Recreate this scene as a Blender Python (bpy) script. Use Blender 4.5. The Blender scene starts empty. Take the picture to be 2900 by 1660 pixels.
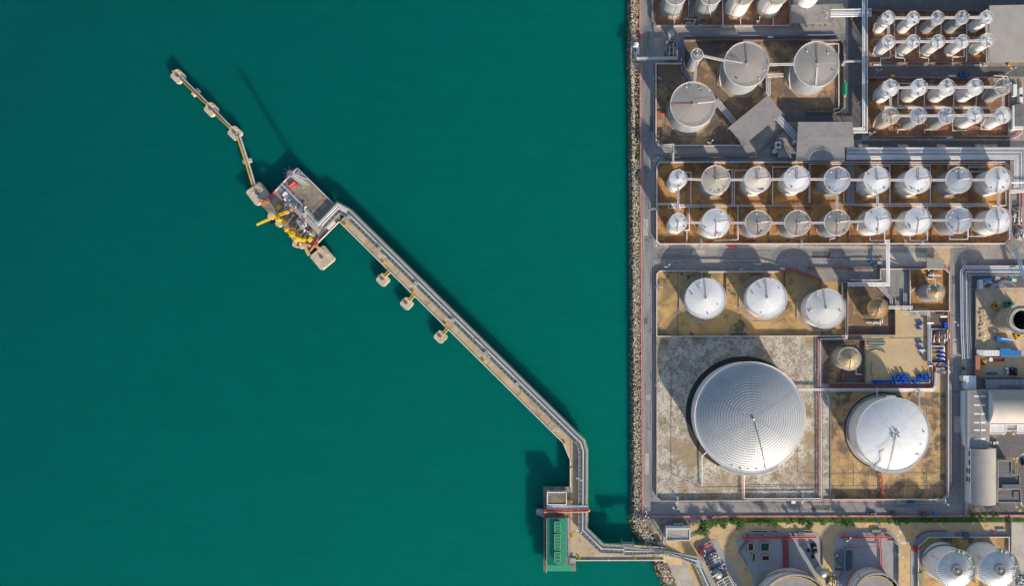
import bpy, math, random
from math import sin, cos, pi, radians, atan2, hypot, sqrt
from mathutils import Vector
random.seed(7)
C = bpy.context.scene.collection
SC = bpy.context.scene

# ------------------------------------------------------------------ camera, sky, sun, exposure
S, H = 0.2, 387.0            # metres per plan unit on the ground, camera height above the ground
NX, NY = 1610.0, 930.0       # the plan point straight below the camera
cam = bpy.data.cameras.new('camera'); camo = bpy.data.objects.new('camera', cam); C.objects.link(camo)
camo.location = (0, 0, H); camo.rotation_euler = (0, 0, 0)
cam.sensor_width = 36; cam.lens = 36 * H / (2900 * S)
cam.shift_x = (1450 - NX) / 2900; cam.shift_y = (NY - 830) / 2900
cam.clip_start = 1; cam.clip_end = 20000
SC.camera = camo
SUN_EL, SX, SY = radians(20.5), 0.515, -0.857      # direction towards the sun in plan
wd = bpy.data.worlds.new('World'); SC.world = wd; wd.use_nodes = True
nt = wd.node_tree; bg = nt.nodes['Background']
sky = nt.nodes.new('ShaderNodeTexSky'); sky.sky_type = 'NISHITA'; sky.sun_disc = False
sky.sun_elevation = SUN_EL; sky.sun_rotation = atan2(SX, SY); sky.altitude = 0
sky.air_density = 1.0; sky.dust_density = 1.0; sky.ozone_density = 1.0
nt.links.new(sky.outputs[0], bg.inputs[0]); bg.inputs[1].default_value = 0.13
sl = bpy.data.lights.new('sun', 'SUN'); so = bpy.data.objects.new('sun', sl); C.objects.link(so)
sl.energy = 4.6; sl.angle = radians(0.5); sl.color = (1.0, 0.88, 0.72)
sv = Vector((cos(SUN_EL) * SX, cos(SUN_EL) * SY, sin(SUN_EL)))
so.rotation_euler = sv.to_track_quat('Z', 'Y').to_euler(); so.location = (100, -200, 200)
SC.view_settings.view_transform = 'Standard'; SC.view_settings.look = 'None'
SC.view_settings.exposure = 0.66; SC.view_settings.gamma = 1.0

# ------------------------------------------------------------------ plan: survey sheets of the site, each with its origin and scale
k1, k2 = 580 / 1919, 580 / 2544
SHEET = dict(a=(1760, 0, k1), b=(2320, 0, k1), c=(1760, 400, k1), d=(2320, 400, k1), e=(1760, 740, k1), f=(2320, 740, k1),
             g=(1760, 1120, k1), h=(2320, 1120, k1), i=(1760, 1420, k2), j=(2320, 1420, k2), m=(1440, 1200, 460 / 1456),
             n=(660, 440, 420 / 1799), o=(460, 170, 340 / 1269), q=(1000, 700, 500 / 1820), u=(2640, 600, 260 / 1456),
             v=(2640, 860, 260 / 1456), w=(2700, 1080, 200 / 1456), x=(2700, 1280, 200 / 1456), y=(1500, 1360, 200 / 971),
             s=(1780, 130, 180 / 1456), t=(1700, 0, 200 / 1324), k=(1950, 1520, 150 / 1560), l=(2150, 1560, 350 / 2544),
             z=(2620, 900, 80 / 728), r=(780, 560, 120 / 1344), p=(0, 0, 1.0))
def px(s, x, y):
    o = SHEET[s]; return (o[0] + x * o[2], o[1] + y * o[2])
def pl(s, pts): return [px(s, *p) for p in pts]
def W(p, z=0.0):
    k = S * (H - z) / H
    return Vector(((p[0] - NX) * k, -(p[1] - NY) * k, z))
def ws(s, x, y, z=0.0): return W(px(s, x, y), z)
def wl(s, pts, z=0.0): return [W(px(s, p[0], p[1]), p[2] if len(p) > 2 else z) for p in pts]
def xy(pts): return [(p[0], p[1]) for p in pts]

# ------------------------------------------------------------------ mesh builder
class MB:
    def __init__(s): s.v = []; s.f = []; s.sm = []; s.mi = []; s.cm = 0
    def add(s, vs, fs, smooth=False):
        b = len(s.v); s.v += [tuple(v) for v in vs]
        for f in fs:
            s.f.append(tuple(b + i for i in f)); s.sm.append(smooth); s.mi.append(s.cm)
    def poly(s, pts, z): s.add([(p[0], p[1], z) for p in pts], [tuple(range(len(pts)))])
    def prism(s, pts, z0, z1):
        a = sum(pts[i][0] * pts[(i + 1) % len(pts)][1] - pts[(i + 1) % len(pts)][0] * pts[i][1] for i in range(len(pts)))
        if a < 0: pts = pts[::-1]
        n = len(pts); vs = [(p[0], p[1], z0) for p in pts] + [(p[0], p[1], z1) for p in pts]
        fs = [tuple(range(n - 1, -1, -1)), tuple(range(n, 2 * n))] + [(i, (i + 1) % n, n + (i + 1) % n, n + i) for i in range(n)]
        s.add(vs, fs)
    def box(s, c, sz, rot=0.0):
        ca, sa = cos(rot), sin(rot); hx, hy = sz[0] / 2, sz[1] / 2
        s.prism([(c[0] + x * ca - y * sa, c[1] + x * sa + y * ca) for x, y in ((-hx, -hy), (hx, -hy), (hx, hy), (-hx, hy))], c[2] - sz[2] / 2, c[2] + sz[2] / 2)
    def bar(s, p, q, w, h=None):
        h = h or w; p, q = Vector(p), Vector(q); d = (q - p)
        if d.length < 1e-5: return
        d.normalize(); up = Vector((0, 0, 1)) if abs(d.z) < 0.98 else Vector((1, 0, 0))
        x = d.cross(up).normalized(); y = x.cross(d).normalized(); x *= w / 2; y *= h / 2
        s.add([p - x - y, p + x - y, p + x + y, p - x + y, q - x - y, q + x - y, q + x + y, q - x + y],
              [(0, 1, 2, 3), (7, 6, 5, 4), (0, 4, 5, 1), (1, 5, 6, 2), (2, 6, 7, 3), (3, 7, 4, 0)])
    def tube(s, pts, r, n=6, closed=False):
        pts = [Vector(p) for p in pts]; m = len(pts); vs = []
        for i, p in enumerate(pts):
            a = pts[i - 1] if (i > 0 or closed) else p; b = pts[(i + 1) % m] if (i < m - 1 or closed) else p
            d1 = (p - a); d2 = (b - p)
            if d1.length > 0: d1.normalize()
            if d2.length > 0: d2.normalize()
            d = d1 + d2
            if d.length < 1e-5: d = d1 if d1.length else Vector((0, 0, 1))
            d.normalize(); cs = d.dot(d2 if d2.length else d1); mit = 1 / max(0.5, abs(cs))
            up = Vector((0, 0, 1)) if abs(d.z) < 0.9 else Vector((1, 0, 0))
            x = d.cross(up).normalized(); y = x.cross(d).normalized()
            for k in range(n):
                t = 2 * pi * k / n; vs.append(p + x * (r * mit * cos(t)) + y * (r * sin(t)))
        fs = []
        for i in range(m if closed else m - 1):
            for k in range(n):
                a, b = i * n + k, i * n + (k + 1) % n; c, d = ((i + 1) % m) * n + (k + 1) % n, ((i + 1) % m) * n + k
                fs.append((a, b, c, d))
        s.add(vs, fs, True)
        if not closed: s.add(vs[:n], [tuple(range(n - 1, -1, -1))]); s.add(vs[-n:], [tuple(range(n))])
    def cyl(s, c, z0, z1, r0, r1=None, n=24, top=True, bottom=True, smooth=True):
        r1 = r0 if r1 is None else r1
        A = [(c[0] + r0 * cos(2 * pi * k / n), c[1] + r0 * sin(2 * pi * k / n), z0) for k in range(n)]
        B = [(c[0] + r1 * cos(2 * pi * k / n), c[1] + r1 * sin(2 * pi * k / n), z1) for k in range(n)]
        s.add(A + B, [(k, (k + 1) % n, n + (k + 1) % n, n + k) for k in range(n)], smooth)
        if top and r1 > 0.01: s.add(B, [tuple(range(n))])
        if bottom and r0 > 0.01: s.add(A, [tuple(range(n - 1, -1, -1))])
    def ring(s, c, z0, z1, r0, r1, n=48, a0=0.0, a1=2 * pi):
        full = abs(a1 - a0) > 2 * pi - 1e-3; m = n if full else n + 1; vs = []
        for k in range(m):
            t = a0 + (a1 - a0) * k / n; x, y = cos(t), sin(t)
            for r, z in ((r0, z0), (r1, z0), (r1, z1), (r0, z1)): vs.append((c[0] + r * x, c[1] + r * y, z))
        fs = []
        for k in range(n):
            a, b = 4 * k, 4 * ((k + 1) % m)
            for j in range(4): fs.append((a + j, a + (j + 1) % 4, b + (j + 1) % 4, b + j))
        s.add(vs, fs)
        if not full: s.add(vs[:4], [(0, 3, 2, 1)]); s.add(vs[-4:], [(0, 1, 2, 3)])
    def surf(s, c, n, rings, smooth=True):      # surface of revolution, rings = [(r, z)...] from outside to apex
        vs = []
        for r, z in rings: vs += [(c[0] + r * cos(2 * pi * k / n), c[1] + r * sin(2 * pi * k / n), z) for k in range(n)]
        fs = []
        for i in range(len(rings) - 1):
            for k in range(n): fs.append((i * n + k, i * n + (k + 1) % n, (i + 1) * n + (k + 1) % n, (i + 1) * n + k))
        s.add(vs, fs, smooth)
    def build(s, name, mats, parent=None, origin=None):
        me = bpy.data.meshes.new(name); org = Vector(origin) if origin is not None else (ORG[parent.name] if parent else Vector((0, 0, 0)))
        me.from_pydata([(v[0] - org.x, v[1] - org.y, v[2] - org.z) for v in s.v], [], s.f)
        me.polygons.foreach_set('use_smooth', s.sm); me.polygons.foreach_set('material_index', s.mi)
        for mm in (mats if isinstance(mats, (list, tuple)) else [mats]): me.materials.append(mm)
        me.update(); o = bpy.data.objects.new(name, me); C.objects.link(o)
        if parent: o.parent = parent
        else: o.location = org
        ORG[o.name] = org
        return o
ORG = {}
def tag(o, label, cat, group=None, kind=None):
    o['label'] = label; o['category'] = cat
    if group: o['group'] = group
    if kind: o['kind'] = kind
    return o
def thing(name, label, cat, loc=(0, 0, 0), group=None, rz=0.0):
    o = bpy.data.objects.new(name, None); C.objects.link(o); o.location = loc; o.rotation_euler = (0, 0, rz)
    o.empty_display_size = 0.5; ORG[o.name] = Vector(loc); return tag(o, label, cat, group)
def structure(name, mb, m):
    o = mb.build(name, m); o['kind'] = 'structure'; return o
def copy_thing(root, loc, rz, label, group=None, scale=None):
    r = root.copy(); C.objects.link(r); r.location = loc; r.rotation_euler = (0, 0, rz); r['label'] = label
    if group: r['group'] = group
    if scale: r.scale = (scale, scale, scale)
    for ch in list(root.children):
        c = ch.copy(); C.objects.link(c); c.parent = r
        for g2 in list(ch.children):
            d = g2.copy(); C.objects.link(d); d.parent = c
    return r
def offset(pts, d):
    out = []; m = len(pts)
    for i, p in enumerate(pts):
        ns = []
        if i > 0: e = Vector((p[0] - pts[i - 1][0], p[1] - pts[i - 1][1])); ns.append(Vector((-e.y, e.x)).normalized())
        if i < m - 1: e = Vector((pts[i + 1][0] - p[0], pts[i + 1][1] - p[1])); ns.append(Vector((-e.y, e.x)).normalized())
        n = sum(ns, Vector((0, 0))).normalized(); k = d / max(0.35, n.dot(ns[0]))
        out.append(Vector((p[0] + n.x * k, p[1] + n.y * k, p[2] if len(p) > 2 else 0)))
    return out
def along(pts, step, start=0.0):       # (point, direction) every step metres along a polyline
    out = []; t = start
    for a, b in zip(pts[:-1], pts[1:]):
        a, b = Vector(a), Vector(b); L = (b - a).length; d = (b - a).normalized()
        while t <= L: out.append((a + d * t, d)); t += step
        t -= L
    return out

# ------------------------------------------------------------------ materials
def lin(h):
    c = [int(h[i:i + 2], 16) / 255 for i in (0, 2, 4)]
    return tuple(x / 12.92 if x <= 0.04045 else ((x + 0.055) / 1.055) ** 2.4 for x in c) + (1,)
def mat(name, base, layers=(), rough=0.8, metal=0.0, spec=0.25, bump=0.0, bscale=3.0, brick=None, radial=None, coat=0.0):
    m = bpy.data.materials.new(name); m.use_nodes = True; t = m.node_tree; N, L = t.nodes, t.links
    b = N['Principled BSDF']; b.inputs['Roughness'].default_value = rough; b.inputs['Metallic'].default_value = metal
    b.inputs['Specular IOR Level'].default_value = spec
    g = N.new('ShaderNodeNewGeometry').outputs['Position']; tc = None
    col = base if len(base) == 4 else tuple(base) + (1,)
    cur = None
    def mix(fac, c2, strength):
        nonlocal cur
        mx = N.new('ShaderNodeMix'); mx.data_type = 'RGBA'
        if strength != 1:
            mu = N.new('ShaderNodeMath'); mu.operation = 'MULTIPLY'; L.new(fac, mu.inputs[0]); mu.inputs[1].default_value = strength; fac = mu.outputs[0]
        L.new(fac, mx.inputs[0])
        if cur is None: mx.inputs[6].default_value = col
        else: L.new(cur, mx.inputs[6])
        mx.inputs[7].default_value = c2 if len(c2) == 4 else tuple(c2) + (1,); cur = mx.outputs[2]
    for i, ly in enumerate(layers):
        c2, sc, lo, hi, st = ly[:5]; ve = g
        if len(ly) > 5:
            mp = N.new('ShaderNodeVectorMath'); mp.operation = 'MULTIPLY'; L.new(g, mp.inputs[0]); mp.inputs[1].default_value = ly[5]; ve = mp.outputs[0]
        nz = N.new('ShaderNodeTexNoise'); nz.noise_dimensions = '4D'; nz.inputs['W'].default_value = i * 5.7 + len(name) * 1.3
        nz.inputs['Scale'].default_value = sc; nz.inputs['Detail'].default_value = 7; nz.inputs['Roughness'].default_value = 0.62
        L.new(ve, nz.inputs['Vector'])
        mr = N.new('ShaderNodeMapRange'); mr.inputs[1].default_value = .5 + (lo - .5) * .6; mr.inputs[2].default_value = .5 + (hi - .5) * .6; L.new(nz.outputs[0], mr.inputs[0])
        mix(mr.outputs[0], c2, st)
    if radial:                                    # plates fanning out from the middle of a round roof
        for c2, k, lo, hi, st, rr in radial:
            tx = N.new('ShaderNodeTexCoord'); sp = N.new('ShaderNodeSeparateXYZ'); L.new(tx.outputs['Object'], sp.inputs[0])
            at = N.new('ShaderNodeMath'); at.operation = 'ARCTAN2'; L.new(sp.outputs[1], at.inputs[0]); L.new(sp.outputs[0], at.inputs[1])
            ln = N.new('ShaderNodeVectorMath'); ln.operation = 'LENGTH'; L.new(tx.outputs['Object'], ln.inputs[0])
            cb = N.new('ShaderNodeCombineXYZ')
            m1 = N.new('ShaderNodeMath'); m1.operation = 'MULTIPLY'; m1.inputs[1].default_value = k; L.new(at.outputs[0], m1.inputs[0])
            m2 = N.new('ShaderNodeMath'); m2.operation = 'MULTIPLY'; m2.inputs[1].default_value = rr; L.new(ln.outputs['Value'], m2.inputs[0])
            L.new(m1.outputs[0], cb.inputs[0]); L.new(m2.outputs[0], cb.inputs[1])
            oi = N.new('ShaderNodeObjectInfo'); L.new(oi.outputs['Random'], cb.inputs[2])
            nz = N.new('ShaderNodeTexNoise'); nz.inputs['Scale'].default_value = 1.0; nz.inputs['Detail'].default_value = 4; L.new(cb.outputs[0], nz.inputs['Vector'])
            mr = N.new('ShaderNodeMapRange'); mr.inputs[1].default_value = lo; mr.inputs[2].default_value = hi; L.new(nz.outputs[0], mr.inputs[0])
            mix(mr.outputs[0], c2, st)
    if brick:                                     # slab joints
        bw, bh, ms, bc, st = brick[:5]
        bt = N.new('ShaderNodeTexBrick'); bt.offset = 0.0; bt.inputs['Scale'].default_value = 1.0; bt.inputs['Brick Width'].default_value = bw
        bt.inputs['Row Height'].default_value = bh; bt.inputs['Mortar Size'].default_value = ms; bt.inputs['Mortar Smooth'].default_value = 0.3
        L.new(g, bt.inputs['Vector']); mix(bt.outputs['Fac'], bc, st)
    if cur is None: b.inputs['Base Color'].default_value = col
    else: L.new(cur, b.inputs['Base Color'])
    if bump:
        nz = N.new('ShaderNodeTexNoise'); nz.inputs['Scale'].default_value = bscale; nz.inputs['Detail'].default_value = 5; L.new(g, nz.inputs['Vector'])
        bp = N.new('ShaderNodeBump'); bp.inputs['Strength'].default_value = bump; bp.inputs['Distance'].default_value = 0.3
        L.new(nz.outputs[0], bp.inputs['Height']); L.new(bp.outputs[0], b.inputs['Normal'])
    if coat: b.inputs['Coat Weight'].default_value = coat
    return m
M = {}
M['water'] = mat('sea_water', (0.0003, 0.076, 0.076), [((0.0003, 0.069, 0.070), 0.012, 0.3, 0.7, 0.5, (1, 3, 1)), ((0.0003, 0.087, 0.084), 0.05, 0.4, 0.7, 0.4, (1, 5, 1)), ((0.0003, 0.085, 0.082), 0.35, 0.45, 0.75, 0.45, (.5, 3, 1))], rough=0.3, spec=0.06, bump=0.12, bscale=0.6)
def shoal(m):                                     # murky water: light spreads below the surface
    b0 = m.node_tree.nodes['Principled BSDF']; b0.inputs['Subsurface Weight'].default_value = 1.0; b0.inputs['Subsurface Radius'].default_value = (1, 1, 1); b0.inputs['Subsurface Scale'].default_value = 22.0
    shoal_tint(m)
def shoal_tint(m):                                     # the sea bed rises towards the shore: paler water there
    t = m.node_tree; N, L = t.nodes, t.links; b = N['Principled BSDF']; src = b.inputs['Base Color'].links[0].from_socket
    g = N.new('ShaderNodeNewGeometry'); dp = N.new('ShaderNodeVectorMath'); dp.operation = 'DOT_PRODUCT'; dp.inputs[1].default_value = (0.8, -0.5, 0); L.new(g.outputs['Position'], dp.inputs[0])
    mr = N.new('ShaderNodeMapRange'); mr.inputs[1].default_value = -330; mr.inputs[2].default_value = 40; L.new(dp.outputs['Value'], mr.inputs[0])
    mx = N.new('ShaderNodeMix'); mx.data_type = 'RGBA'; mx.blend_type = 'MIX'; L.new(mr.outputs[0], mx.inputs[0]); L.new(src, mx.inputs[6])
    m2 = N.new('ShaderNodeMix'); m2.data_type = 'RGBA'; m2.blend_type = 'MULTIPLY'; m2.inputs[0].default_value = 1; L.new(src, m2.inputs[6]); m2.inputs[7].default_value = (1.2, 1.86, 1.48, 1); L.new(m2.outputs[2], mx.inputs[7])
    L.new(mx.outputs[2], b.inputs['Base Color'])
shoal(M['water'])
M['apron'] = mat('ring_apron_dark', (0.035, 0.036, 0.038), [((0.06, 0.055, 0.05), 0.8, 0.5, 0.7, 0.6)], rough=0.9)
M['seabed'] = mat('bank_soil', (0.10, 0.085, 0.05), [((0.05, 0.06, 0.03), 0.3, 0.4, 0.6, 0.9)], rough=0.95)
M['concrete'] = mat('ground_concrete', (0.30, 0.27, 0.24), [((0.20, 0.18, 0.17), 0.05, 0.4, 0.65, 0.8), ((0.37, 0.33, 0.28), 0.2, 0.5, 0.7, 0.6), ((0.13, 0.115, 0.10), 0.6, 0.56, 0.75, 0.6)], bump=0.15)
M['asphalt'] = mat('road_asphalt', (0.195, 0.19, 0.185), [((0.27, 0.255, 0.24), 0.06, 0.4, 0.65, 0.9, (4, 0.5, 1)), ((0.13, 0.127, 0.127), 0.12, 0.54, 0.72, 0.7, (3, .35, 1)), ((0.10, 0.10, 0.10), 1.2, 0.6, 0.75, 0.4)], bump=0.1)
M['asphalt_e'] = mat('road_asphalt_worn', (0.21, 0.20, 0.195), [((0.28, 0.26, 0.24), 0.06, 0.4, 0.65, 0.9, (0.4, 4, 1)), ((0.13, 0.127, 0.127), 0.12, 0.54, 0.72, 0.7, (.35, 3, 1))], bump=0.1)
M['asphalt_d'] = mat('asphalt_dark', (0.115, 0.107, 0.108), [((0.15, 0.14, 0.135), 0.12, 0.45, 0.7, 0.7), ((0.06, 0.06, 0.06), 0.7, 0.55, 0.7, 0.5)], bump=0.1)
M['bund'] = mat('bund_floor_clay', (0.42, 0.205, 0.07), [((0.21, 0.095, 0.042), 0.07, 0.42, 0.62, 0.85), ((0.50, 0.28, 0.095), 0.16, 0.5, 0.68, 0.7), ((0.12, 0.075, 0.05), 0.3, 0.58, 0.7, 0.7), ((0.10, 0.06, 0.04), 2.0, 0.6, 0.75, 0.5)], rough=0.9, bump=0.2)
M['bund_red'] = mat('bund_floor_red', (0.27, 0.13, 0.07), [((0.15, 0.08, 0.06), 0.09, 0.42, 0.6, 0.8), ((0.42, 0.25, 0.11), 0.2, 0.54, 0.7, 0.8), ((0.09, 0.06, 0.05), 0.6, 0.56, 0.7, 0.6)], rough=0.9, bump=0.2)
M['bund_dark'] = mat('bund_floor_dark', (0.21, 0.135, 0.085), [((0.12, 0.095, 0.08), 0.06, 0.4, 0.6, 0.9), ((0.42, 0.26, 0.12), 0.09, 0.53, 0.66, 0.8), ((0.08, 0.07, 0.06), 0.7, 0.56, 0.7, 0.6)], rough=0.9, bump=0.2)
M['bund_tan'] = mat('bund_floor_tan', (0.44, 0.28, 0.115), [((0.21, 0.145, 0.08), 0.09, 0.45, 0.62, 0.8), ((0.54, 0.36, 0.15), 0.15, 0.5, 0.7, 0.7), ((0.085, 0.08, 0.07), 0.085, 0.60, 0.645, 0.85), ((0.15, 0.12, 0.08), 1.5, 0.58, 0.72, 0.5)], rough=0.9, bump=0.2)
M['slabs'] = mat('slab_floor', (0.40, 0.25, 0.12), [((0.12, 0.095, 0.07), 0.09, 0.44, 0.6, 0.9), ((0.52, 0.36, 0.16), 0.2, 0.52, 0.68, 0.8), ((0.12, 0.10, 0.07), 0.9, 0.56, 0.7, 0.6)], rough=0.9, bump=0.15, brick=(4.8, 4.6, 0.10, (0.16, 0.13, 0.09), 0.8))
M['sand'] = mat('pale_sand', (0.55, 0.485, 0.415), [((0.27, 0.235, 0.185), 0.22, 0.52, 0.64, 0.75), ((0.31, 0.25, 0.185), 0.12, 0.45, 0.65, 0.85), ((0.58, 0.52, 0.445), 0.35, 0.5, 0.68, 0.8), ((0.14, 0.13, 0.075), 1.3, 0.55, 0.63, 0.85), ((0.29, 0.215, 0.125), 0.04, 0.5, 0.66, 0.8), ((0.17, 0.15, 0.06), 0.10, 0.60, 0.74, 0.7), ((0.10, 0.09, 0.06), 3.2, 0.58, 0.66, 0.7)], rough=0.95, bump=0.5, bscale=2.0)
M['yard'] = mat('yard_concrete', (0.53, 0.36, 0.175), [((0.40, 0.30, 0.19), 0.08, 0.42, 0.66, 0.8), ((0.55, 0.40, 0.23), 0.3, 0.5, 0.7, 0.6), ((0.26, 0.17, 0.09), 0.4, 0.58, 0.75, 0.6)], rough=0.85, bump=0.08, brick=(7.5, 6.0, 0.06, (0.30, 0.21, 0.12), 0.5))
M['yard2'] = mat('yard_concrete_tan', (0.50, 0.365, 0.205), [((0.42, 0.325, 0.21), 0.1, 0.42, 0.66, 0.8), ((0.50, 0.29, 0.10), 0.2, 0.58, 0.72, 0.8, (3, .6, 1)), ((0.25, 0.2, 0.14), 0.8, 0.57, 0.75, 0.5)], rough=0.85, bump=0.08)
M['yard3'] = mat('construction_sand', (0.50, 0.38, 0.25), [((0.38, 0.28, 0.19), 0.1, 0.42, 0.62, 0.8), ((0.58, 0.46, 0.31), 0.3, 0.5, 0.7, 0.7), ((0.22, 0.16, 0.11), 0.8, 0.58, 0.72, 0.6)], rough=0.95, bump=0.4)
M['pale'] = mat('pale_concrete', (0.42, 0.38, 0.33), [((0.32, 0.29, 0.26), 0.15, 0.45, 0.65, 0.8), ((0.22, 0.19, 0.15), 0.8, 0.58, 0.74, 0.5)], rough=0.85)
M['island'] = mat('paved_grey', (0.32, 0.31, 0.31), [((0.26, 0.25, 0.26), 0.1, 0.45, 0.65, 0.8), ((0.17, 0.165, 0.16), 0.9, 0.58, 0.75, 0.5)], rough=0.85, brick=(3.0, 3.0, 0.03, (0.24, 0.23, 0.23), 0.5))
M['kerb'] = mat('kerb_stone', (0.42, 0.39, 0.35), [((0.3, 0.28, 0.25), 0.5, 0.45, 0.65, 0.7)])
M['grass'] = mat('grass_green', (0.08, 0.16, 0.015), [((0.035, 0.075, 0.012), 0.4, 0.4, 0.65, 0.9), ((0.10, 0.15, 0.03), 1.5, 0.5, 0.7, 0.7)], rough=0.95, bump=0.8, bscale=4)
M['rock1'] = mat('rock_pale', (0.58, 0.53, 0.46), [((0.3, 0.26, 0.2), 0.9, 0.45, 0.65, 0.8)], rough=0.9, bump=0.4)
M['rock2'] = mat('rock_tan', (0.47, 0.35, 0.22), [((0.22, 0.16, 0.09), 0.9, 0.45, 0.65, 0.8)], rough=0.9, bump=0.4)
M['rock3'] = mat('rock_dark', (0.22, 0.18, 0.13), [((0.11, 0.10, 0.07), 0.9, 0.45, 0.65, 0.8)], rough=0.8, bump=0.4)
M['wallc'] = mat('wall_concrete', (0.36, 0.33, 0.31), [((0.26, 0.23, 0.21), 0.3, 0.45, 0.65, 0.8), ((0.16, 0.13, 0.11), 1.0, 0.58, 0.72, 0.6)], rough=0.9)
M['wallbrown'] = mat('wall_brown', (0.20, 0.14, 0.11), [((0.12, 0.09, 0.08), 0.3, 0.45, 0.65, 0.8)], rough=0.9)
M['wallred'] = mat('wall_red_paint', (0.50, 0.17, 0.16), [((0.58, 0.28, 0.25), 0.25, 0.45, 0.65, 0.8), ((0.33, 0.07, 0.07), 0.8, 0.55, 0.7, 0.5)], rough=0.7)
M['roofgrey'] = mat('sheet_roof_grey', (0.25, 0.235, 0.226), [((0.22, 0.205, 0.2), 0.15, 0.45, 0.65, 0.8), ((0.17, 0.155, 0.145), 0.5, 0.56, 0.72, 0.6), ((0.29, 0.27, 0.255), 0.06, .5, .7, .6, (.4, 3, 1))], rough=0.6, brick=(9.0, 6.5, 0.05, (0.19, 0.18, 0.17), 0.6))
M['roofgrey2'] = mat('sheet_roof_warm', (0.34, 0.315, 0.28), [((0.30, 0.275, 0.245), 0.12, 0.45, 0.65, 0.8)], rough=0.6, brick=(1.0, 30, 0.06, (0.28, 0.26, 0.23), 0.5))
M['roofdark'] = mat('flat_roof_dark', (0.13, 0.125, 0.125), [((0.20, 0.19, 0.185), 0.3, 0.5, 0.7, 0.8, (0.4, 4, 1)), ((0.08, 0.08, 0.085), 0.8, 0.55, 0.7, 0.6)], rough=0.9)
M['roofblue'] = mat('sheet_roof_bluegrey', (0.16, 0.19, 0.22), [((0.20, 0.22, 0.24), 0.2, 0.45, 0.65, 0.8)], rough=0.6)
M['roofbrown'] = mat('flat_roof_brown', (0.20, 0.16, 0.115), [((0.12, 0.10, 0.075), 0.3, 0.45, 0.6, 0.9), ((0.27, 0.22, 0.15), 0.8, 0.53, 0.7, 0.7)], rough=0.9)
M['roofgreen'] = mat('roof_green', (0.004, 0.165, 0.098), [((0.01, 0.16, 0.095), 0.15, 0.45, 0.65, 0.9, (1, .3, 1)), ((0.06, 0.22, 0.14), 0.8, 0.6, 0.75, 0.5), ((0.02, 0.25, 0.15), 1.0, 0.55, 0.75, 0.4)], rough=0.55)
M['roofgreen2'] = mat('roof_green_pale', (0.03, 0.29, 0.16), [((0.04, 0.25, 0.15), 0.4, 0.45, 0.65, 0.8)], rough=0.55)
M['ventgreen'] = mat('vent_green', (0.16, 0.36, 0.20), [], rough=0.6)
M['lightroof'] = mat('painted_roof_light', (0.55, 0.56, 0.58), [((0.48, 0.49, 0.52), 0.3, 0.45, 0.65, 0.8)], rough=0.5)
M['skylight'] = mat('skylight_sheet', (0.74, 0.70, 0.62), [], rough=0.5)
M['white'] = mat('white_paint', (0.66, 0.655, 0.64), [((0.62, 0.60, 0.57), 0.5, 0.5, 0.7, 0.6)], rough=0.45, spec=0.4)
M['whitepipe'] = mat('pipe_white', (0.62, 0.615, 0.61), [((0.54, 0.52, 0.51), 0.5, 0.5, 0.7, 0.7)], rough=0.45, spec=0.4)
M['greypipe'] = mat('pipe_grey', (0.33, 0.34, 0.36), [((0.22, 0.22, 0.23), 0.5, 0.5, 0.7, 0.7)], rough=0.5, spec=0.4)
M['steel'] = mat('galvanised_steel', (0.40, 0.40, 0.41), [((0.26, 0.26, 0.27), 0.6, 0.5, 0.7, 0.7)], rough=0.5, metal=0.3)
M['steeld'] = mat('steel_dark', (0.10, 0.11, 0.12), [((0.16, 0.16, 0.16), 0.8, 0.5, 0.7, 0.7)], rough=0.6)
M['steelg'] = mat('steel_green', (0.17, 0.22, 0.14), [((0.26, 0.28, 0.21), 0.8, 0.5, 0.7, 0.7)], rough=0.6)
M['redpipe'] = mat('pipe_red', (0.50, 0.045, 0.045), [((0.36, 0.05, 0.05), 0.6, 0.5, 0.7, 0.7)], rough=0.5)
M['redbrown'] = mat('pipe_redbrown', (0.30, 0.10, 0.085), [((0.20, 0.07, 0.06), 0.6, 0.5, 0.7, 0.7)], rough=0.6)
M['orange'] = mat('pipe_orange', (0.55, 0.22, 0.10), [((0.42, 0.15, 0.07), 0.6, 0.5, 0.7, 0.7)], rough=0.6)
M['pink'] = mat('rail_pale_pink', (0.63, 0.56, 0.545), [((0.52, 0.42, 0.40), 0.6, 0.5, 0.7, 0.7)], rough=0.6)
M['bluepipe'] = mat('pipe_blue', (0.10, 0.22, 0.42), [], rough=0.5)
M['blue'] = mat('blue_plastic', (0.004, 0.10, 0.55), [((0.003, 0.05, 0.30), 0.9, 0.45, 0.6, 0.8)], rough=0.45)
M['bluecont'] = mat('blue_container', (0.006, 0.16, 0.44), [((0.005, 0.12, 0.34), 0.4, 0.5, 0.7, 0.7)], rough=0.5)
M['yellow'] = mat('yellow_paint', (0.66, 0.40, 0.01), [((0.50, 0.29, 0.01), 0.8, 0.5, 0.7, 0.7)], rough=0.5)
M['amber'] = mat('amber_paint', (0.60, 0.30, 0.02), [((0.45, 0.22, 0.03), 0.9, 0.5, 0.7, 0.6)], rough=0.7)
M['teal'] = mat('teal_paint', (0.02, 0.24, 0.20), [], rough=0.6)
M['green'] = mat('green_paint', (0.01, 0.27, 0.12), [], rough=0.5)
M['brick'] = mat('rust_red_roof', (0.36, 0.14, 0.09), [((0.28, 0.10, 0.07), 0.5, 0.5, 0.7, 0.7)], rough=0.8)
M['black'] = mat('black_rubber', (0.012, 0.013, 0.015), [], rough=0.6)
M['glass'] = mat('dark_glass', (0.012, 0.016, 0.022), [], rough=0.12, spec=0.6)
M['pool'] = mat('basin_water', (0.012, 0.06, 0.055), [], rough=0.15)
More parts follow.
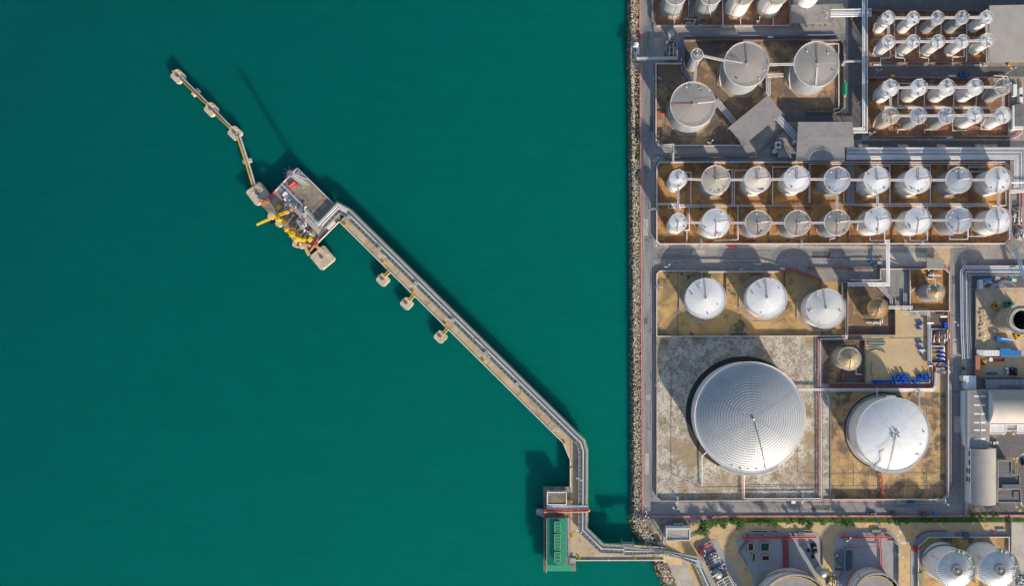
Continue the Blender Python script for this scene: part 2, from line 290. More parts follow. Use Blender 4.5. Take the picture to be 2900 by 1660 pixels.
M['deck'] = mat('jetty_concrete', (0.43, 0.34, 0.215), [((0.36, 0.275, 0.175), 0.1, 0.42, 0.66, 0.8), ((0.48, 0.385, 0.25), 0.4, 0.5, 0.7, 0.6), ((0.22, 0.175, 0.12), 0.25, 0.56, 0.72, 0.7), ((0.5, 0.42, 0.3), 0.12, .55, .7, .6)], rough=0.85)
M['deckdark'] = mat('platform_concrete', (0.22, 0.185, 0.15), [((0.13, 0.115, 0.105), 0.16, 0.45, 0.62, 0.9), ((0.34, 0.28, 0.20), 0.2, 0.52, 0.66, 0.9)], rough=0.85)
M['dolphin'] = mat('dolphin_concrete', (0.47, 0.41, 0.32), [((0.34, 0.29, 0.22), 0.5, 0.45, 0.65, 0.8), ((0.44, 0.27, 0.1), 0.6, 0.6, 0.72, 0.6)], rough=0.85)
M['grating'] = mat('grating', (0.24, 0.25, 0.25), [((0.15, 0.155, 0.155), 1.8, 0.45, 0.6, 0.8)], rough=0.7)
M['gratinglight'] = mat('grating_light', (0.36, 0.37, 0.38), [((0.25, 0.26, 0.27), 1.5, 0.45, 0.6, 0.7)], rough=0.7)
M['gratingdark'] = mat('grating_dark', (0.07, 0.085, 0.08), [((0.2, 0.21, 0.2), 0.9, 0.52, 0.6, 0.8)], rough=0.8)
M['leaf1'] = mat('leaf_dark', (0.025, 0.055, 0.012), [], rough=0.7)
M['leaf2'] = mat('leaf_mid', (0.06, 0.125, 0.022), [], rough=0.7)
M['leaf3'] = mat('leaf_light', (0.14, 0.21, 0.05), [], rough=0.7)
M['bark'] = mat('bark', (0.10, 0.075, 0.05), [], rough=0.95)
# tank coats
def coat_white(nm, c, d): return mat(nm, c, [(d, 0.25, 0.5, 0.75, 0.5)], rough=0.4, metal=0.12, spec=0.5, radial=[(tuple(x * 0.86 for x in c), 7.0, 0.5, 0.7, 0.8, 0.35)])
M['r_white'] = coat_white('tank_roof_white', (0.66, 0.66, 0.65), (0.56, 0.555, 0.54))
M['r_blue'] = mat('tank_roof_cool', (0.50, 0.52, 0.55), [((0.42, 0.43, 0.45), 0.25, 0.5, 0.75, 0.5)], rough=0.38, metal=0.5, radial=[((0.42, 0.43, 0.45), 7.0, 0.5, 0.7, 0.8, 0.35)])
M['r_gold'] = mat('tank_roof_gold', (0.42, 0.335, 0.19), [((0.30, 0.23, 0.13), 0.4, 0.45, 0.65, 0.7)], rough=0.5, metal=0.15, radial=[((0.27, 0.21, 0.12), 10.0, 0.5, 0.66, 0.8, 0.05)])
M['ochre'] = mat('ochre_rail', (0.36, 0.21, 0.05), [((0.24, 0.13, 0.04), 0.9, 0.5, 0.7, 0.7)], rough=0.6)
M['r_grey'] = mat('tank_roof_grey', (0.265, 0.25, 0.228), [((0.30, 0.27, 0.23), 0.15, 0.45, 0.65, 0.6)], rough=0.55, radial=[((0.255, 0.24, 0.215), 22.0, 0.5, 0.64, 0.9, 0.01), ((0.42, 0.39, 0.345), 9.0, 0.55, 0.7, 0.6, 0.05)])
M['r_tan'] = mat('tank_roof_tan', (0.40, 0.36, 0.29), [((0.31, 0.28, 0.22), 0.3, 0.45, 0.65, 0.7)], rough=0.5, radial=[((0.31, 0.28, 0.225), 12.0, 0.5, 0.66, 0.8, 0.05)])
M['r_rust'] = mat('tank_roof_rust', (0.30, 0.19, 0.085), [((0.28, 0.20, 0.12), 0.5, 0.45, 0.65, 0.7)], rough=0.5, radial=[((0.40, 0.22, 0.07), 6.0, 0.5, 0.66, 0.9, 0.1), ((0.44, 0.38, 0.27), 9.0, 0.55, 0.7, 0.7, 0.05)])
M['r_stain'] = mat('tank_roof_stained', (0.58, 0.545, 0.49), [((0.46, 0.30, 0.20), 0.9, 0.58, 0.66, 0.9), ((0.55, 0.45, 0.36), 0.4, 0.5, 0.65, 0.7)], rough=0.5, radial=[((0.42, 0.38, 0.33), 18.0, 0.58, 0.68, 0.6, 0.6)])
M['r_streak'] = mat('tank_roof_streaked', (0.50, 0.50, 0.485), [((0.42, 0.42, 0.40), 0.3, 0.5, 0.7, 0.6)], rough=0.45, radial=[((0.46, 0.36, 0.22), 9.0, 0.60, 0.7, 0.7, 0.08)])
M['s_white'] = mat('tank_shell_white', (0.66, 0.655, 0.645), [((0.58, 0.55, 0.51), 0.4, 0.5, 0.7, 0.6, (1, 1, 0.25)), ((0.42, 0.31, 0.21), 0.8, 0.60, 0.74, 0.6, (1, 1, 0.12))], rough=0.5, spec=0.4)
M['s_grey'] = mat('tank_shell_grey', (0.26, 0.275, 0.29), [((0.20, 0.21, 0.225), 0.4, 0.45, 0.7, 0.7, (1, 1, 0.25))], rough=0.5, spec=0.4)
M['s_tan'] = mat('tank_shell_tan', (0.40, 0.36, 0.30), [((0.29, 0.25, 0.20), 0.4, 0.45, 0.7, 0.7, (1, 1, 0.25))], rough=0.55)
M['s_rust'] = mat('tank_shell_rusty', (0.17, 0.115, 0.07), [((0.14, 0.10, 0.075), 0.4, 0.45, 0.7, 0.8, (1, 1, 0.25))], rough=0.7)
M['alu'] = mat('dome_aluminium', (0.42, 0.43, 0.44), [((0.34, 0.355, 0.37), 0.12, 0.45, 0.7, 0.6), ((0.46, 0.455, 0.44), 0.9, 0.52, 0.7, 0.5)], rough=0.5, metal=0.25, spec=0.5)
M['aluseam'] = mat('dome_seams', (0.25, 0.26, 0.27), [], rough=0.5, metal=0.3)
M['concwall'] = mat('raw_concrete', (0.32, 0.27, 0.22), [((0.25, 0.205, 0.165), 0.4, 0.45, 0.65, 0.8, (0.3, 0.3, 2))], rough=0.9)
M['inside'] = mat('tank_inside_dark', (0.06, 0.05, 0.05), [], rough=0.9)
M['plinth'] = mat('plinth_concrete', (0.36, 0.27, 0.18), [((0.25, 0.18, 0.12), 0.4, 0.45, 0.65, 0.8), ((0.44, 0.25, 0.09), 0.5, 0.55, 0.7, 0.7)], rough=0.9)
M['pingrey'] = mat('plinth_grey', (0.33, 0.31, 0.28), [((0.24, 0.21, 0.18), 0.4, 0.45, 0.65, 0.8)], rough=0.9)
M['road_white'] = mat('marking_white', (0.70, 0.68, 0.64), [((0.5, 0.47, 0.42), 1.5, 0.5, 0.7, 0.5)], rough=0.7)
M['road_yellow'] = mat('marking_yellow', (0.60, 0.36, 0.03), [((0.5, 0.33, 0.12), 1.5, 0.5, 0.7, 0.5)], rough=0.7)

# ================================================================== THE SETTING
SHN = [0]
def sheet(name, pts, m, z):
    SHN[0] += 1; z += .0004 * (SHN[0] % 9)
    mb = MB(); P2 = [W(p) for p in pts]
    a = sum(P2[i].x * P2[(i + 1) % len(P2)].y - P2[(i + 1) % len(P2)].x * P2[i].y for i in range(len(P2)))
    if a < 0: P2.reverse()
    mb.poly(P2, z); return structure(name, mb, M[m])
def slab(name, pts, m, z0, z1):
    mb = MB(); mb.prism([xy([W(p)])[0] for p in pts], z0, z1); return structure(name, mb, M[m])
WZ = -2.5
mb = MB(); mb.poly([(-9000, -9000), (9000, -9000), (9000, 9000), (-9000, 9000)], WZ); structure('water', mb, M['water'])
EDGE = [(1808, -9000), (1810, 0), (1813, 400), (1816, 800), (1819, 1300), (1820, 1462), (1826, 1480), (1843, 1506), (1857, 1530), (1866, 1552), (1880, 1580), (1892, 1600), (1907, 1632), (1920, 1662), (2060, 1950), (2060, 9000)]
slab('ground', EDGE + [(40000, 9000), (40000, -9000)], 'concrete', -6, 0)
# sloping bank under the rocks
OUT = [(1779, -9000), (1781, 0), (1779, 100), (1777, 170), (1781, 260), (1785, 800), (1787, 1300), (1788, 1450), (1780, 1470), (1790, 1500), (1808, 1530), (1840, 1562), (1850, 1600), (1868, 1640), (1880, 1664), (2020, 1950), (2020, 9000)]
def lerp_poly(P, y):
    for a, b in zip(P[:-1], P[1:]):
        if a[1] <= y <= b[1]:
            t = (y - a[1]) / max(1e-6, b[1] - a[1]); return a[0] + (b[0] - a[0]) * t
    return P[-1][0]
mb = MB(); ys = [-9000, -200, 0, 100, 170, 260, 500, 800, 1100, 1300, 1440, 1462, 1480, 1500, 1515, 1530, 1550, 1565, 1585, 1600, 1620, 1640, 1664, 1760, 1950, 9000]
vs = []
for yy in ys:
    a, b = W((lerp_poly(OUT, yy), yy)), W((lerp_poly(EDGE, yy), yy)); vs += [(a.x - 2, a.y, -4.2), (a.x + 1.6, a.y, -0.75), (b.x + 0.05, b.y, -0.15)]
mb.add(vs, [(3 * i + j, 3 * i + 3 + j, 3 * i + 4 + j, 3 * i + 1 + j) for i in range(len(ys) - 1) for j in (0, 1)]); structure('terrain', mb, M['seabed'])
# rocks of the sea bank
ICO = []
g_ = (1 + sqrt(5)) / 2
for a, b in ((1, g_), (1, -g_), (-1, g_), (-1, -g_)): ICO += [(0, a, b), (a, b, 0), (b, 0, a)]
ICO = [Vector(v).normalized() for v in ICO]
ICOF = []
for i in range(12):
    for j in range(i + 1, 12):
        for k_ in range(j + 1, 12):
            if all((ICO[p_] - ICO[q_]).length < 1.1 for p_, q_ in ((i, j), (j, k_), (i, k_))):
                n_ = (ICO[j] - ICO[i]).cross(ICO[k_] - ICO[i]); ICOF.append((i, j, k_) if n_.dot(ICO[i]) > 0 else (i, k_, j))
def rock(mb, c, r):
    q = Vector((random.uniform(.7, 1.3), random.uniform(.7, 1.3), random.uniform(.55, .9))) * r; a = random.uniform(0, 6.3); ca, sa = cos(a), sin(a)
    vs = []
    for v in ICO:
        f = random.uniform(.8, 1.15); x, y, z = v.x * q.x * f, v.y * q.y * f, v.z * q.z * f
        vs.append((c[0] + x * ca - y * sa, c[1] + x * sa + y * ca, c[2] + z))
    mb.add(vs, ICOF)
mb = MB(); n = 0
while n < 11500:
    yy = random.uniform(-40, 1720); u = random.random()
    if 1552 < yy < 1600 and random.random() < 0.6: continue
    if 200 < yy < 450 and u > 0.55 and random.random() < 0.8: continue
    xo, xe = lerp_poly(OUT, yy) + random.uniform(-3, 3), lerp_poly(EDGE, yy) - 2
    p = W((xo + (xe - xo) * u, yy)); z = -2.6 + 2.5 * min(1, .12 + u / .34) + .25 * u + random.uniform(-.15, .3)
    big = 1.35 if yy > 1475 else 1.0
    mb.cm = random.choices((0, 1, 2), ((.6, 2.5, 9) if u < 0.3 else (9, 2, 2) if u < .62 else (3, 8, 2)))[0]
    rock(mb, (p.x, p.y, z), random.uniform(.2, .42) * big); n += 1
o = mb.build('riprap', [M['rock1'], M['rock2'], M['rock3']]); tag(o, 'pale and tan boulders heaped along the shore between water and red wall', 'rock bank', kind='stuff')

def leaf_cards(mb, c, rad, n, size, mats=3, flat=1.0):
    for _ in range(n):
        d = Vector((random.gauss(0, 1), random.gauss(0, 1), random.gauss(0, 1))).normalized() * (random.random() ** 0.45)
        p = Vector((c[0] + d.x * rad[0], c[1] + d.y * rad[1], c[2] + d.z * rad[2]))
        a = random.uniform(0, 6.3); t = Vector((cos(a), sin(a), random.uniform(-.5, .5))) * size * random.uniform(.6, 1.3)
        b = Vector((-sin(a), cos(a), random.uniform(-.5, .5))) * size * random.uniform(.35, .7)
        mb.cm = random.choices(range(mats), (3, 4, 2)[:mats])[0]
        mb.add([p - t, p - b * .8, p + t, p + b * .8], [(0, 1, 2, 3)])
    mb.cm = 0
LEAF = [M['leaf1'], M['leaf2'], M['leaf3']]
mb = MB()
for _ in range(520):
    yy = random.uniform(195, 455) if random.random() < .8 else random.uniform(820, 1440); u = random.uniform(.55, .98)
    xo, xe = lerp_poly(OUT, yy), lerp_poly(EDGE, yy) - 1
    if yy > 500: u = random.uniform(.9, .99)
    p = W((xo + (xe - xo) * u, yy)); leaf_cards(mb, (p.x, p.y, -2.3 + 2.5 * u), (.7, .7, .25), 9, .22)
o = mb.build('shore_weeds', LEAF); tag(o, 'low dark green weeds creeping over the rocks along the sea wall', 'ground cover', kind='stuff')
mb = MB()
for yy, xx, rr in ((446, 1806, 1.6), (1581, 1867, 1.3), (1576, 1862, 1.0)):
    p = W((xx, yy)); 
    for _ in range(4): leaf_cards(mb, (p.x + random.uniform(-.8, .8), p.y + random.uniform(-.8, .8), .2), (rr, rr, .7), 60, .3)
o = mb.build('bush', LEAF); tag(o, 'bright green bushes growing among the shore rocks', 'bush', kind='stuff')

# ---- roads, floors and yards as sheets over the ground
sheet('road', [(1819, -700), (1851, -700), (1851, 1462), (1822, 1462)], 'asphalt', .02)
sheet('road', [(1851, 83), (2400, 83), (2400, 104), (1851, 104)], 'asphalt_e', .02)
sheet('road', [(1851, 418), (2250, 418), (2250, 447), (1851, 447)], 'asphalt_e', .02)
sheet('road', [(1851, 704), (2722, 704), (2722, 738), (1851, 738)], 'asphalt_e', .02)
sheet('road', [(1851, 1428), (2742, 1428), (2742, 1462), (1851, 1462)], 'asphalt_e', .02)
sheet('road', [(2691, 738), (2723, 738), (2723, 1428), (2691, 1428)], 'asphalt', .02)
sheet('road', [(2402, -300), (2441, -300), (2441, 395), (2402, 395)], 'asphalt_d', .02)
sheet('road', [(2456, 187), (2960, 187), (2960, 216), (2456, 216)], 'asphalt_d', .02)
sheet('road', [(2441, -4), (2960, -4), (2960, 26), (2441, 26)], 'asphalt_d', .02)
sheet('road', [(2441, 398), (2960, 398), (2960, 418), (2441, 418)], 'asphalt_d', .02)
sheet('road', [(2222, 318), (2402, 318), (2402, 345), (2222, 345)], 'asphalt_d', .03)
sheet('pavement', [(2723, 738), (2737, 738), (2737, 1100), (2723, 1100)], 'pale', .03)
sheet('pavement', [(2625, 704), (2690, 704), (2690, 760), (2625, 760)], 'yard2', .035)
sheet('pavement', [(2520, 716), (2625, 716), (2625, 760), (2520, 760)], 'pale', .03)
sheet('pavement', [(1880, 692), (2700, 692), (2700, 704), (1880, 704)], 'pale', .03)
sheet('pavement', [(1900, 738), (2240, 738), (2240, 766), (1900, 766)], 'concrete', .03)
sheet('compound_floor', pl('a', [(285, -500), (285, 190), (330, 245), (1575, 245), (1575, -500)]), 'bund_red', .04)
sheet('compound_floor', [px('a', 320, 605), px('a', 575, 600), px('a', 585, 385), px('b', 185, 385), px('b', 215, 430), px('b', 215, 1015), px('b', 180, 1052), px('a', 1500, 1052), px('a', 1370, 900), px('a', 1010, 1200), px('a', 1125, 1370), px('a', 340, 1370), px('a', 320, 1340)], 'bund_dark', .04)
sheet('compound_floor', [(1859, 472), (1868, 461), (2846, 461), (2853, 470), (2853, 686), (2846, 691), (1868, 692), (1859, 684)], 'bund', .04)
sheet('compound_floor', [(1859, 778), (1867, 768), (2255, 768), (2322, 795), (2396, 800), (2396, 952), (1859, 952)], 'bund_tan', .04)
sheet('compound_floor', [(1860, 954), (2318, 954), (2324, 1418), (1871, 1418), (1860, 1406)], 'sand', .04)
sheet('compound_floor', [(2323, 962), (2446, 962), (2446, 1085), (2323, 1085)], 'bund_dark', .04)
sheet('compound_floor', pl('f', [(250, 215), (555, 215), (690, 350), (695, 690), (250, 690)]), 'bund_dark', .05)  # darker floor colour takes in shade as well as brown stain
sheet('compound_floor', pl('f', [(840, 75), (1165, 75), (1205, 110), (1205, 470), (840, 470)]), 'bund', .04)
sheet('yard', pl('f', [(700, 440), (1030, 440), (1030, 1145), (440, 1145), (440, 715), (700, 715)]), 'yard2', .04)
sheet('yard', pl('f', [(1035, 965), (1190, 965), (1190, 1230), (760, 1230), (760, 1205), (1035, 1205)]), 'yard2', .045)
sheet('yard', pl('f', [(560, 80), (835, 80), (835, 435), (700, 435), (695, 350), (560, 215)]), 'asphalt', .04)
sheet('compound_floor', pl('f', [(1040, 480), (1222, 480), (1222, 962), (1040, 962)]), 'bund_dark', .05)
sheet('sand', [(2328, 1090), (2349, 1090), (2349, 1418), (2328, 1418)], 'sand', .04)
sheet('compound_floor', [(2352, 1105), (2680, 1105), (2680, 1415), (2352, 1415)], 'slabs', .04)
sheet('sand', [(2758, 815), (3400, 815), (3400, 1008), (2758, 1008)], 'yard3', .04)
sheet('yard', [(2752, 772), (3400, 772), (3400, 815), (2752, 815)], 'asphalt_d', .03)  # dark sheet puts the shade along the yard's top into the ground colour
sheet('yard', [(2776, 1008), (3400, 1008), (3400, 1076), (2776, 1076)], 'yard2', .04)
sheet('yard', [(2788, 1044), (2846, 1044), (2846, 1070), (2788, 1070)], 'pale', .06)
sheet('yard', [(2742, 1225), (3400, 1225), (3400, 1458), (2742, 1458)], 'asphalt_d', .03)
sheet('compound_floor', [(2456, 30), (2803, 30), (2803, 179), (2456, 179)], 'bund_red', .04)
sheet('compound_floor', [(2456, 222), (2852, 222), (2852, 391), (2456, 391)], 'bund_red', .04)
sheet('yard', [(1830, 1482), (2860, 1482), (2860, 2300), (2225, 2300), (1938, 1664), (1894, 1596), (1870, 1550), (1848, 1510)], 'yard', .02)
sheet('yard', [(1828, 1470), (1955, 1470), (1955, 1508), (1880, 1508), (1862, 1530), (1846, 1506)], 'deckdark', .03)
sheet('yard', [(2866, 1482), (3400, 1482), (3400, 2300), (2866, 2300)], 'pale', .02)
sheet('yard', pl('i', [(560, 740), (780, 740), (830, 850), (1100, 1500), (860, 1500)]), 'pale', .03)
def kerbed(name, pts, m, h=.14):
    slab(name, pts, m, 0, h); mb = MB(); P = [W(p) for p in pts]; Q = P + [P[0]]
    for a, b in zip(Q[:-1], Q[1:]): mb.bar((a.x, a.y, h / 2 + .02), (b.x, b.y, h / 2 + .02), .3, h + .04)
    structure('kerb', mb, M['kerb'])
kerbed('pavement', pl('i', [(1430, 520), (1450, 450), (1500, 415), (1560, 395), (1610, 378), (2360, 378), (2440, 412), (2478, 450), (2490, 490), (2490, 800), (2440, 860), (2440, 1900), (1640, 1900), (1640, 980), (1580, 860), (1465, 640)]), 'island')
kerbed('pavement', pl('j', [(185, 480), (200, 440), (240, 400), (330, 365), (830, 365), (900, 390), (955, 440), (980, 500), (985, 560), (985, 1900), (185, 1900)]), 'island')
kerbed('pavement', pl('j', [(1140, 640), (1160, 540), (1200, 460), (1300, 395), (1460, 370), (2300, 375), (2345, 440), (2345, 1900), (1130, 1900)]), 'island')
kerbed('pavement', pl('k', [(170, 330), (300, 210), (600, 130), (780, 120), (890, 180), (950, 330), (1080, 500), (1200, 760), (1420, 1100), (1560, 1400), (1900, 2300), (1000, 2300), (540, 900), (400, 700), (250, 420)]), 'island')
sheet('compound_floor', pl('j', [(1235, 565), (1360, 450), (2335, 450), (2335, 1900), (1235, 1900)]), 'bund_tan', .18)
sheet('pavement', pl('l', [(1555, 0), (1935, 0), (1935, 420), (1555, 420)]), 'asphalt_d', .17)
# grass verge
mb = MB(); mb.poly([W(p) for p in [(3400, 1467), (2052, 1467), (1992, 1478), (1988, 1492), (2012, 1500), (2032, 1482), (3400, 1479)]][::-1], .05)
for _ in range(5200):
    x = random.uniform(2000, 2960); y = random.uniform(1467.5, 1478.5); p = W((x, y)); a = random.uniform(0, 3.1); t = Vector((cos(a), sin(a), 0)) * random.uniform(.06, .14)
    q = Vector((random.uniform(-.1, .1), random.uniform(-.1, .1), random.uniform(.15, .4))); mb.cm = random.choices((0, 1, 2), (3, 2, 1))[0]
    mb.add([p - t, p + t, p + q + Vector((0, 0, .05))], [(0, 1, 2)])
o = mb.build('grass', [M['grass'], M['leaf2'], M['leaf3']]); tag(o, 'narrow strip of green grass along the red wall beside the tan road', 'grass', kind='stuff')
# kerb stones of the coast road and the roads between the compounds
mb = MB()
for P in ([(1819.5, -300), (1821, 700), (1822, 1461)], [(1851, -300), (1851, 78)], [(1851, 200), (1851, 415)], [(1851, 452), (1851, 700)], [(1851, 745), (1851, 1400), (1866, 1427), (2690, 1427)],
          [(1880, 703), (2620, 703)], [(1900, 738.5), (2230, 738.5)], [(2690, 740), (2690, 1425)], [(2723.5, 740), (2723.5, 1425)]):
    Q = [W(p, .06) for p in P]
    for a, b in zip(Q[:-1], Q[1:]): mb.bar(a, b, .25, .2)
structure('kerb', mb, M['kerb'])
rp = random.Random(11)
for (x0, y0, x1, y1, m) in ((1826, 1285, 1838, 1345, 'pale'), (1822, 620, 1836, 668, 'pale'), (1838, 330, 1850, 372, 'asphalt_d'), (1824, 900, 1834, 918, 'asphalt_d'), (1960, 708, 1996, 722, 'pale'), (2300, 712, 2352, 730, 'asphalt_d'), (2200, 425, 2236, 440, 'pale'), (2040, 86, 2090, 100, 'pale'), (2300, 1432, 2352, 1446, 'asphalt_d'), (2020, 1434, 2048, 1450, 'pale'), (2698, 960, 2716, 1004, 'pale'), (2702, 1180, 2720, 1226, 'pale'), (2695, 780, 2708, 806, 'asphalt_d'), (1830, 1120, 1842, 1134, 'pale')):
    sheet('road_patch', [(x0, y0), (x1, y0 + rp.uniform(-1, 1)), (x1 + rp.uniform(-1, 1), y1), (x0, y1)], m, .036)
mb = MB()
for _ in range(60):
    x, y = rp.choice([(rp.uniform(1822, 1848), rp.uniform(0, 1440)), (rp.uniform(1860, 2680), rp.uniform(707, 735)), (rp.uniform(1870, 2720), rp.uniform(1432, 1458)), (rp.uniform(1860, 2380), rp.uniform(86, 102)), (rp.uniform(2694, 2720), rp.uniform(745, 1420))]); p = W((x, y)); mb.box((p.x, p.y, .045), (rp.choice((.7, .9, 1.2)), .7, .02))
structure('drain_cover_path', mb, M['steeld'])
# ---- painted road markings
def marks(name, m, quads, z=.05):
    mb = MB()
    for q in quads:
        P = [W(p) for p in q]; a = sum(P[i].x * P[(i + 1) % len(P)].y - P[(i + 1) % len(P)].x * P[i].y for i in range(len(P)))
        mb.poly(P if a > 0 else P[::-1], z)
    structure(name, mb, M[m])
def strip(a, b, w):
    a, b = Vector(a), Vector(b); d = (b - a).normalized(); n_ = Vector((-d.y, d.x)) * w / 2; return [a - n_, b - n_, b + n_, a + n_]
def jr(s, x0, y0, x1, y1): return pl(s, [(x0, y0), (x1, y0), (x1, y1), (x0, y1)])
marks('road_marking', 'road_white', [jr('j', 1020 + 26 * i, 505, 1036 + 26 * i, 537) for i in range(4)] +
      [jr('i', 600 + 25 * i, 722, 614 + 25 * i, 752) for i in range(7)] + [jr('i', 1662, 278, 1674, 318), jr('j', 596, 270, 606, 314)] +
      [strip(px('x', 1305 + 30 * i, 150 - 22 * i), px('x', 1330 + 30 * i, 172 - 22 * i), 2.2) for i in range(0, 0)] +
      [[px('x', 1290 + 32 * i, 135 - 24 * i), px('x', 1304 + 32 * i, 127 - 24 * i), px('x', 1334 + 32 * i, 165 - 24 * i), px('x', 1320 + 32 * i, 175 - 24 * i)] for i in range(8)] +
      [pl('x', [(1385, 1085), (1402, 1040), (1420, 1085), (1408, 1095), (1440, 1118), (1500, 1118), (1500, 1128), (1425, 1128), (1398, 1095)])] +
      [strip(px('j', 1478, 235), px('j', 1538, 335), 2.0)])
marks('road_marking', 'road_yellow', [strip(px('i', 695, 792), px('i', 768, 930), 1.5), jr('i', 1680, 282, 1716, 332), jr('j', 614, 262, 655, 330), jr('i', 2265, 352, 2300, 362), jr('j', 992, 590, 1012, 620)] +
      [jr('j', 1826, 262 + 17 * i, 1842, 268 + 17 * i) for i in range(3)] +
      [strip(px('x', 875, 165), px('x', 1230, 165), .8), strip(px('x', 875, 130), px('x', 1230, 130), .8), jr('x', 1232, 128, 1272, 170), jr('x', 1280, 188, 1322, 226), strip(px('x', 1284, 226), px('x', 1284, 470), .8), strip(px('x', 1322, 226), px('x', 1322, 470), .8),
       strip(px('x', 1284, 1060), px('x', 1284, 1130), .8), strip(px('x', 1322, 1060), px('x', 1322, 1130), .8), jr('x', 1282, 1128, 1326, 1166), jr('x', 1350, 1200, 1400, 1245), strip(px('w', 760, 1112), px('w', 1010, 1112), .8), jr('w', 1010, 1088, 1060, 1118), jr('w', 1212, 1070, 1262, 1112), strip(px('w', 862, 1120), px('w', 862, 1230), .8),
       strip(px('u', 265, 706), px('u', 340, 706), 1.2), strip(px('u', 1040, 706), px('u', 1085, 706), 1.2)] +
      [jr('f', 500 + 38 * i, 1055, 506 + 38 * i, 1110) for i in range(4)] + [jr('f', 500, 1052, 640, 1056), jr('f', 918, 868, 952, 872), jr('f', 918, 895, 952, 899), jr('f', 918, 868, 922, 899), jr('f', 910, 690, 960, 693)])
# round speed marks on the tan road, each a white disc with worn dark figures
mb = MB(); md = MB()
for s, x, y, r_ in (('i', 2075, 293, 20), ('j', 1008, 384, 18), ('j', 1914, 281, 18)):
    c = W(px(s, x, y)); R = r_ * k2 * S; mb.poly([(c.x + R * cos(t * pi / 12), c.y + R * sin(t * pi / 12)) for t in range(24)], .06)
    for dx, dy, w_, h_ in ((-.12, .22, .10, .30), (.12, .22, .10, .30), (0, .34, .3, .07), (0, .1, .3, .07), (-.15, -.22, .1, .25), (.15, -.22, .1, .25)):
        md.box((c.x + dx * R * 1.6, c.y + dy * R * 1.5, .075), (w_ * R * 1.4, h_ * R * 1.2, .01))
structure('road_marking', mb, M['road_white']); structure('road_marking', md, M['steeld'])
# drain channels and slab lines in the floors
mb = MB()
for P in (pl('g', [(463, -20), (463, 730), (735, 862), (1865, 850)]), pl('g', [(1648, 490), (1648, 720), (1865, 730)]), pl('h', [(105, 848), (1150, 848)]), pl('h', [(1004, 120), (1004, 720)]), pl('h', [(1004, 720), (1004, 850)]), pl('h', [(110, 733), (1145, 722)]),
          pl('g', [(1160, 860), (1170, 840), (1860, 835)]), pl('f', [(660, 720), (1030, 715)]), pl('e', [(527, 100), (527, 690)]), pl('c', [(330, 870), (900, 870)]), pl('h', [(320, 640), (320, 850)]), pl('e', [(465, 1005), (465, 1456)])):
    Q = [W(p, .055) for p in P]
    for a, b in zip(Q[:-1], Q[1:]): mb.bar(a, b, .35, .06)
structure('drain_path', mb, M['steeld'])

# ================================================================== TANKS
ORD = ['first', 'second', 'third', 'fourth', 'fifth', 'sixth', 'seventh', 'eighth', 'ninth']
def circle(c, r, z, n=48, a0=0.0, a1=2 * pi): return [(c[0] + r * cos(a0 + (a1 - a0) * k / n), c[1] + r * sin(a0 + (a1 - a0) * k / n), z) for k in range(n + (0 if abs(a1 - a0 - 2 * pi) < 1e-6 else 1))]
def rail(parent, name, c, r, z, m, n=48, a0=0.0, a1=2 * pi, posts=20):
    mb = MB(); full = abs(a1 - a0 - 2 * pi) < 1e-6
    for zz in (.55, 1.1): mb.tube(circle(c, r, z + zz, n, a0, a1), .075, 4, closed=full)
    for i in range(posts):
        t = a0 + (a1 - a0) * i / posts; mb.bar((c[0] + r * cos(t), c[1] + r * sin(t), z), (c[0] + r * cos(t), c[1] + r * sin(t), z + 1.1), .07)
    return mb.build(name, M[m], parent)
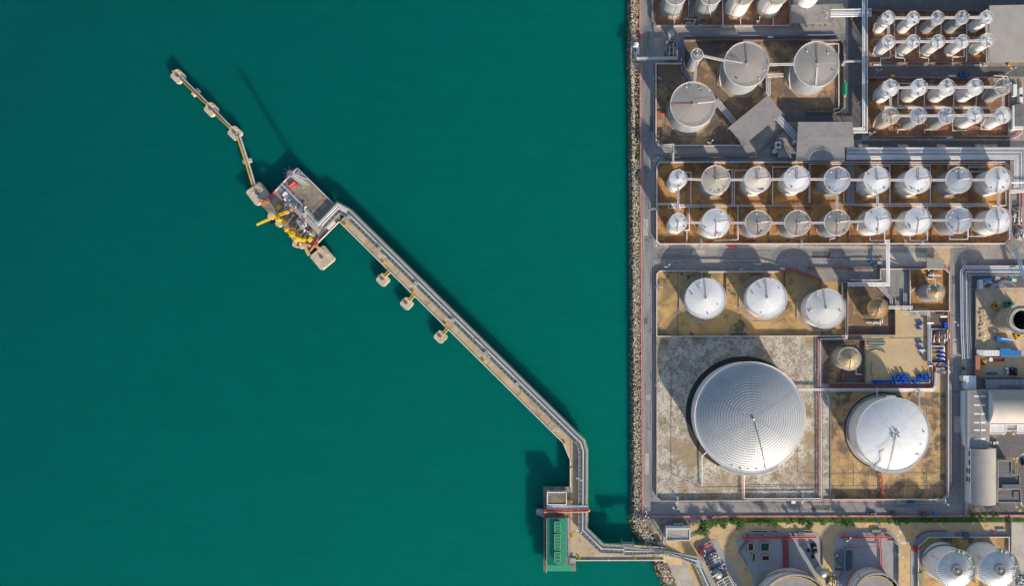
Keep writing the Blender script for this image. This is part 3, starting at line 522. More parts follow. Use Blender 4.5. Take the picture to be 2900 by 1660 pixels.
def tank(s, x, y, r, h, label, group=None, roof='r_white', shell='s_white', base='oct', rise=.13, foam=None, foamcol='redbrown', stair=None, rwalk=None, posts=20, railm='pink', seed=None, neck=None, plinth='plinth', dome=False, lip=.5, ribs=0, hatches=True, pf=1.2, apron=0):
    sc = SHEET[s][2]; P = px(s, x, y); c = W(P, h); k = S * (H - h) / H; R = r * sc * k
    lipw = .7 if R > 9 else lip; R0 = R - lipw; n = 64 if R > 9 else 40
    root = thing('storage_tank', label, 'storage tank', (c.x, c.y, 0), group); c2 = (c.x, c.y); rnd = random.Random(int(x * 7 + y * 13))
    if base:
        mb = MB(); nn = 8 if base == 'oct' else 40; rb = R0 * pf if base == 'oct' else R0 * 1.08
        ph = pi / 8 if base == 'oct' else 0
        mb.prism([(c.x + rb * cos(ph + 2 * pi * i / nn), c.y + rb * sin(ph + 2 * pi * i / nn)) for i in range(nn)], 0, .35); mb.build('foundation', M[plinth], root)
        if pf > 1.25:
            mb = MB(); q_ = [(c.x + rb * cos(ph + 2 * pi * i / 8), c.y + rb * sin(ph + 2 * pi * i / 8), .4) for i in range(9)]
            for a_, b_ in zip(q_[:-1], q_[1:]): mb.bar(a_, b_, .35, .3)
            mb.build('plinth_edge', M['pale'], root)
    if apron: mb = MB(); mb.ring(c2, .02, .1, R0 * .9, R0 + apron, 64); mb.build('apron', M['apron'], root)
    mb = MB(); mb.cyl(c2, .2, h, R0, n=n, top=False, bottom=False)
    for zz in [h * q for q in (.25, .5, .75)]: mb.tube(circle(c2, R0 + .01, zz, n), .05, 4, closed=True)
    mb.build('shell', M[shell], root)
    H1 = R0 * rise; ap = h + .05 + H1
    mb = MB()
    if dome:
        Rs = (R0 * R0 + H1 * H1) / (2 * H1); rr = [R0 * (1 - i / 12) for i in range(12)] + [.02]
        mb.surf(c2, n, [(q, h + .05 + sqrt(max(0, Rs * Rs - q * q)) - (Rs - H1)) for q in rr])
    else: mb.surf(c2, n, [(R0 + .05, h + .02), (R0 * .97, h + .08), (R0 * .6, h + .05 + H1 * .42), (R0 * .25, h + .05 + H1 * .8), (.15, ap)])
    ro = mb.build('roof', M[roof], root, origin=None)
    if ribs:
        mb = MB()
        for i in range(ribs):
            t = 2 * pi * i / ribs; mb.bar((c.x + R0 * cos(t), c.y + R0 * sin(t), h + .1), (c.x + .3 * R0 * cos(t), c.y + .3 * R0 * sin(t), h + .12 + H1 * .72), .12, .12)
        mb.build('roof_ribs', M['greypipe'], ro)
    mb = MB(); mb.ring(c2, h - .1, h + .02, R0 + .02, R, n); rw = mb.build('rim_walkway', M['ochre' if railm == 'ochre' else 'gratinglight'], root)
    rail(rw, 'handrail', c2, R - .06, h, railm, n, posts=posts)
    mb = MB(); mb.cyl(c2, ap - .25, ap + .35, .38, n=10); mb.cyl(c2, ap + .35, ap + .5, .55, .3, n=10); mb.build('vent', M['steel'], ro)
    def zr(q): return h + .1 + H1 * (1 - (q / R0) ** (2 if dome else 1))
    if foam is not None:
        t = radians(foam); d = Vector((cos(t), sin(t), 0)); mb = MB(); o_ = Vector((c.x, c.y, 0))
        mb.tube([o_ + d * .4 + Vector((0, 0, ap + .15))] + [o_ + d * (R0 * f_) + Vector((0, 0, zr(R0 * f_) + .3)) for f_ in (.2, .4, .6, .8)] + [ o_ + d * (R + .05) + Vector((0, 0, h + .35)), o_ + d * (R + .25) + Vector((0, 0, h - .3)), o_ + d * (R + .25) + Vector((0, 0, .4)), o_ + d * (R * 1.24) + Vector((0, 0, .4))], .13, 6)
        mb.build('foam_pipe', M[foamcol], root)
    if rwalk is not None:
        t = radians(rwalk); d = Vector((cos(t), sin(t), 0)); e = Vector((-d.y, d.x, 0)); o_ = Vector((c.x, c.y, 0)); mb = MB()
        a, b = o_ + d * R + Vector((0, 0, h + .25)), o_ + d * (R0 * .2) + Vector((0, 0, zr(R0 * .2) + .25)); mb.bar(a, b, .7, .08)
        for sg in (-1, 1):
            q = e * (.35 * sg); mb.bar(a + q + Vector((0, 0, .95)), b + q + Vector((0, 0, .95)), .06)
            for i in range(7): w_ = a.lerp(b, i / 6) + q; mb.bar(w_, w_ + Vector((0, 0, .95)), .05)
        mb.build('roof_walkway', M['pink' if railm == 'pink' else 'steel'], ro)
    if stair is not None:
        a0, a1 = radians(stair[0]), radians(stair[1]); mb = MB(); ns = int(max(14, h / .3)); pr = []
        for i in range(ns + 1):
            u = i / ns; t = a0 + (a1 - a0) * u; z = .4 + (h - .4) * u
            mb.bar((c.x + (R0 + .05) * cos(t), c.y + (R0 + .05) * sin(t), z), (c.x + (R0 + .85) * cos(t), c.y + (R0 + .85) * sin(t), z), .34, .05)
            pr.append((c.x + (R0 + .85) * cos(t), c.y + (R0 + .85) * sin(t), z + 1.0))
        mb.tube(pr, .06, 4); mb.tube([(p_[0], p_[1], p_[2] - 1.0) for p_ in pr], .08, 4); mb.build('stair', M[railm], root)
    if hatches:
        for i in range(4 if R > 5 else 3):
            t = rnd.uniform(0, 2 * pi); q = R0 * rnd.uniform(.72, .9); mb = MB(); cx, cy, z = c.x + q * cos(t), c.y + q * sin(t), zr(q)
            mb.cyl((cx, cy), z - .1, z + .35, .32, n=10); mb.cyl((cx, cy), z + .35, z + .42, .4, n=10)
            if i % 2: mb.bar((cx, cy, z + .3), (cx + .8 * cos(t), cy + .8 * sin(t), z + .75), .16)
            mb.build('roof_hatch', M[('white', 'steeld')[i % 2]], ro)
        t = rnd.uniform(0, 2 * pi); mb = MB(); a = Vector((c.x + R0 * .97 * cos(t), c.y + R0 * .97 * sin(t), h)); mb.tube([a, a + Vector((0, 0, 1.6)), a + Vector((.5 * cos(t), .5 * sin(t), 1.9)), a + Vector((.9 * cos(t), .9 * sin(t), 1.3))], .09, 5); mb.build('gauge_pipe', M['white'], ro)
    if neck:           # goose-neck line over the rim
        t = radians(neck); d = Vector((cos(t), sin(t), 0)); e = Vector((-d.y, d.x, 0)); o_ = Vector((c.x, c.y, 0)); mb = MB()
        mb.tube([o_ + d * (R0 * .8) - e * .6 + Vector((0, 0, zr(R0 * .8) + .3)), o_ + d * (R + .5) - e * .3 + Vector((0, 0, h + .6)), o_ + d * (R + .6) + e * .3 + Vector((0, 0, h + .6)), o_ + d * (R * .85) + e * (R * .35) + Vector((0, 0, h + .5))], .11, 5)
        mb.build('vapour_pipe', M['whitepipe'], root)
    return dict(c=c2, R=R, h=h, root=root)
def walkway(A, B, label, group='walkways between tanks', m='pink', w=.9):
    a, b = Vector((A['c'][0], A['c'][1], A['h'])), Vector((B['c'][0], B['c'][1], B['h'])); d = (b - a); d.z = 0; d.normalize()
    a = a + d * A['R']; b = b - d * B['R']; a.z = A['h'] + .03; b.z = B['h'] + .03; root = thing('walkway', label, 'walkway', a, group); e = Vector((-d.y, d.x, 0))
    mb = MB(); mb.bar(a, b, w, .1); mb.build('deck', M['gratinglight'], root)
    for sg in (-1, 1):
        mb = MB(); q = e * (w / 2 * sg)
        for zz in (.1, .55, 1.1): mb.bar(a + q + Vector((0, 0, zz)), b + q + Vector((0, 0, zz)), .1)
        n_ = max(2, int((b - a).length / 1.2))
        for i in range(n_ + 1): p = a.lerp(b, i / n_) + q; mb.bar(p, p + Vector((0, 0, 1.1)), .08)
        mb.build('handrail', M[m], root)
# --- row cut by the top edge
TOPR = [(505, -62, 's_grey', 'r_grey', 'grey'), (835, -62, 's_grey', 'r_grey', 'grey'), (1140, -62, 's_white', 'r_tan', 'white'), (1450, -62, 's_white', 'r_tan', 'white'), (1795, -118, 's_white', 'r_white', 'white')]  # first tank's grey coat has the shade on it mixed in
lab = ['shade-grey tank cut by the top edge, beside the coast road', 'grey tank with red stair cut by the top edge, second from the coast road', 'white tank with tan roof cut by the top edge, next to the grey pair', 'white tank with tan roof cut by the top edge, beside the grey canopy roof', 'white tank barely showing at the top edge, behind the grey canopy roof']
TR = [tank('a', x, y, 112, 16, lab[i], 'tanks of the compound at the top edge', roof=rf, shell=sh, foam=(-80, -95, -110, -112, -90)[i], foamcol=('steel', 'redpipe', 'redbrown', 'redbrown', 'white')[i], stair=(None, (-60, -100), None, (60, -30), None)[i]) for i, (x, y, sh, rf, _) in enumerate(TOPR)]
# --- the three broad grey tanks and their stair tower
A1 = tank('a', 1168, 605, 212, 15, 'broad grey cone-roofed tank with red roof pipe, next to the small stair tower', 'broad grey cone-roofed tanks', 'r_grey', 's_grey', foam=92, foamcol='redbrown', stair=(-150, -215), rwalk=168, posts=36, pf=1.17)
A2 = tank('a', 1825, 603, 213, 15, 'broad grey cone-roofed tank with red centre beacon, beside the green cylinder', 'broad grey cone-roofed tanks', 'r_grey', 's_grey', foam=90, foamcol='redbrown', stair=(-140, -200), rwalk=-92, posts=36, pf=1.17)
B1 = tank('a', 668, 980, 213, 15, 'broad grey cone-roofed tank beside the coast road, red pipe across its roof', 'broad grey cone-roofed tanks', 'r_grey', 's_grey', foam=180, foamcol='redpipe', stair=(15, -70), rwalk=8, posts=36, pf=1.17)
TW = tank('a', 706, 515, 58, 16, 'slim grey silo tank with railed top beside the broad grey tanks', None, 'r_grey', 's_grey', base='round', rise=.2, posts=18)
walkway(TW, A1, 'long pale walkway from slim silo to the broad grey tank right of it')
walkway(A1, A2, 'pale walkway linking the two broad grey tanks at the upper side')
walkway(TW, B1, 'short pale walkway from slim silo down to broad grey tank by coast road')
# --- the four rows of slim tanks, upper right
SL1 = [(643, 168), (875, 170), (1103, 168), (1333, 165), (1563, 163)]; SL2 = [(645, 395), (875, 390), (1108, 390), (1337, 390), (1567, 376)]
SL3 = [(662, 825), (930, 820), (1193, 822), (1455, 818), (1715, 815)]; SL4 = [(665, 1087), (925, 1085), (1187, 1085), (1455, 1080), (1717, 1080)]
wrows = ['top row of slim tanks', 'second row of slim tanks', 'third row of slim tanks', 'fourth row of slim tanks']
def slim(rows, ri, r, h):
    out = []
    for i, (x, y) in enumerate(rows):
        rf, sh, cw = 'r_white', 's_white', 'white'  # grey shells in these rows carry shade in their colour
        if ri == 0 and i in (2, 3): rf, sh, cw = 'r_blue', 's_grey', 'grey'
        if ri == 2 and i == 4: rf, sh, cw = 'r_grey', 's_grey', 'dark grey'
        if ri == 3 and i == 0: rf, sh, cw = 'r_tan', 's_tan', 'tan'
        if ri == 3 and i in (1, 2): rf, sh, cw = 'r_blue', 's_grey', 'grey'
        end = ', by the white pipe rack' if i == 0 else (', by the ' + ('large grey roof' if ri < 2 else 'site huts') if i == 4 else '')
        out.append(tank('b', x, y, r, h, f'{cw} slim tank, {ORD[i]} in the {wrows[ri]}{end}'.replace('dark grey slim tank', 'dark slim tank'), 'slim storage tanks in four rows', rf, sh, rise=.16, posts=14, foam=((-95, -100, -92, -98, -90)[i] + ri * 5) if ri in (1, 3) else 95, foamcol=('redbrown' if ri != 3 else 'redpipe'), neck=(70 if i % 2 else 85) if ri in (0, 2) else None, rwalk=None if ri == 0 else (5 if i < 4 else 185), stair=(-150, -230) if (i in (0, 4)) else None))
    return out
S1, S2, S3, S4 = slim(SL1, 0, 62, 12), slim(SL2, 1, 64, 12), slim(SL3, 2, 78, 12.4), slim(SL4, 3, 78, 12.4)
for ri, R_ in enumerate((S1, S2, S3, S4)):
    for i in range(4): walkway(R_[i], R_[i + 1], f'walkway between {ORD[i]} and {ORD[i + 1]} tanks of the {wrows[ri]}')
for A_, B_, t in ((S1[0], S2[0], 'first tanks of top and second rows'), (S1[4], S2[4], 'last tanks of top and second rows'), (S3[0], S4[0], 'first tanks of third and fourth rows'), (S3[4], S4[4], 'last tanks of third and fourth rows')): walkway(A_, B_, f'upright walkway joining the {t} of slim tanks')
# --- the long middle compound: two rows of nine
U = [('c', 530, 355, 86, 'r_white', 's_white', 'small white'), ('c', 882, 363, 135, 'r_tan', 's_grey', 'grey tan-roofed'), ('c', 1272, 362, 124, 'r_stain', 's_white', 'rust-stained white'), ('c', 1640, 356, 124, 'r_white', 's_white', 'white'), ('d', 163, 362, 123, 'r_blue', 's_grey', 'blue-tinged grey'), ('d', 538, 365, 126, 'r_white', 's_white', 'white'), ('d', 920, 365, 126, 'r_white', 's_white', 'white'), ('d', 1303, 365, 123, 'r_blue', 's_grey', 'blue-tinged grey'), ('d', 1673, 362, 123, 'r_white', 's_white', 'white')]
LO = [('c', 530, 762, 86, 'r_white', 's_white', 'small white'), ('c', 884, 765, 134, 'r_white', 's_white', 'white'), ('c', 1275, 768, 122, 'r_grey', 's_grey', 'grey'), ('c', 1645, 768, 122, 'r_grey', 's_grey', 'grey'), ('d', 163, 764, 122, 'r_grey', 's_grey', 'grey'), ('d', 545, 744, 125, 'r_white', 's_white', 'white'), ('d', 922, 744, 125, 'r_white', 's_white', 'white'), ('d', 1302, 742, 123, 'r_blue', 's_grey', 'blue-tinged grey'), ('d', 1673, 742, 123, 'r_white', 's_white', 'white')]
def longrow(rows, nm, foam):
    out = []
    for i, (s, x, y, r, rf, sh, cw) in enumerate(rows):
        hh = 13 if i == 0 else 11.6
        out.append(tank(s, x, y, r, hh, f'{cw} tank, {ORD[i]} from the sea in {nm} row of long middle compound', 'tanks of the long middle compound', rf, sh, rise=.17, foam=foam + (i % 3) * 3 - 3, neck=(80 + 10 * (i % 2)) if foam > 0 else None, foamcol='redbrown' if foam > 0 else 'redpipe', rwalk=(None if i == 0 else 8 if i < 8 else (-95 if foam > 0 else 95)), stair=((-150, -215) if i in (5, 6) else (-30, -80)) if i in (1, 4, 5) else None))
    return out
RU, RL = longrow(U, 'upper', 90), longrow(LO, 'lower', -92)
for nm, R_ in (('upper', RU), ('lower', RL)):
    for i in range(8): walkway(R_[i], R_[i + 1], f'walkway between {ORD[i]} and {ORD[i + 1]} tanks of long compound\'s {nm} row')
for i in (0, 4, 5, 8): walkway(RU[i], RL[i], f'upright walkway joining upper and lower {ORD[i]} tanks of the long middle compound')
# --- the row below the long compound
T1 = tank('e', 787, 350, 190, 9, 'broad white tank beside the coast road, grey walkway slanting over its roof', 'broad white tanks above the dome', 'r_white', 's_white', rise=.15, pf=1.33, foam=92, rwalk=None, posts=30, railm='white')
T2 = tank('e', 1358, 347, 190, 9, 'broad white tank in the middle of three above the silver dome', 'broad white tanks above the dome', 'r_white', 's_white', rise=.15, pf=1.33, foam=92, posts=30, railm='white')
T3 = tank('f', 58, 445, 187, 10.4, 'broad white tank with brown streaks from its roof centre, above the barrel yard', 'broad white tanks above the dome', 'r_streak', 's_white', rise=.15, pf=1.3, foam=95, foamcol='steel', posts=30)
for T_, a in ((T1, 122), (T2, 122), (T3, 128)):       # the slanting roof walkways
    c = Vector((T_['c'][0], T_['c'][1], 0)); d = Vector((cos(radians(a)), sin(radians(a)), 0)); mb = MB(); p_, q_ = c + d * T_['R'] + Vector((0, 0, T_['h'] + .25)), c + d * 2.2 + Vector((0, 0, T_['h'] + .95)); mb.bar(p_, q_, .9, .12); e = Vector((-d.y, d.x, 0))
    for sg in (-1, 1): mb.bar(p_ + e * .45 * sg + Vector((0, 0, 1)), q_ + e * .45 * sg + Vector((0, 0, 1)), .07)
    mb.build('roof_walkway', M['greypipe'], T_['root'])
TRU = tank('f', 547, 443, 96, 12.7, 'small rust-brown tank with yellow rim in the red-floored compound', None, 'r_rust', 's_rust', rise=.36, foam=-105, foamcol='orange', rwalk=50, railm='ochre')
TC = tank('f', 1090, 290, 86, 10.8, 'small grey tank with pale cone in the corner compound by the east road', None, 'r_gold', 's_grey', rise=.38, posts=16, railm='steel')
TD = tank('f', 280, 915, 110, 10.3, 'small tan cone-roofed tank between the silver dome and the blue drums', None, 'r_gold', 's_tan', rise=.38, foam=-88, foamcol='redpipe', posts=18, railm='steel')
# --- the white dome-roofed tank
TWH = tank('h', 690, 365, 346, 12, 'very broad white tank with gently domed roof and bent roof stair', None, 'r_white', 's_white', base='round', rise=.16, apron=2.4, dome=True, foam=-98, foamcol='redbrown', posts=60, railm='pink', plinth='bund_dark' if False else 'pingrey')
c = Vector((TWH['c'][0], TWH['c'][1], 0)); mb = MB(); R_ = TWH['R']
for P in ([(0.0, -1.0), (-8.0, -9.5), (-7.2, -14.2), (-9.6, -16.6), (-9.0, -20.0)],):
    Q = [c + Vector((p[0], p[1], TWH['h'] + 3.3 * (1 - min(1, hypot(*p) / R_) ** 2))) for p in P]
    for a, b in zip(Q[:-1], Q[1:]):
        mb.bar(a, b, 1.0, .15); d = (b - a).normalized(); e = Vector((-d.y, d.x, 0))
        for sg in (-.5, .5): mb.bar(a + e * sg + Vector((0, 0, 1)), b + e * sg + Vector((0, 0, 1)), .08)
mb.build('roof_stair', M['steel'], TWH['root'])
mb = MB()
for t in (35, 90, 150, 210, 330): mb.cyl((c.x + 1.9 * cos(radians(t)), c.y + 1.9 * sin(radians(t))), TWH['h'] + 2.9, TWH['h'] + 4.1, .45, n=10)
mb.bar(c + Vector((-1.5, 0, TWH['h'] + 3.4)), c + Vector((-1.5, 0, TWH['h'] + 7.2)), .14); mb.build('vent_cluster', M['steel'], TWH['root'])
mb = MB(); mb.ring(TWH['c'], TWH['h'] - .1, TWH['h'] + .1, R_, R_ + 1.6, 20, radians(235), radians(302)); mb.ring(TWH['c'], TWH['h'] - .1, TWH['h'] + .05, R_, R_ + 1.2, 8, radians(85), radians(100)); mb.build('platform', M['gratinglight'], TWH['root'])
# --- the great silver dome
def big_dome():
    h = 13.4; P = px('g', 1200, 88); c = W((2123, 1182), h); R = 154 * S * (H - h) / H; root = thing('storage_tank', 'giant silver dome-roofed tank on pale sand near the sea wall', 'storage tank', (c.x, c.y, 0)); c2 = (c.x, c.y)
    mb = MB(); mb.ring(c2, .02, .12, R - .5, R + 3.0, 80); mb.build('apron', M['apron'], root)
    mb = MB(); mb.cyl(c2, .2, h, R, n=96, top=False, bottom=False); mb.build('shell', M['s_white'], root)
    rs = 7.4; Rs = (R * R + rs * rs) / (2 * rs)
    def z(q): return h + .1 + sqrt(max(0, Rs * Rs - q * q)) - (Rs - rs)
    mb = MB(); mb.surf(c2, 96, [(R * (1 - i / 24), z(R * (1 - i / 24))) for i in range(24)] + [(.02, z(0))]); mb.build('roof', M['alu'], root)
    mb = MB(); nr = 21
    for i in range(1, nr):
        q = R * i / nr; mb.tube(circle(c2, q, z(q) + .02, max(24, i * 6)), .10, 4, closed=True)
        nn = i * 6
        for j in range(nn):
            t = 2 * pi * (j + (.5 if i % 2 else 0)) / nn; x, y = c.x + q * cos(t), c.y + q * sin(t); mb.cyl((x, y), z(q) - .05, z(q) + .1, .17, n=6, smooth=False)
    for i in range(nr - 1):                       # the slanting struts between rings
        q0, q1 = R * i / nr, R * (i + 1) / nr; nn = (i + 1) * 6
        for j in range(nn):
            t = 2 * pi * (j + (.5 if (i + 1) % 2 else 0)) / nn
            if i == 0: t0s = [t]
            else:
                n0 = i * 6; o0 = .5 if i % 2 else 0; f = t / (2 * pi) * n0 - o0; t0s = [2 * pi * (math.floor(f) + o0) / n0, 2 * pi * (math.floor(f) + 1 + o0) / n0]
            for t0 in t0s: mb.bar((c.x + q0 * cos(t0), c.y + q0 * sin(t0), z(q0) + .02), (c.x + q1 * cos(t), c.y + q1 * sin(t), z(q1) + .02), .06, .06)
    mb.build('panel_seams', M['aluseam'], root)
    mb = MB(); mb.ring(c2, h - .1, h + .15, R, R + .7, 96); mb.build('rim_walkway', M['pink'], root)
    rail(root, 'handrail', c2, R + .65, h + .1, 'pink', 96, posts=70)
    mb = MB(); mb.ring(c2, h - .1, h + .1, R + .7, R + 2.2, 30, radians(238), radians(300)); mb.build('platform', M['gratinglight'], root)
    rail(root, 'platform_rail', c2, R + 2.15, h + .1, 'pink', 30, radians(238), radians(300), 22)
    mb = MB(); a0, a1 = radians(300), radians(322); mb.ring(c2, h - 1.2, h - 1.0, R + .7, R + 2.0, 12, a0, a1); mb.build('stair_landing', M['pink'], root)
    t = radians(-73); mb = MB(); pp = [(c.x + q * cos(t), c.y + q * sin(t), z(q) + .25) for q in [R * v / 10 for v in range(0, 11)]]; e = Vector((-sin(t), cos(t), 0))
    for a, b in zip(pp[:-1], pp[1:]): mb.bar(a, b, .45, .08)
    mb.build('roof_ladder', M['steeld'], root)
    mb = MB(); mb.cyl(c2, z(0) - .2, z(0) + .7, .6, n=12); mb.cyl(c2, z(0) + .7, z(0) + .9, .8, .4, n=12); mb.build('vent', M['steel'], root)
    for i in range(5):
        t = radians(250 + 9 * i); q = R * .955; mb = MB(); mb.cyl((c.x + q * cos(t), c.y + q * sin(t)), z(q) - .1, z(q) + .7, .4, n=10); mb.build('roof_hatch', M['steeld' if i % 2 else 'white'], root)
    return dict(c=c2, R=R, h=h, root=root)
DOME = big_dome()
# --- open-topped tanks cut by the lower edge
def floating(s, x, y, r, h, label, drop, shellm='s_white', bands=True, emblem=None, stairs=None):
    sc = SHEET[s][2]; c = W(px(s, x, y), h); R = r * sc * S * (H - h) / H; c2 = (c.x, c.y); root = thing('storage_tank', label, 'storage tank', (c.x, c.y, 0), 'open-topped tanks at the lower edge')
    mb = MB(); mb.ring(c2, 0, .4, R - .4, R + .6, 72); mb.build('foundation', M['wallred'], root)
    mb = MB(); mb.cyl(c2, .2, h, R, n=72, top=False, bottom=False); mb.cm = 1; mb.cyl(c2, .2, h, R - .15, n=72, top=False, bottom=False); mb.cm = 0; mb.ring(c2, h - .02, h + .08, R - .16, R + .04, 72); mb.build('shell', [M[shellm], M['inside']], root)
    for i, f in enumerate((.2, .45, .72)):
        mb = MB(); mb.tube(circle(c2, R + .12, h * f, 72), .10, 5, closed=True); mb.build('cooling_ring', M['redbrown'], root)
    mb = MB(); mb.ring(c2, h - 1.2, h - 1.0, R + .02, R + .6, 72); mb.build('rim_walkway', M['redbrown'], root)
    rail(root, 'handrail', c2, R + .55, h - 1.0, 'pink', 72, posts=50)
    ri = R - 1.7; zf = h - drop
    mb = MB(); mb.cyl(c2, zf - .4, zf, R - .16, n=64); mb.build('seal', M['black'], root)
    mb = MB(); mb.ring(c2, zf, zf + .35, ri - .25, ri + .1, 64); mb.build('pontoon_edge', M['yellow'], root)
    mb = MB(); mb.cyl(c2, zf + .02, zf + .2, ri - .3, n=64); mb.build('floating_roof', M['roofgrey'], root)
    for i in range(18):
        t = 2 * pi * i / 18; mb = MB(); mb.bar((c.x + (R - .1) * cos(t), c.y + (R - .1) * sin(t), zf + .5), (c.x + ri * cos(t), c.y + ri * sin(t), zf + .35), .14); mb.build('brace', M['steel'], root)
    if stairs:
        a0, a1 = radians(stairs[0]), radians(stairs[1]); mb = MB(); pr = []
        for i in range(41):
            u = i / 40; t = a0 + (a1 - a0) * u; z = .4 + (h - 1.4) * u; mb.bar((c.x + R * cos(t), c.y + R * sin(t), z), (c.x + (R + 1.0) * cos(t), c.y + (R + 1.0) * sin(t), z), .5, .06); pr.append((c.x + (R + 1.0) * cos(t), c.y + (R + 1.0) * sin(t), z + .9))
        mb.tube(pr, .09, 4); mb.build('stair', M['steelg'], root)
    if emblem is not None: put_emblem(root, c2, R + .03, h * .55, radians(emblem))
    return root
def put_emblem(root, c2, R, z, t):          # a small tilted flag mark with two lines of worn lettering under it
    def q(a, zz, rr=.02): return (c2[0] + (R + rr) * cos(a), c2[1] + (R + rr) * sin(a), zz)
    da = 1.0 / R
    for nm, m, pts in (('emblem', 'blue', [(-.1, .9), (.35, .7), (.5, 1.6), (.05, 1.8)]), ('emblem', 'redpipe', [(-.3, .05), (.15, -.15), (.33, .62), (-.12, .82)]), ('emblem', 'road_yellow', [(-.55, -.5), (-.2, -.6), (-.1, -.2), (-.45, -.1)])):
        mb = MB(); mb.add([q(t - p[0] * da, z + p[1]) for p in pts], [(0, 1, 2, 3)], False); mb.build(nm, M[m], root)
    mb = MB()
    for row in range(2):
        for i in range(9 if row == 0 else 6):
            a = t + (2.2 - .34 * i) * da * -1; zz = z - 1.5 - .8 * row; mb.add([q(a, zz), q(a + .2 * da, zz), q(a + .2 * da, zz + .45), q(a, zz + .45)], [(0, 1, 2, 3)])
    mb.build('lettering', M['greypipe'], root)
floating('i', 2166, 1377, 452, 12, 'large open-topped white tank with red rings, half cut by the lower edge', 3.0, stairs=(150, 62), emblem=None)
floating('j', 730, 1190, 281, 11, 'smaller open-topped white tank with flag emblem, cut by the lower edge', 2.2, emblem=132)
# --- two ribbed tanks, lower right
def ribbed(x, y, label, emblem):
    h = 15.0; c = W(px('j', x, y), h); R = 236 * k2 * S * (H - h) / H; c2 = (c.x, c.y); root = thing('storage_tank', label, 'storage tank', (c.x, c.y, 0), 'ribbed white tanks at the lower right')
    mb = MB(); mb.cyl(c2, .1, .6, R + .5, n=56); mb.build('foundation', M['pingrey'], root)
    mb = MB(); mb.cyl(c2, .3, h, R, n=64, top=False, bottom=False); mb.build('shell', M['s_white'], root)
    rs = 2.4; mb = MB(); mb.surf(c2, 64, [(R, h), (R * .75, h + rs * .45), (R * .5, h + rs * .78), (R * .25, h + rs)]); mb.build('roof', M['r_white'], root)
    mb = MB()
    for i in range(44):
        t = 2 * pi * i / 44; pp = [(c.x + R * f * cos(t), c.y + R * f * sin(t), h + rs * g__ + .06) for f, g__ in ((.99, .01), (.75, .45), (.5, .78), (.26, 1.0))]
        for a, b in zip(pp[:-1], pp[1:]): mb.bar(a, b, .24, .2)
    mb.build('roof_ribs', M['greypipe'], root)
    mb = MB(); mb.cyl(c2, h + rs - .1, h + rs + .25, R * .25, n=12); mb.build('hub', M['steeld'], root)
    mb = MB(); mb.ring(c2, h + rs + .2, h + rs + .4, R * .24, R * .28, 24); mb.build('hub_edge', M['steelg'], root)
    mb = MB(); mb.cyl(c2, h + rs + .25, h + rs + .9, .42, n=12); mb.build('vent', M['white'], root)
    mb = MB(); mb.ring(c2, h + .1, h + .25, R * .82, R + 1.0, 40, radians(-35), radians(92)); mb.build('platform', M['grating'], root)
    rail(root, 'platform_rail', c2, R + .95, h + .2, 'steelg', 40, radians(-35), radians(92), 30); rail(root, 'platform_rail', c2, R * .83, h + .2, 'steelg', 40, radians(-35), radians(92), 24)
    mb = MB(); mb.bar((c.x + R * .28, c.y + .2, h + rs), (c.x + R * .95, c.y + .2, h + .5), 1.0, .12); mb.build('roof_walkway', M['steelg'], root)
    rail(root, 'handrail', c2, R - .05, h, 'pink', 56, radians(92), radians(325), 40)
    for i, t in enumerate((-28, 10, 40, 66, 80)):
        mb = MB(); t = radians(t); q = R * .95; mb.cyl((c.x + q * cos(t), c.y + q * sin(t)), h + .2, h + 1.0, .35, n=8); mb.bar((c.x + q * cos(t), c.y + q * sin(t), h + .8), (c.x + (q + .9) * cos(t), c.y + (q + .9) * sin(t), h + 1.1), .2); mb.build('valve', M['white'], root)
    if emblem:
        a0, a1 = radians(165), radians(75); mb = MB(); pr = []
        for i in range(46):
            u = i / 45; t = a0 + (a1 - a0) * u; z = 2.5 + (h - 9) * u; mb.bar((c.x + R * cos(t), c.y + R * sin(t), z), (c.x + (R + .9) * cos(t), c.y + (R + .9) * sin(t), z), .42, .06); pr.append((c.x + (R + .9) * cos(t), c.y + (R + .9) * sin(t), z + .8))
        mb.tube(pr, .09, 4); mb.build('stair', M['steelg'], root); put_emblem(root, c2, R + .03, h * .62, radians(150))
    return root
ribbed(1685, 850, 'white ribbed-roof tank with flag emblem and wrapped stair, lower right corner', True)
ribbed(2215, 845, 'white ribbed-roof tank without emblem, in the lower right corner', False)
# --- raw concrete tank under construction, right edge
h = 14.5; c = W(px('f', 1897, 551), h); R = 118 * k1 * S * (H - h) / H; c2 = (c.x, c.y)
t_ = thing('storage_tank', 'raw concrete open tank under construction at the right edge', 'storage tank', (c.x, c.y, 0))
mb = MB(); mb.cyl(c2, 0, h, R, n=56, top=False, bottom=False)
for q in range(1, 12): mb.tube(circle(c2, R + .01, h * q / 12, 56), .06, 4, closed=True)
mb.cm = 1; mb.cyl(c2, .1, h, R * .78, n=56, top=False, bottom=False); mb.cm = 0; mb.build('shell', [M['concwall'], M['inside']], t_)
mb = MB(); mb.ring(c2, h - .3, h + .02, R * .78, R, 56); mb.build('rim', M['pale'], t_)
mb = MB(); mb.ring(c2, h - .5, h - .3, R, R + 1.1, 56); mb.build('scaffold_deck', M['steeld'], t_)
rail(t_, 'scaffold_rail', c2, R + 1.05, h - .3, 'gratinglight', 56, posts=40); rail(t_, 'scaffold_rail', c2, R * .8, h, 'white', 56, posts=30)
mb = MB(); mb.cyl(c2, 0, .3, R * .78, n=40); mb.build('floor_slab', M['inside'], t_)

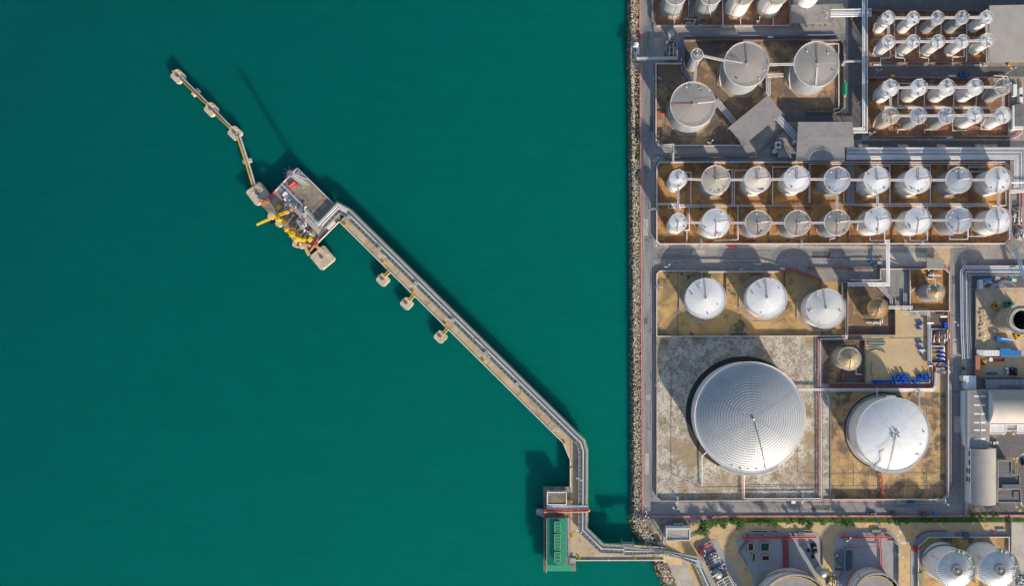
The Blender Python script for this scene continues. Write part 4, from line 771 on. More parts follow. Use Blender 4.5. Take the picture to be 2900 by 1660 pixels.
# ================================================================== WALLS, BARRIERS
def wall(name, label, pts, h, t, m, cat='wall', group='bund walls', cap=None, z0=0.0):
    mb = MB(); P = [W(p) for p in pts]
    a, b = offset(P, t / 2), offset(P, -t / 2)
    for i in range(len(P) - 1): mb.prism([(a[i].x, a[i].y), (a[i + 1].x, a[i + 1].y), (b[i + 1].x, b[i + 1].y), (b[i].x, b[i].y)], z0, h)
    if cap is None: return tag(mb.build(name, M[m], None, P[0]), label, cat, group)
    root = thing(name, label, cat, P[0], group); mb.build('body', M[m], root)
    mb = MB(); a, b = offset(P, t / 2 + .06), offset(P, -t / 2 - .06)
    for i in range(len(P) - 1): mb.prism([(a[i].x, a[i].y), (a[i + 1].x, a[i + 1].y), (b[i + 1].x, b[i + 1].y), (b[i].x, b[i].y)], h + .002, h + .1)
    mb.build('coping', M[cap], root); return root
G = 'bund walls'
wall('bund_wall', 'grey bund wall round the tanks cut by the top edge', pl('a', [(285, -400), (285, 190), (330, 245), (1575, 245), (1575, -400)]), 1.6, .35, 'wallc', cap='wallc')
wall('bund_wall', 'bund wall along the coast road beside the broad grey tanks, white-topped at its lower end', pl('a', [(560, 603), (320, 603), (320, 1340), (345, 1368), (1122, 1368)]), 2.0, .35, 'wallc', cap='pink')
wall('bund_wall', 'red-topped bund wall behind the broad grey tanks', pl('a', [(585, 640), (582, 384), (1919, 384)]) + pl('b', [(185, 380), (217, 425), (217, 1012), (180, 1054), (-40, 1054), (-128, 1054)]), 2.0, .35, 'wallbrown', cap='wallbrown')
wall('bund_wall', 'pale bund wall round the long middle compound with its two tank rows', [(1859, 472), (1868, 461), (2838, 461), (2853, 476), (2853, 678), (2842, 691), (1868, 692), (1859, 684), (1859, 472)], 2.1, .4, 'wallc', cap='pink')
wall('bund_wall', 'thin outer wall running just right of the long middle compound', [(2860, 545), (2860, 680), (2846, 694)], 1.5, .3, 'wallc')
wall('bund_wall', 'bund wall round the three broad white tanks above the dome', [(2397, 806), (2397, 952), (1859, 953), (1859, 778), (1867, 768), (2209, 768), (2256, 768), (2322, 794)], 1.6, .35, 'wallc', cap='pink')
wall('bund_wall', 'low bund wall round the pale sand compound of the silver dome', [(1859, 955), (1859, 1406), (1870, 1418.5), (2326, 1416)], 1.6, .35, 'wallc', cap='wallc')
wall('bund_wall', 'dark bund wall round the rust-brown tank', pl('f', [(250, 215), (250, 690), (697, 690), (692, 350), (640, 298)]), 2.2, .35, 'wallbrown')
wall('bund_wall', 'bund wall with rounded corner beside the east road, round the small grey tank', pl('f', [(838, 75), (1165, 75), (1205, 115), (1205, 468), (838, 468), (838, 75)]), 1.8, .3, 'wallc', cap='pink')
wall('bund_wall', 'dark bund wall round the small tan tank', pl('f', [(12, 738), (416, 738), (416, 1145), (12, 1145)]), 1.8, .3, 'wallbrown')
wall('bund_wall', 'bund wall along the top of the barrel yard beside the grey apron', pl('f', [(275, 178), (560, 178), (560, 75), (835, 75)]), 2.0, .3, 'wallc', cap='pink')
wall('bund_wall', 'bund wall right and below the very broad white tank', pl('h', [(1190, -340), (1190, 930), (1150, 972), (105, 972)]), 2.3, .35, 'wallc', cap='pink')
wall('bund_wall', 'short bund wall left of the very broad white tank', pl('h', [(105, 970), (105, -40)]), .5, .3, 'wallc')
wall('bund_wall', 'bund wall round the first and second rows of slim tanks', pl('b', [(452, 105), (1590, 105), (1590, 592), (452, 592), (452, 105)]), 1.6, .3, 'wallbrown', cap='wallbrown')
wall('bund_wall', 'bund wall round the third and fourth rows of slim tanks', pl('b', [(440, 738), (1700, 738), (1760, 800), (1755, 1280), (480, 1285), (430, 1235), (440, 738)]), 1.6, .3, 'wallbrown', cap='wallbrown')
for s, x, tt in (('c', 608, 'first and second'), ('c', 1007, 'second and third'), ('c', 1380, 'third and fourth'), ('c', 1760, 'fourth and fifth'), ('d', 275, 'fifth and sixth'), ('d', 682, 'sixth and seventh'), ('d', 1048, 'seventh and eighth'), ('d', 1410, 'eighth and ninth')):
    wall('divider_wall', f'low divider wall between {tt} upper tanks of the long middle compound', [px(s, x, 240), px(s, x, 578)], .9, .3, 'wallbrown', group='low divider walls')
    wall('divider_wall', f'low divider wall between {tt} lower tanks of the long middle compound', [px(s, x, 640), px(s, x, 948)], .9, .3, 'wallbrown', group='low divider walls')
wall('divider_wall', 'low dark divider wall right of the first broad white tank', [px('e', 977, 100), px('e', 977, 330)], 1.0, .3, 'wallbrown', group='low divider walls')
wall('divider_wall', 'low dark divider wall right of the second broad white tank', [px('e', 1528, 100), px('e', 1528, 330)], 1.0, .3, 'wallbrown', group='low divider walls')
wall('boundary_wall', 'long red wall on the sea side of the coast road, upper stretch', [(1811, -300), (1811.5, 98), (1790, 98)], .7, .5, 'wallred', group='red boundary walls')
wall('boundary_wall', 'long red wall on the sea side of the coast road, lower stretch', [(1808, 168), (1812, 178), (1815, 700), (1819, 1463)], .7, .6, 'wallred', group='red boundary walls')
wall('boundary_wall', 'red wall with pink top below the south road, backing the grass strip', [(1819, 1463.5), (2740, 1461.5), (3200, 1459)], .75, .7, 'wallred', group='red boundary walls')
wall('seawall', 'grey retaining wall bulging seaward round the small pump bay', [(1790, 97), (1787, 160), (1789, 180), (1809, 180)], .7, .8, 'wallc', group=None)
slab('pavement', [(1788, 97), (1811, 97), (1811, 181), (1788, 181)], 'concrete', -4, .1)
wall('fence', 'short red fence beside the small pump bay on the coast', [(1812, 96), (1812, 118)], 1.8, .2, 'redpipe', 'fence', None)
wall('kerb_wall', 'low angled wall dividing grey apron and canopy yard', pl('a', [(1515, 1215), (1275, 1450)]), 1.2, .3, 'wallbrown', group='low divider walls')
wall('kerb_wall', 'long low wall between the long compound and the road above it', pl('c', [(408, 156), (1235, 153), (1275, 140)]), 1.2, .4, 'wallbrown', group='low divider walls')
wall('fence', 'long dark slatted fence left of the construction yard', pl('v', [(655, -250), (655, 1150)]), 2.2, .5, 'steeld', 'fence', None)
wall('fence', 'grey fence between south road and the office yard', pl('x', [(225, 1035), (225, 1300)]), 1.8, .2, 'steel', 'fence', None)
wall('fence', 'pale fence at the right end of the ribbed tanks\' compound', pl('j', [(2365, 195), (2365, 1053)]), 1.8, .25, 'steel', 'fence', None)
wall('yard_wall', 'dark wall at the lower side of the parking yard', pl('v', [(780, 1180), (1500, 1180)]), 2.4, .4, 'wallbrown', group=None)
wall('bund_wall', 'angled bund wall round the two ribbed white tanks', pl('j', [(1215, 1500), (1218, 560), (1350, 445), (2340, 443), (2345, 1500)]), 1.4, .35, 'wallc', cap='pink')
wall('bund_wall', 'kinked concrete wall left of the tan path beside the basins', pl('i', [(1570, 405), (1575, 450), (1520, 545), (1462, 632)]), 1.0, .3, 'wallbrown', group='low walls of the south yard')
wall('bund_wall', 'long angled wall along the tan path beside the basins', pl('i', [(1462, 640), (1570, 800)]), .6, .3, 'wallbrown', group='low walls of the south yard')
wall('bund_wall', 'angled brown wall right of the smaller open-topped tank', pl('j', [(850, 480), (905, 492), (970, 545), (972, 800), (970, 1100)]), 1.8, .35, 'wallc', group='low walls of the south yard')
wall('bund_wall', 'curved dark kerb wall above the ribbed tanks', pl('j', [(1200, 455), (1260, 410), (1330, 382), (1420, 370), (1585, 372)]), .8, .4, 'steeld', group='low walls of the south yard')
wall('bund_wall', 'long brown wall beside the tan lane between basins and pipe bay', pl('i', [(2478, 470), (2494, 560), (2492, 800)]), .9, .3, 'wallbrown', group='low walls of the south yard')
def barrier(label, s, pts, step=.9):
    P = [W(px(s, *p)) for p in pts]; root = thing('crash_barrier', label, 'barrier', P[0], 'black and white crash barriers')
    Q = [p + Vector((0, 0, .75)) for p in P]; mb = MB()
    for a, b in zip(Q[:-1], Q[1:]): mb.bar(a, b, .22, .35)
    mb.build('rail', M['steeld'], root); mb = MB()
    for p, d in along(Q, step): mb.bar(p - d * .22, p + d * .22, .26, .38)
    mb.build('painted_bands', M['white'], root); mb = MB()
    for p, d in along(P, 3.0): mb.box((p.x, p.y, .4), (.18, .18, .8))
    mb.build('posts', M['steeld'], root)
barrier('black and white barrier along the lower edge of the middle road, coast end', 'c', [(440, 1120), (900, 1117), (1310, 1115)])
barrier('black and white barrier slanting down beside the ramp to the middle road', 'c', [(1315, 1115), (1440, 1150), (1600, 1195)], 1.5)
barrier('black and white barrier on the far side of the slanting ramp', 'c', [(1615, 1115), (1870, 1200), (1990, 1200)], 1.0)
barrier('black and white barrier along the upper edge of the middle road', 'd', [(-140, 995), (600, 998), (1370, 990)])
barrier('black and white barrier on the lower edge of the middle road, pipe-crossing end', 'd', [(-150, 1110), (300, 1108), (605, 1106)])
barrier('short black and white barrier right of the tall white pipe portal', 'd', [(655, 1118), (740, 1150), (800, 1165), (890, 1165)])
barrier('black and white barrier beside the upper end of the east road', 'f', [(1228, 70), (1224, 300)])
barrier('black and white barrier at the lower end of the east road', 'h', [(1242, 780), (1240, 905)])
barrier('black and white barrier right of the pump bay on the east road', 'f', [(1235, 900), (1238, 1060)])

# ================================================================== PIPEWORK
def pipes(name, label, P, offs, r, cols, group=None, cat='pipeline', step=0, frame='steel', n=6, span=None, beam=True):
    """pipes side by side along one route; P are points in space"""
    P = [Vector(p) for p in P]; root = thing(name, label, cat, (P[0].x, P[0].y, 0), group)
    for i, o_ in enumerate(offs):
        mb = MB(); Q = offset(P, o_) if len(P) > 1 else P
        rr = r[i % len(r)] if isinstance(r, (list, tuple)) else r
        mb.tube(Q, rr, n); mb.build('pipe', M[cols[i % len(cols)]], root)
    if step:
        hw = (max(offs) - min(offs)) / 2 + .5; mid = (max(offs) + min(offs)) / 2; C0 = offset(P, mid) if abs(mid) > .01 else P
        for p, d in along(C0, step, step * .4)[:60]:
            d2 = Vector((d.x, d.y, 0)).normalized(); e = Vector((-d2.y, d2.x, 0)); mb = MB(); zb = p.z - .28
            for sg in (-1, 1): a = p + e * hw * sg; mb.bar((a.x, a.y, 0), (a.x, a.y, zb), .22)
            mb.bar(p + e * (hw + .15) + Vector((0, 0, zb - p.z)), p - e * (hw + .15) + Vector((0, 0, zb - p.z)), .25); mb.build('support', M[frame], root)
    return root
def sp(n_, d): return [(-(n_ - 1) / 2 + i) * d for i in range(n_)]
WP, GP = 'whitepipe', 'greypipe'
PR = 'white pipe racks'
pipes('pipe_rack', 'white pipe rack running down between the broad grey tanks and the slim tanks', wl('b', [(428, -60, 5), (428, 1218, 5), (310, 1218, 5)]), sp(4, .85), [.36, .42, .36, .30], [WP, WP, GP, WP], PR, step=11)
pipes('pipe_rack', 'wide white pipe rack crossing at the top beside the grey canopy roof', wl('b', [(105, 118, 4.4), (490, 112, 4.4)]), sp(5, .95), .42, [WP, WP, WP, GP, WP], PR, step=9)
pipes('pipe_rack', 'very wide white pipe rack above the long compound, turning down at right', wl('d', [(255, 113, 4.5), (1880, 113, 4.5), (1880, 430, 4.5)]), sp(9, .78), [.34, .4, .4, .3], [WP, WP, WP, WP, GP, WP, GP, WP, WP], PR, step=10)
pipes('pipe_rack', 'low white pipe bundle between the two tank rows of the long compound', wl('c', [(470, 603, 1.2), (1919, 601, 1.2)]) + wl('d', [(20, 600, 1.2), (600, 594, 1.2), (1600, 596, 1.2)]), sp(4, .55), .24, [WP, GP, WP, GP], PR, step=13)
pipes('pipe_rack', 'short white pipe pair from wall to valves at the long compound\'s coast end', wl('c', [(330, 588, 1.6), (530, 586, 1.6), (530, 640, 1.6)]), sp(2, .6), .2, [WP], PR)
pipes('pipe_rack', 'tall white pipe portal crossing the middle road', wl('d', [(612, 940, 5.5), (644, 938, 5.5), (644, 1338, 5.5), (268, 1342, 5.5)]), sp(3, .75), .34, [WP], PR, step=10)
pipes('pipe_rack', 'dark blue-grey pipes running upright between fourth and fifth tanks of the long compound', wl('d', [(290, 215, 1.0), (292, 580, 1.0)]), sp(6, .75), .26, [GP], PR)
pipes('pipe_rack', 'grey pipes running upright between the third and fourth tanks of the long compound', wl('c', [(1765, 205, 1.0), (1762, 580, 1.0)]), sp(3, .6), .2, [GP, WP], PR)
pipes('pipe_rack', 'white-blue pipe bundle bent round the upper left of the construction yard', wl('f', [(1990, 88, 1.4), (1378, 88, 1.4), (1366, 105, 1.4), (1372, 640, 1.4), (1384, 915, 1.4)]), [-2.6, -1.5, -.5, .5, 1.5, 2.5], [.34, .34, .34, .3, .3, .3], [WP, WP, 'bluepipe', WP, GP, GP], PR, step=14)
pipes('pipe_rack', 'red and orange pipes above the white-blue bundle of the construction yard', wl('f', [(1990, 58, 1.2), (1385, 58, 1.2), (1360, 75, 1.2), (1358, 130, 1.2)]), sp(3, .9), [.36, .36, .2], ['redpipe', 'orange', 'pink'], PR, step=14)
pipes('pipe_rack', 'curving red and white pipes below the blue drums, rising along the pump bay', wl('f', [(100, 1180, .7), (1050, 1180, .7), (1072, 1160, .7), (1075, 1040, .7)]), sp(5, 1.15), [.24, .24, .3, .24, .24], [WP, WP, 'redpipe', 'redbrown', GP], PR)
pipes('pipe_rack', 'white pipe running from the dome to the pump bay above the very broad white tank', wl('f', [(-345, 1204, 1.6), (1062, 1201, 1.6), (1085, 1178, 1.6), (1092, 1042, 1.6)]), sp(2, .7), .27, [WP], PR, step=20)
pipes('pipe_rack', 'slanting bundle of white pipes beside the rust-brown tank\'s compound corner', wl('f', [(560, 212, 1.6), (690, 350, 1.6), (690, 430, 1.6)]), sp(6, .6), .2, [WP, GP], PR, step=9)
pipes('pipe_rack', 'slanting grey pipe bundle from broad grey tanks to the tilted canopy roof', wl('a', [(880, 935, 1.2), (1060, 1150, 1.2)]), sp(6, .6), .22, [GP, WP], PR, step=8)
pipes('pipe_rack', 'slanting pipe bundle leaving the tilted canopy roof at its lower right', wl('a', [(1455, 1085, 2.5), (1650, 1300, 2.5)]), sp(6, .65), .24, [WP, GP, WP], PR, step=8)
pipes('pipe_rack', 'blue-grey pipe line stepping down left of the slim silo', wl('a', [(575, 395, 1.0), (575, 645, 1.0), (640, 722, 1.0), (642, 770, 1.0)]), sp(4, .6), .22, [GP, 'bluepipe', GP, 'steeld'], PR, step=12)
pipes('pipe_rack', 'upright bundle of thin pipes between the broad grey tanks, bending to the canopy', wl('a', [(1375, 700, 1.2), (1375, 870, 1.2), (1330, 900, 1.2)]), sp(5, .55), .17, [WP, GP], PR, step=10)
pipes('pipe_rack', 'short cross pipes between the two broad grey tanks', wl('a', [(1365, 705, 1.8), (1520, 700, 1.8)]), sp(3, .8), .2, [WP, GP], PR)
pipes('pipe_rack', 'grey pipe bundle along the right of the very broad white tank\'s compound', wl('h', [(1222, -110, .8), (1222, 860, .8)]), sp(5, .8), .26, [GP, 'steeld', GP, GP, 'redbrown'], PR, step=16)
pipes('pipe_rack', 'grey pipes crossing the coast road at the small pump bay', wl('a', [(140, 545, 5), (520, 540, 5)]), sp(3, .7), .3, [GP, WP, GP], PR, step=12)
pipes('pipe_rack', 'long brown-red pipe line behind the broad grey tanks along the upper road', wl('a', [(590, 345, .8), (1919, 335, .8)]) + wl('b', [(150, 330, .8)]), sp(3, .8), .25, ['steeld', 'redbrown', 'bluepipe'], PR)
pipes('pipe_rack', 'blue-grey pipe bundle standing in the top compound between the first two tanks', wl('a', [(650, -60, 1.0), (650, 150, 1.0)]), sp(5, .6), .22, [GP, 'steeld'], PR)
pipes('pipe_rack', 'single white pipe standing between second and third tanks of the top compound', wl('a', [(948, -60, 1.5), (950, 230, 1.5)]), [0], .3, [WP], PR)
pipes('pipe_rack', 'grey pipe tray slanting over the far end of the middle road', wl('d', [(1835, 975, 5), (1919, 1290, 5)]), sp(4, .6), .22, ['bluepipe', GP], PR, step=8)
pipes('pipe_rack', 'dark pipes in shadow above the rust-brown tank compound', wl('f', [(215, 340, .9), (215, 195, .9), (275, 195, .9), (560, 195, .9)]), sp(3, .6), .22, ['steeld', GP], PR)
pipes('pipe_rack', 'white pipes between the third-row and fourth-row slim tanks', wl('b', [(610, 1004, 1.4), (1600, 1004, 1.4)]), sp(3, .6), .24, [WP, WP, GP], PR, step=14)
pipes('pipe_rack', 'grey pipes between the first-row and second-row slim tanks', wl('b', [(520, 378, 1.0), (1560, 352, 1.0)]), sp(3, .6), .2, [GP, 'steeld'], PR, step=14)
pipes('pipe_rack', 'white pipe lines stepping down left of the large grey roof', wl('b', [(1560, 240, 2), (1575, 330, 2), (1575, 560, 2), (1600, 575, 2)]), sp(3, .6), .22, [WP, GP], PR, step=14)
pipes('pipe_rack', 'short white pipe bend between white pipe rack and broad grey tank', wl('b', [(210, 612, 1.8), (236, 570, 3), (415, 566, 4.2)]), sp(2, .7), .3, [WP, GP], PR)
pipes('pipe_rack', 'white pipes running down the right end of the long compound', wl('d', [(1790, 470, 3), (1919, 462, 4)]), sp(3, .7), .32, [WP], PR)
pipes('pipe_rack', 'white pipe stub pointing right from the last upper tank of the long compound', wl('d', [(1795, 386, 6), (1960, 384, 6)]), [0], .4, [WP], PR)
pipes('pipe_rack', 'pale pipes by the small grey tank stepping down to the pump bay', wl('f', [(805, 300, 1.2), (808, 480, 1.2), (1015, 485, 1.2), (1028, 500, 1.2), (1030, 620, 1.2)]), sp(4, .6), .18, [WP, GP], PR, step=10)
pipes('pipe_rack', 'long grey pipes standing between drum yard and pump bay', wl('f', [(1030, 560, 1.2), (1030, 975, 1.2)]), sp(3, .65), .28, [GP, WP, GP], PR, step=12)
pipes('pipe_rack', 'white pipes joining rust-brown compound and small grey tank compound', wl('f', [(650, 433, 2.2), (875, 432, 2.2)]), sp(3, .7), .22, ['pink', WP], PR, step=8)
pipes('pipe_rack', 'orange and pink pipe line along the east road beside the small grey tank', wl('f', [(1172, 30, 1.0), (1214, 100, 1.0), (1216, 660, 1.0), (1216, 960, 1.0)]), sp(2, .8), .3, ['orange', 'wallred'], PR)
pipes('pipe_rack', 'red pipe line dropping beside the lower east road', wl('f', [(1205, 975, .8), (1205, 1120, .8), (1222, 1150, .8), (1222, 1200, .8)]), sp(2, .8), .24, ['wallred', GP], PR)
# lines around the silver dome
pipes('pipeline', 'white pipe dropping from the dome\'s lower left to the drain corner', wl('g', [(795, 535, 3.0), (752, 575, 1.5), (752, 858, 1.2)]), [0], .32, [WP], 'pipes around the dome', step=14)
pipes('pipeline', 'white pipe with orange pipe beside it dropping straight below the dome', wl('g', [(1122, 705, 6), (1148, 742, 1.5), (1148, 975, 1.4)]), [0, -1.0], [.32, .22], [WP, 'orange'], 'pipes around the dome', step=14)
pipes('pipeline', 'long red and white upright pipes between dome and very broad white tank', wl('f', [(10, 730, 1.2), (8, 1150, 1.2)]) + wl('g', [(1870, 100, 1.2), (1872, 970, 1.2)]), [0, -1.3, .9], [.26, .34, .2], [WP, 'wallred', GP], 'pipes around the dome', step=22)
pipes('pipeline', 'white pipe along the upper side of the small tan tank compound', wl('f', [(255, 345, 1.4), (255, 728, 1.4), (10, 733, 1.4)]), sp(2, .6), .25, [WP], 'pipes around the dome', step=18)
pipes('pipeline', 'pale red pipe line along the foot of the wall above the south road', wl('g', [(1150, 990, .7), (1919, 990, .7)]) + wl('h', [(600, 990, .7)]), [0, .8], [.26, .18], ['wallred', 'pink'], 'pipes around the dome')
pipes('pipeline', 'white pipe line along the top of the wall below the dome compound', wl('g', [(1160, 972, 2.0), (1870, 970, 2.0)]), [0], .24, [WP], 'pipes around the dome')
pipes('pipeline', 'red ladder-like pipe dropping from very broad white tank to the south road', wl('h', [(578, 700, 2), (590, 800, 1.2), (590, 1005, 1.2)]), sp(2, .9), .2, ['redpipe', 'wallred'], 'pipes around the dome', step=3, frame='wallred')
pipes('pipeline', 'white pipe joining the very broad white tank with the pipes above it', wl('h', [(940, 130, 3), (940, -20, 2), (945, -45, 2)]), [0, .8], .26, [WP, GP], 'pipes around the dome')
pipes('pipeline', 'thin white pipe tapping the very broad white tank\'s upper rim', wl('f', [(540, 1180, 1.5), (543, 1255, 8)]), [0], .22, [WP], 'pipes around the dome')
pipes('pipeline', 'long red pipe line along the wall above the broad white tanks', wl('e', [(1480, 96, 2.0), (1640, 88, 2.0), (1865, 172, 2.0), (1862, 255, 2.0)]), sp(3, .6), .2, ['redpipe', 'redbrown'], 'pipes around the dome', step=12)
pipes('pipeline', 'pale pipe line on the wall above the first two broad white tanks', wl('e', [(720, 98, 2.0), (1470, 97, 2.0)]), sp(2, .5), .2, [WP, GP], 'pipes around the dome')
pipes('pipeline', 'thin blue pipe slanting beside the third broad white tank', wl('e', [(1640, 112, 1.5), (1742, 228, 1.5)]), [0], .2, ['bluepipe'], 'pipes around the dome')
pipes('pipeline', 'white pipe dropping from the wall to the first broad white tank', wl('e', [(753, 100, 2), (753, 165, 2)]), [0], .18, [WP], 'pipes around the dome')
pipes('pipeline', 'red pipe line behind the middle road along the compound wall', wl('d', [(-100, 1193, .8), (270, 1192, .8), (600, 1190, .8), (990, 1185, .8)]), sp(2, .7), .22, ['redbrown', 'steeld'], 'pipes around the dome')
pipes('pipeline', 'pale pipe line above the long compound\'s wall beside the wide pipe rack', wl('d', [(-100, 205, 1.4), (1630, 208, 1.4), (1735, 205, 1.4), (1765, 240, 1.4)]), sp(2, .8), .22, ['pink', 'redbrown'], 'pipes around the dome')
pipes('pipeline', 'red pipe at the right edge beside the long compound', wl('d', [(1895, 480, 1), (1897, 800, 1)]), [0], .4, ['redpipe'], None)
pipes('pipeline', 'single white pipe upright crossing the road above the small white tanks', wl('c', [(482, 192, 4.5), (484, 30, 4.5), (340, 42, 4.5)]), sp(2, .6), .3, [WP, GP], None, step=12)
# thin loops around the tanks of the long compound
LOOPS = [('c', [(585, 290), (651, 290), (651, 600)], 'from upper first tank of the long compound'), ('c', [(970, 264), (1038, 266), (1038, 598)], 'right of the upper second tank of the long compound'), ('c', [(1185, 271), (1057, 271), (1057, 600)], 'left of the rust-stained tank'), ('c', [(1580, 238), (1418, 238), (1416, 600)], 'left of the upper fourth tank of the long compound'),
         ('c', [(870, 932), (1091, 922), (1091, 605)], 'below the lower second tank of the long compound'), ('c', [(585, 833), (634, 833), (634, 605)], 'right of the lower first tank of the long compound'), ('c', [(440, 597), (441, 626), (520, 626)], 'between the two small coast-end tanks'), ('c', [(612, 835), (612, 955)], 'below the lower first tank of the long compound'),
         ('d', [(472, 255), (472, 228), (663, 228), (663, 595)], 'over the upper sixth tank of the long compound'), ('d', [(846, 262), (846, 228), (1041, 228), (1043, 600)], 'over the upper seventh tank of the long compound'), ('d', [(1398, 300), (1400, 238), (1565, 238)], 'over the upper ninth tank of the long compound'), ('d', [(1415, 285), (1560, 285)], 'short and level beside the upper ninth tank of the long compound'), ('d', [(1205, 272), (1206, 195), (1238, 180), (1238, 155)], 'rising from the upper eighth tank of the long compound'),
         ('d', [(475, 900), (476, 932), (612, 932), (612, 700)], 'below the lower sixth tank of the long compound'), ('d', [(850, 900), (851, 933), (1013, 932), (1013, 840)], 'below the lower seventh tank of the long compound'), ('d', [(1222, 895), (1222, 921), (1391, 918), (1391, 600)], 'below the lower eighth tank of the long compound'), ('d', [(1398, 770), (1397, 890), (1572, 890)], 'below the lower ninth tank of the long compound'), ('d', [(1748, 470), (1752, 600), (1620, 606)], 'right of the upper ninth tank of the long compound'), ('d', [(98, 945), (98, 918), (150, 905)], 'below the lower fifth tank of the long compound'), ('d', [(230, 480), (232, 585), (320, 588)], 'below the upper fifth tank of the long compound'), ('d', [(545, 225), (605, 185), (604, 112)], 'zigzag above the upper sixth tank of the long compound'), ('d', [(1012, 590), (1012, 640)], 'short and upright above the lower seventh tank of the long compound'),
         ('b', [(706, 205), (706, 380)], 'upright between the first two tanks of the top slim rows'), ('b', [(905, 240), (905, 340)], 'upright below the second tank of the top slim row'), ('b', [(1142, 200), (1142, 340)], 'upright below the third tank of the top slim row'), ('b', [(1383, 200), (1380, 580)], 'upright left of the fifth tank of the top slim row'), ('b', [(665, 440), (667, 536), (580, 540)], 'below the first tank of the second slim row'), ('b', [(716, 440), (717, 535), (790, 540)], 'left of the second tank of the second slim row'), ('b', [(940, 420), (941, 533), (1010, 540)], 'left of the third tank of the second slim row'), ('b', [(1357, 440), (1358, 528), (1250, 530)], 'below the fourth tank of the second slim row'),
         ('b', [(575, 540), (575, 590)], 'at the foot of the first tank of the second slim row'), ('b', [(801, 545), (801, 590)], 'at the foot of the second tank of the second slim row'), ('b', [(1024, 545), (1024, 590)], 'at the foot of the third tank of the second slim row'), ('b', [(1250, 545), (1250, 590)], 'at the foot of the fourth tank of the second slim row'),
         ('b', [(740, 850), (738, 985), (770, 985)], 'right of the first tank of the third slim row'), ('b', [(985, 880), (985, 1010)], 'right of the second tank of the third slim row'), ('b', [(1262, 870), (1258, 1010)], 'right of the third tank of the third slim row'), ('b', [(1472, 900), (1470, 985), (1440, 990)], 'right of the fourth tank of the third slim row'), ('b', [(735, 778), (860, 778)], 'level above the first two tanks of the third slim row'), ('b', [(1005, 795), (1390, 795)], 'level behind the middle tanks of the third slim row'), ('b', [(1250, 1100), (1250, 1222), (1380, 1220)], 'below the fourth tank of the fourth slim row'), ('b', [(1517, 1100), (1517, 1210), (1610, 1210)], 'below the last tank of the fourth slim row'), ('b', [(735, 1245), (735, 1212), (800, 1210)], 'at the foot of the second tank of the fourth slim row'), ('b', [(988, 1245), (988, 1212), (1050, 1210)], 'at the foot of the third tank of the fourth slim row'), ('b', [(1640, 770), (1640, 720), (1455, 727)], 'level and white above the last tank of the third slim row'), ('b', [(1635, 705), (1760, 712), (1775, 745)], 'dark bend near the site huts by the slim tanks'),
         ('a', [(1115, 165), (1115, 232)], 'at the foot of the first white tank in the top compound'), ('a', [(1423, 165), (1423, 232)], 'at the foot of the second white tank in the top compound'), ('b', [(60, 407), (183, 407), (183, 1015), (138, 1020), (138, 1045)], 'long and white right of the broad grey tanks'), ('a', [(330, 1058), (420, 1062)], 'short and red left of the broad grey tank by the coast'), ('f', [(345, 1010), (345, 1060), (400, 1062)], 'small and white below the small tan tank'), ('f', [(222, 1010), (222, 1180)], 'red and upright below the small tan tank'), ('f', [(440, 575), (470, 574), (592, 574), (592, 535)], 'pale below the rust-brown tank'), ('f', [(995, 165), (1085, 165), (1085, 205)], 'pale above the small grey corner tank'), ('f', [(1020, 132), (1145, 132)], 'level near the small grey corner roof'), ('f', [(845, 300), (905, 245)], 'slanting left of the small grey corner tank')]
for s, P, lb in LOOPS:
    red = lb.startswith('short and red') or lb.startswith('red'); pipes('pipeline', ('thin pipe ' if red else 'thin white pipe ') + lb, wl(s, P, 1.1), [0], .27, ['redpipe' if red else WP], 'thin pipes around the tanks', step=9)
for i, T_ in enumerate(RL):            # red foam risers at the foot of the lower-row tanks
    if i == 0: continue
    b = Vector((T_['c'][0], T_['c'][1] - T_['R'] * 1.02, .5)); mb = MB(); mb.tube([b + Vector((.2, .2, 0)), b + Vector((-2.2, -1.0, .3)), b + Vector((-2.4, -2.6, .3)), b + Vector((-2.4, -3.4, .1))], .2, 6)
    tag(mb.build('foam_riser', M['redpipe'], None, b), f'red riser pipe at the foot of lower {ORD[i]} tank in the long compound', 'riser pipe', 'red riser pipes')

# ================================================================== ROOFS AND BUILDINGS
def canopy(label, pts, h, m, group=None, posts=True, th=.25, braces=None, cat='canopy', name='canopy', fascia='roofgrey'):
    P = [W(p, h) for p in pts]; c = sum(P, Vector((0, 0, 0))) / len(P); root = thing(name, label, cat, (c.x, c.y, 0), group)
    mb = MB(); mb.prism(xy(P), h - th, h); mb.build('roof', M[m], root)
    mb = MB(); Q = [c + (p - c) * .97 for p in P]; Q.append(Q[0])
    for a, b in zip(Q[:-1], Q[1:]): mb.bar((a.x, a.y, h - th - .2), (b.x, b.y, h - th - .2), .25, .4)
    mb.build('beams', M['steel'], root)
    if posts:
        for a, b in zip(Q[:-1], Q[1:]):
            for u in (0, .5): q = a.lerp(b, u); mb = MB(); mb.bar((q.x, q.y, 0), (q.x, q.y, h - th - .4), .3); mb.build('post', M['steel'], root)
    if braces:
        for q in braces: q0, q1 = W(q[0], h - .6), W(q[1], .1); mb = MB(); mb.bar(q0, q1, .2); mb.build('brace', M['steel'], root)
    return root
canopy('tilted grey sheet roof between the broad grey tanks and the road', pl('a', [(1000, 1195), (1370, 890), (1512, 1056), (1150, 1356)]), 5.0, 'roofgrey', 'grey sheet roofs')
canopy('large grey sheet roof with stepped lower corner above the long compound', pl('a', [(1655, 1140), (1980, 1140)]) + pl('b', [(312, 1140), (328, 1372), (240, 1372), (240, 1505)]) + pl('c', [(1636, 178)]), 7.0, 'roofgrey', 'grey sheet roofs')
canopy('grey sheet roof with slanted props at the top edge', [px('a', 1590, 40), px('a', 1915, 40), px('b', 100, 38), px('b', 100, 210), px('a', 1590, 212)], 5.5, 'roofgrey', 'grey sheet roofs', braces=[(px('a', 1640 + 65 * i, 214), px('a', 1610 + 65 * i, 255)) for i in range(8)])
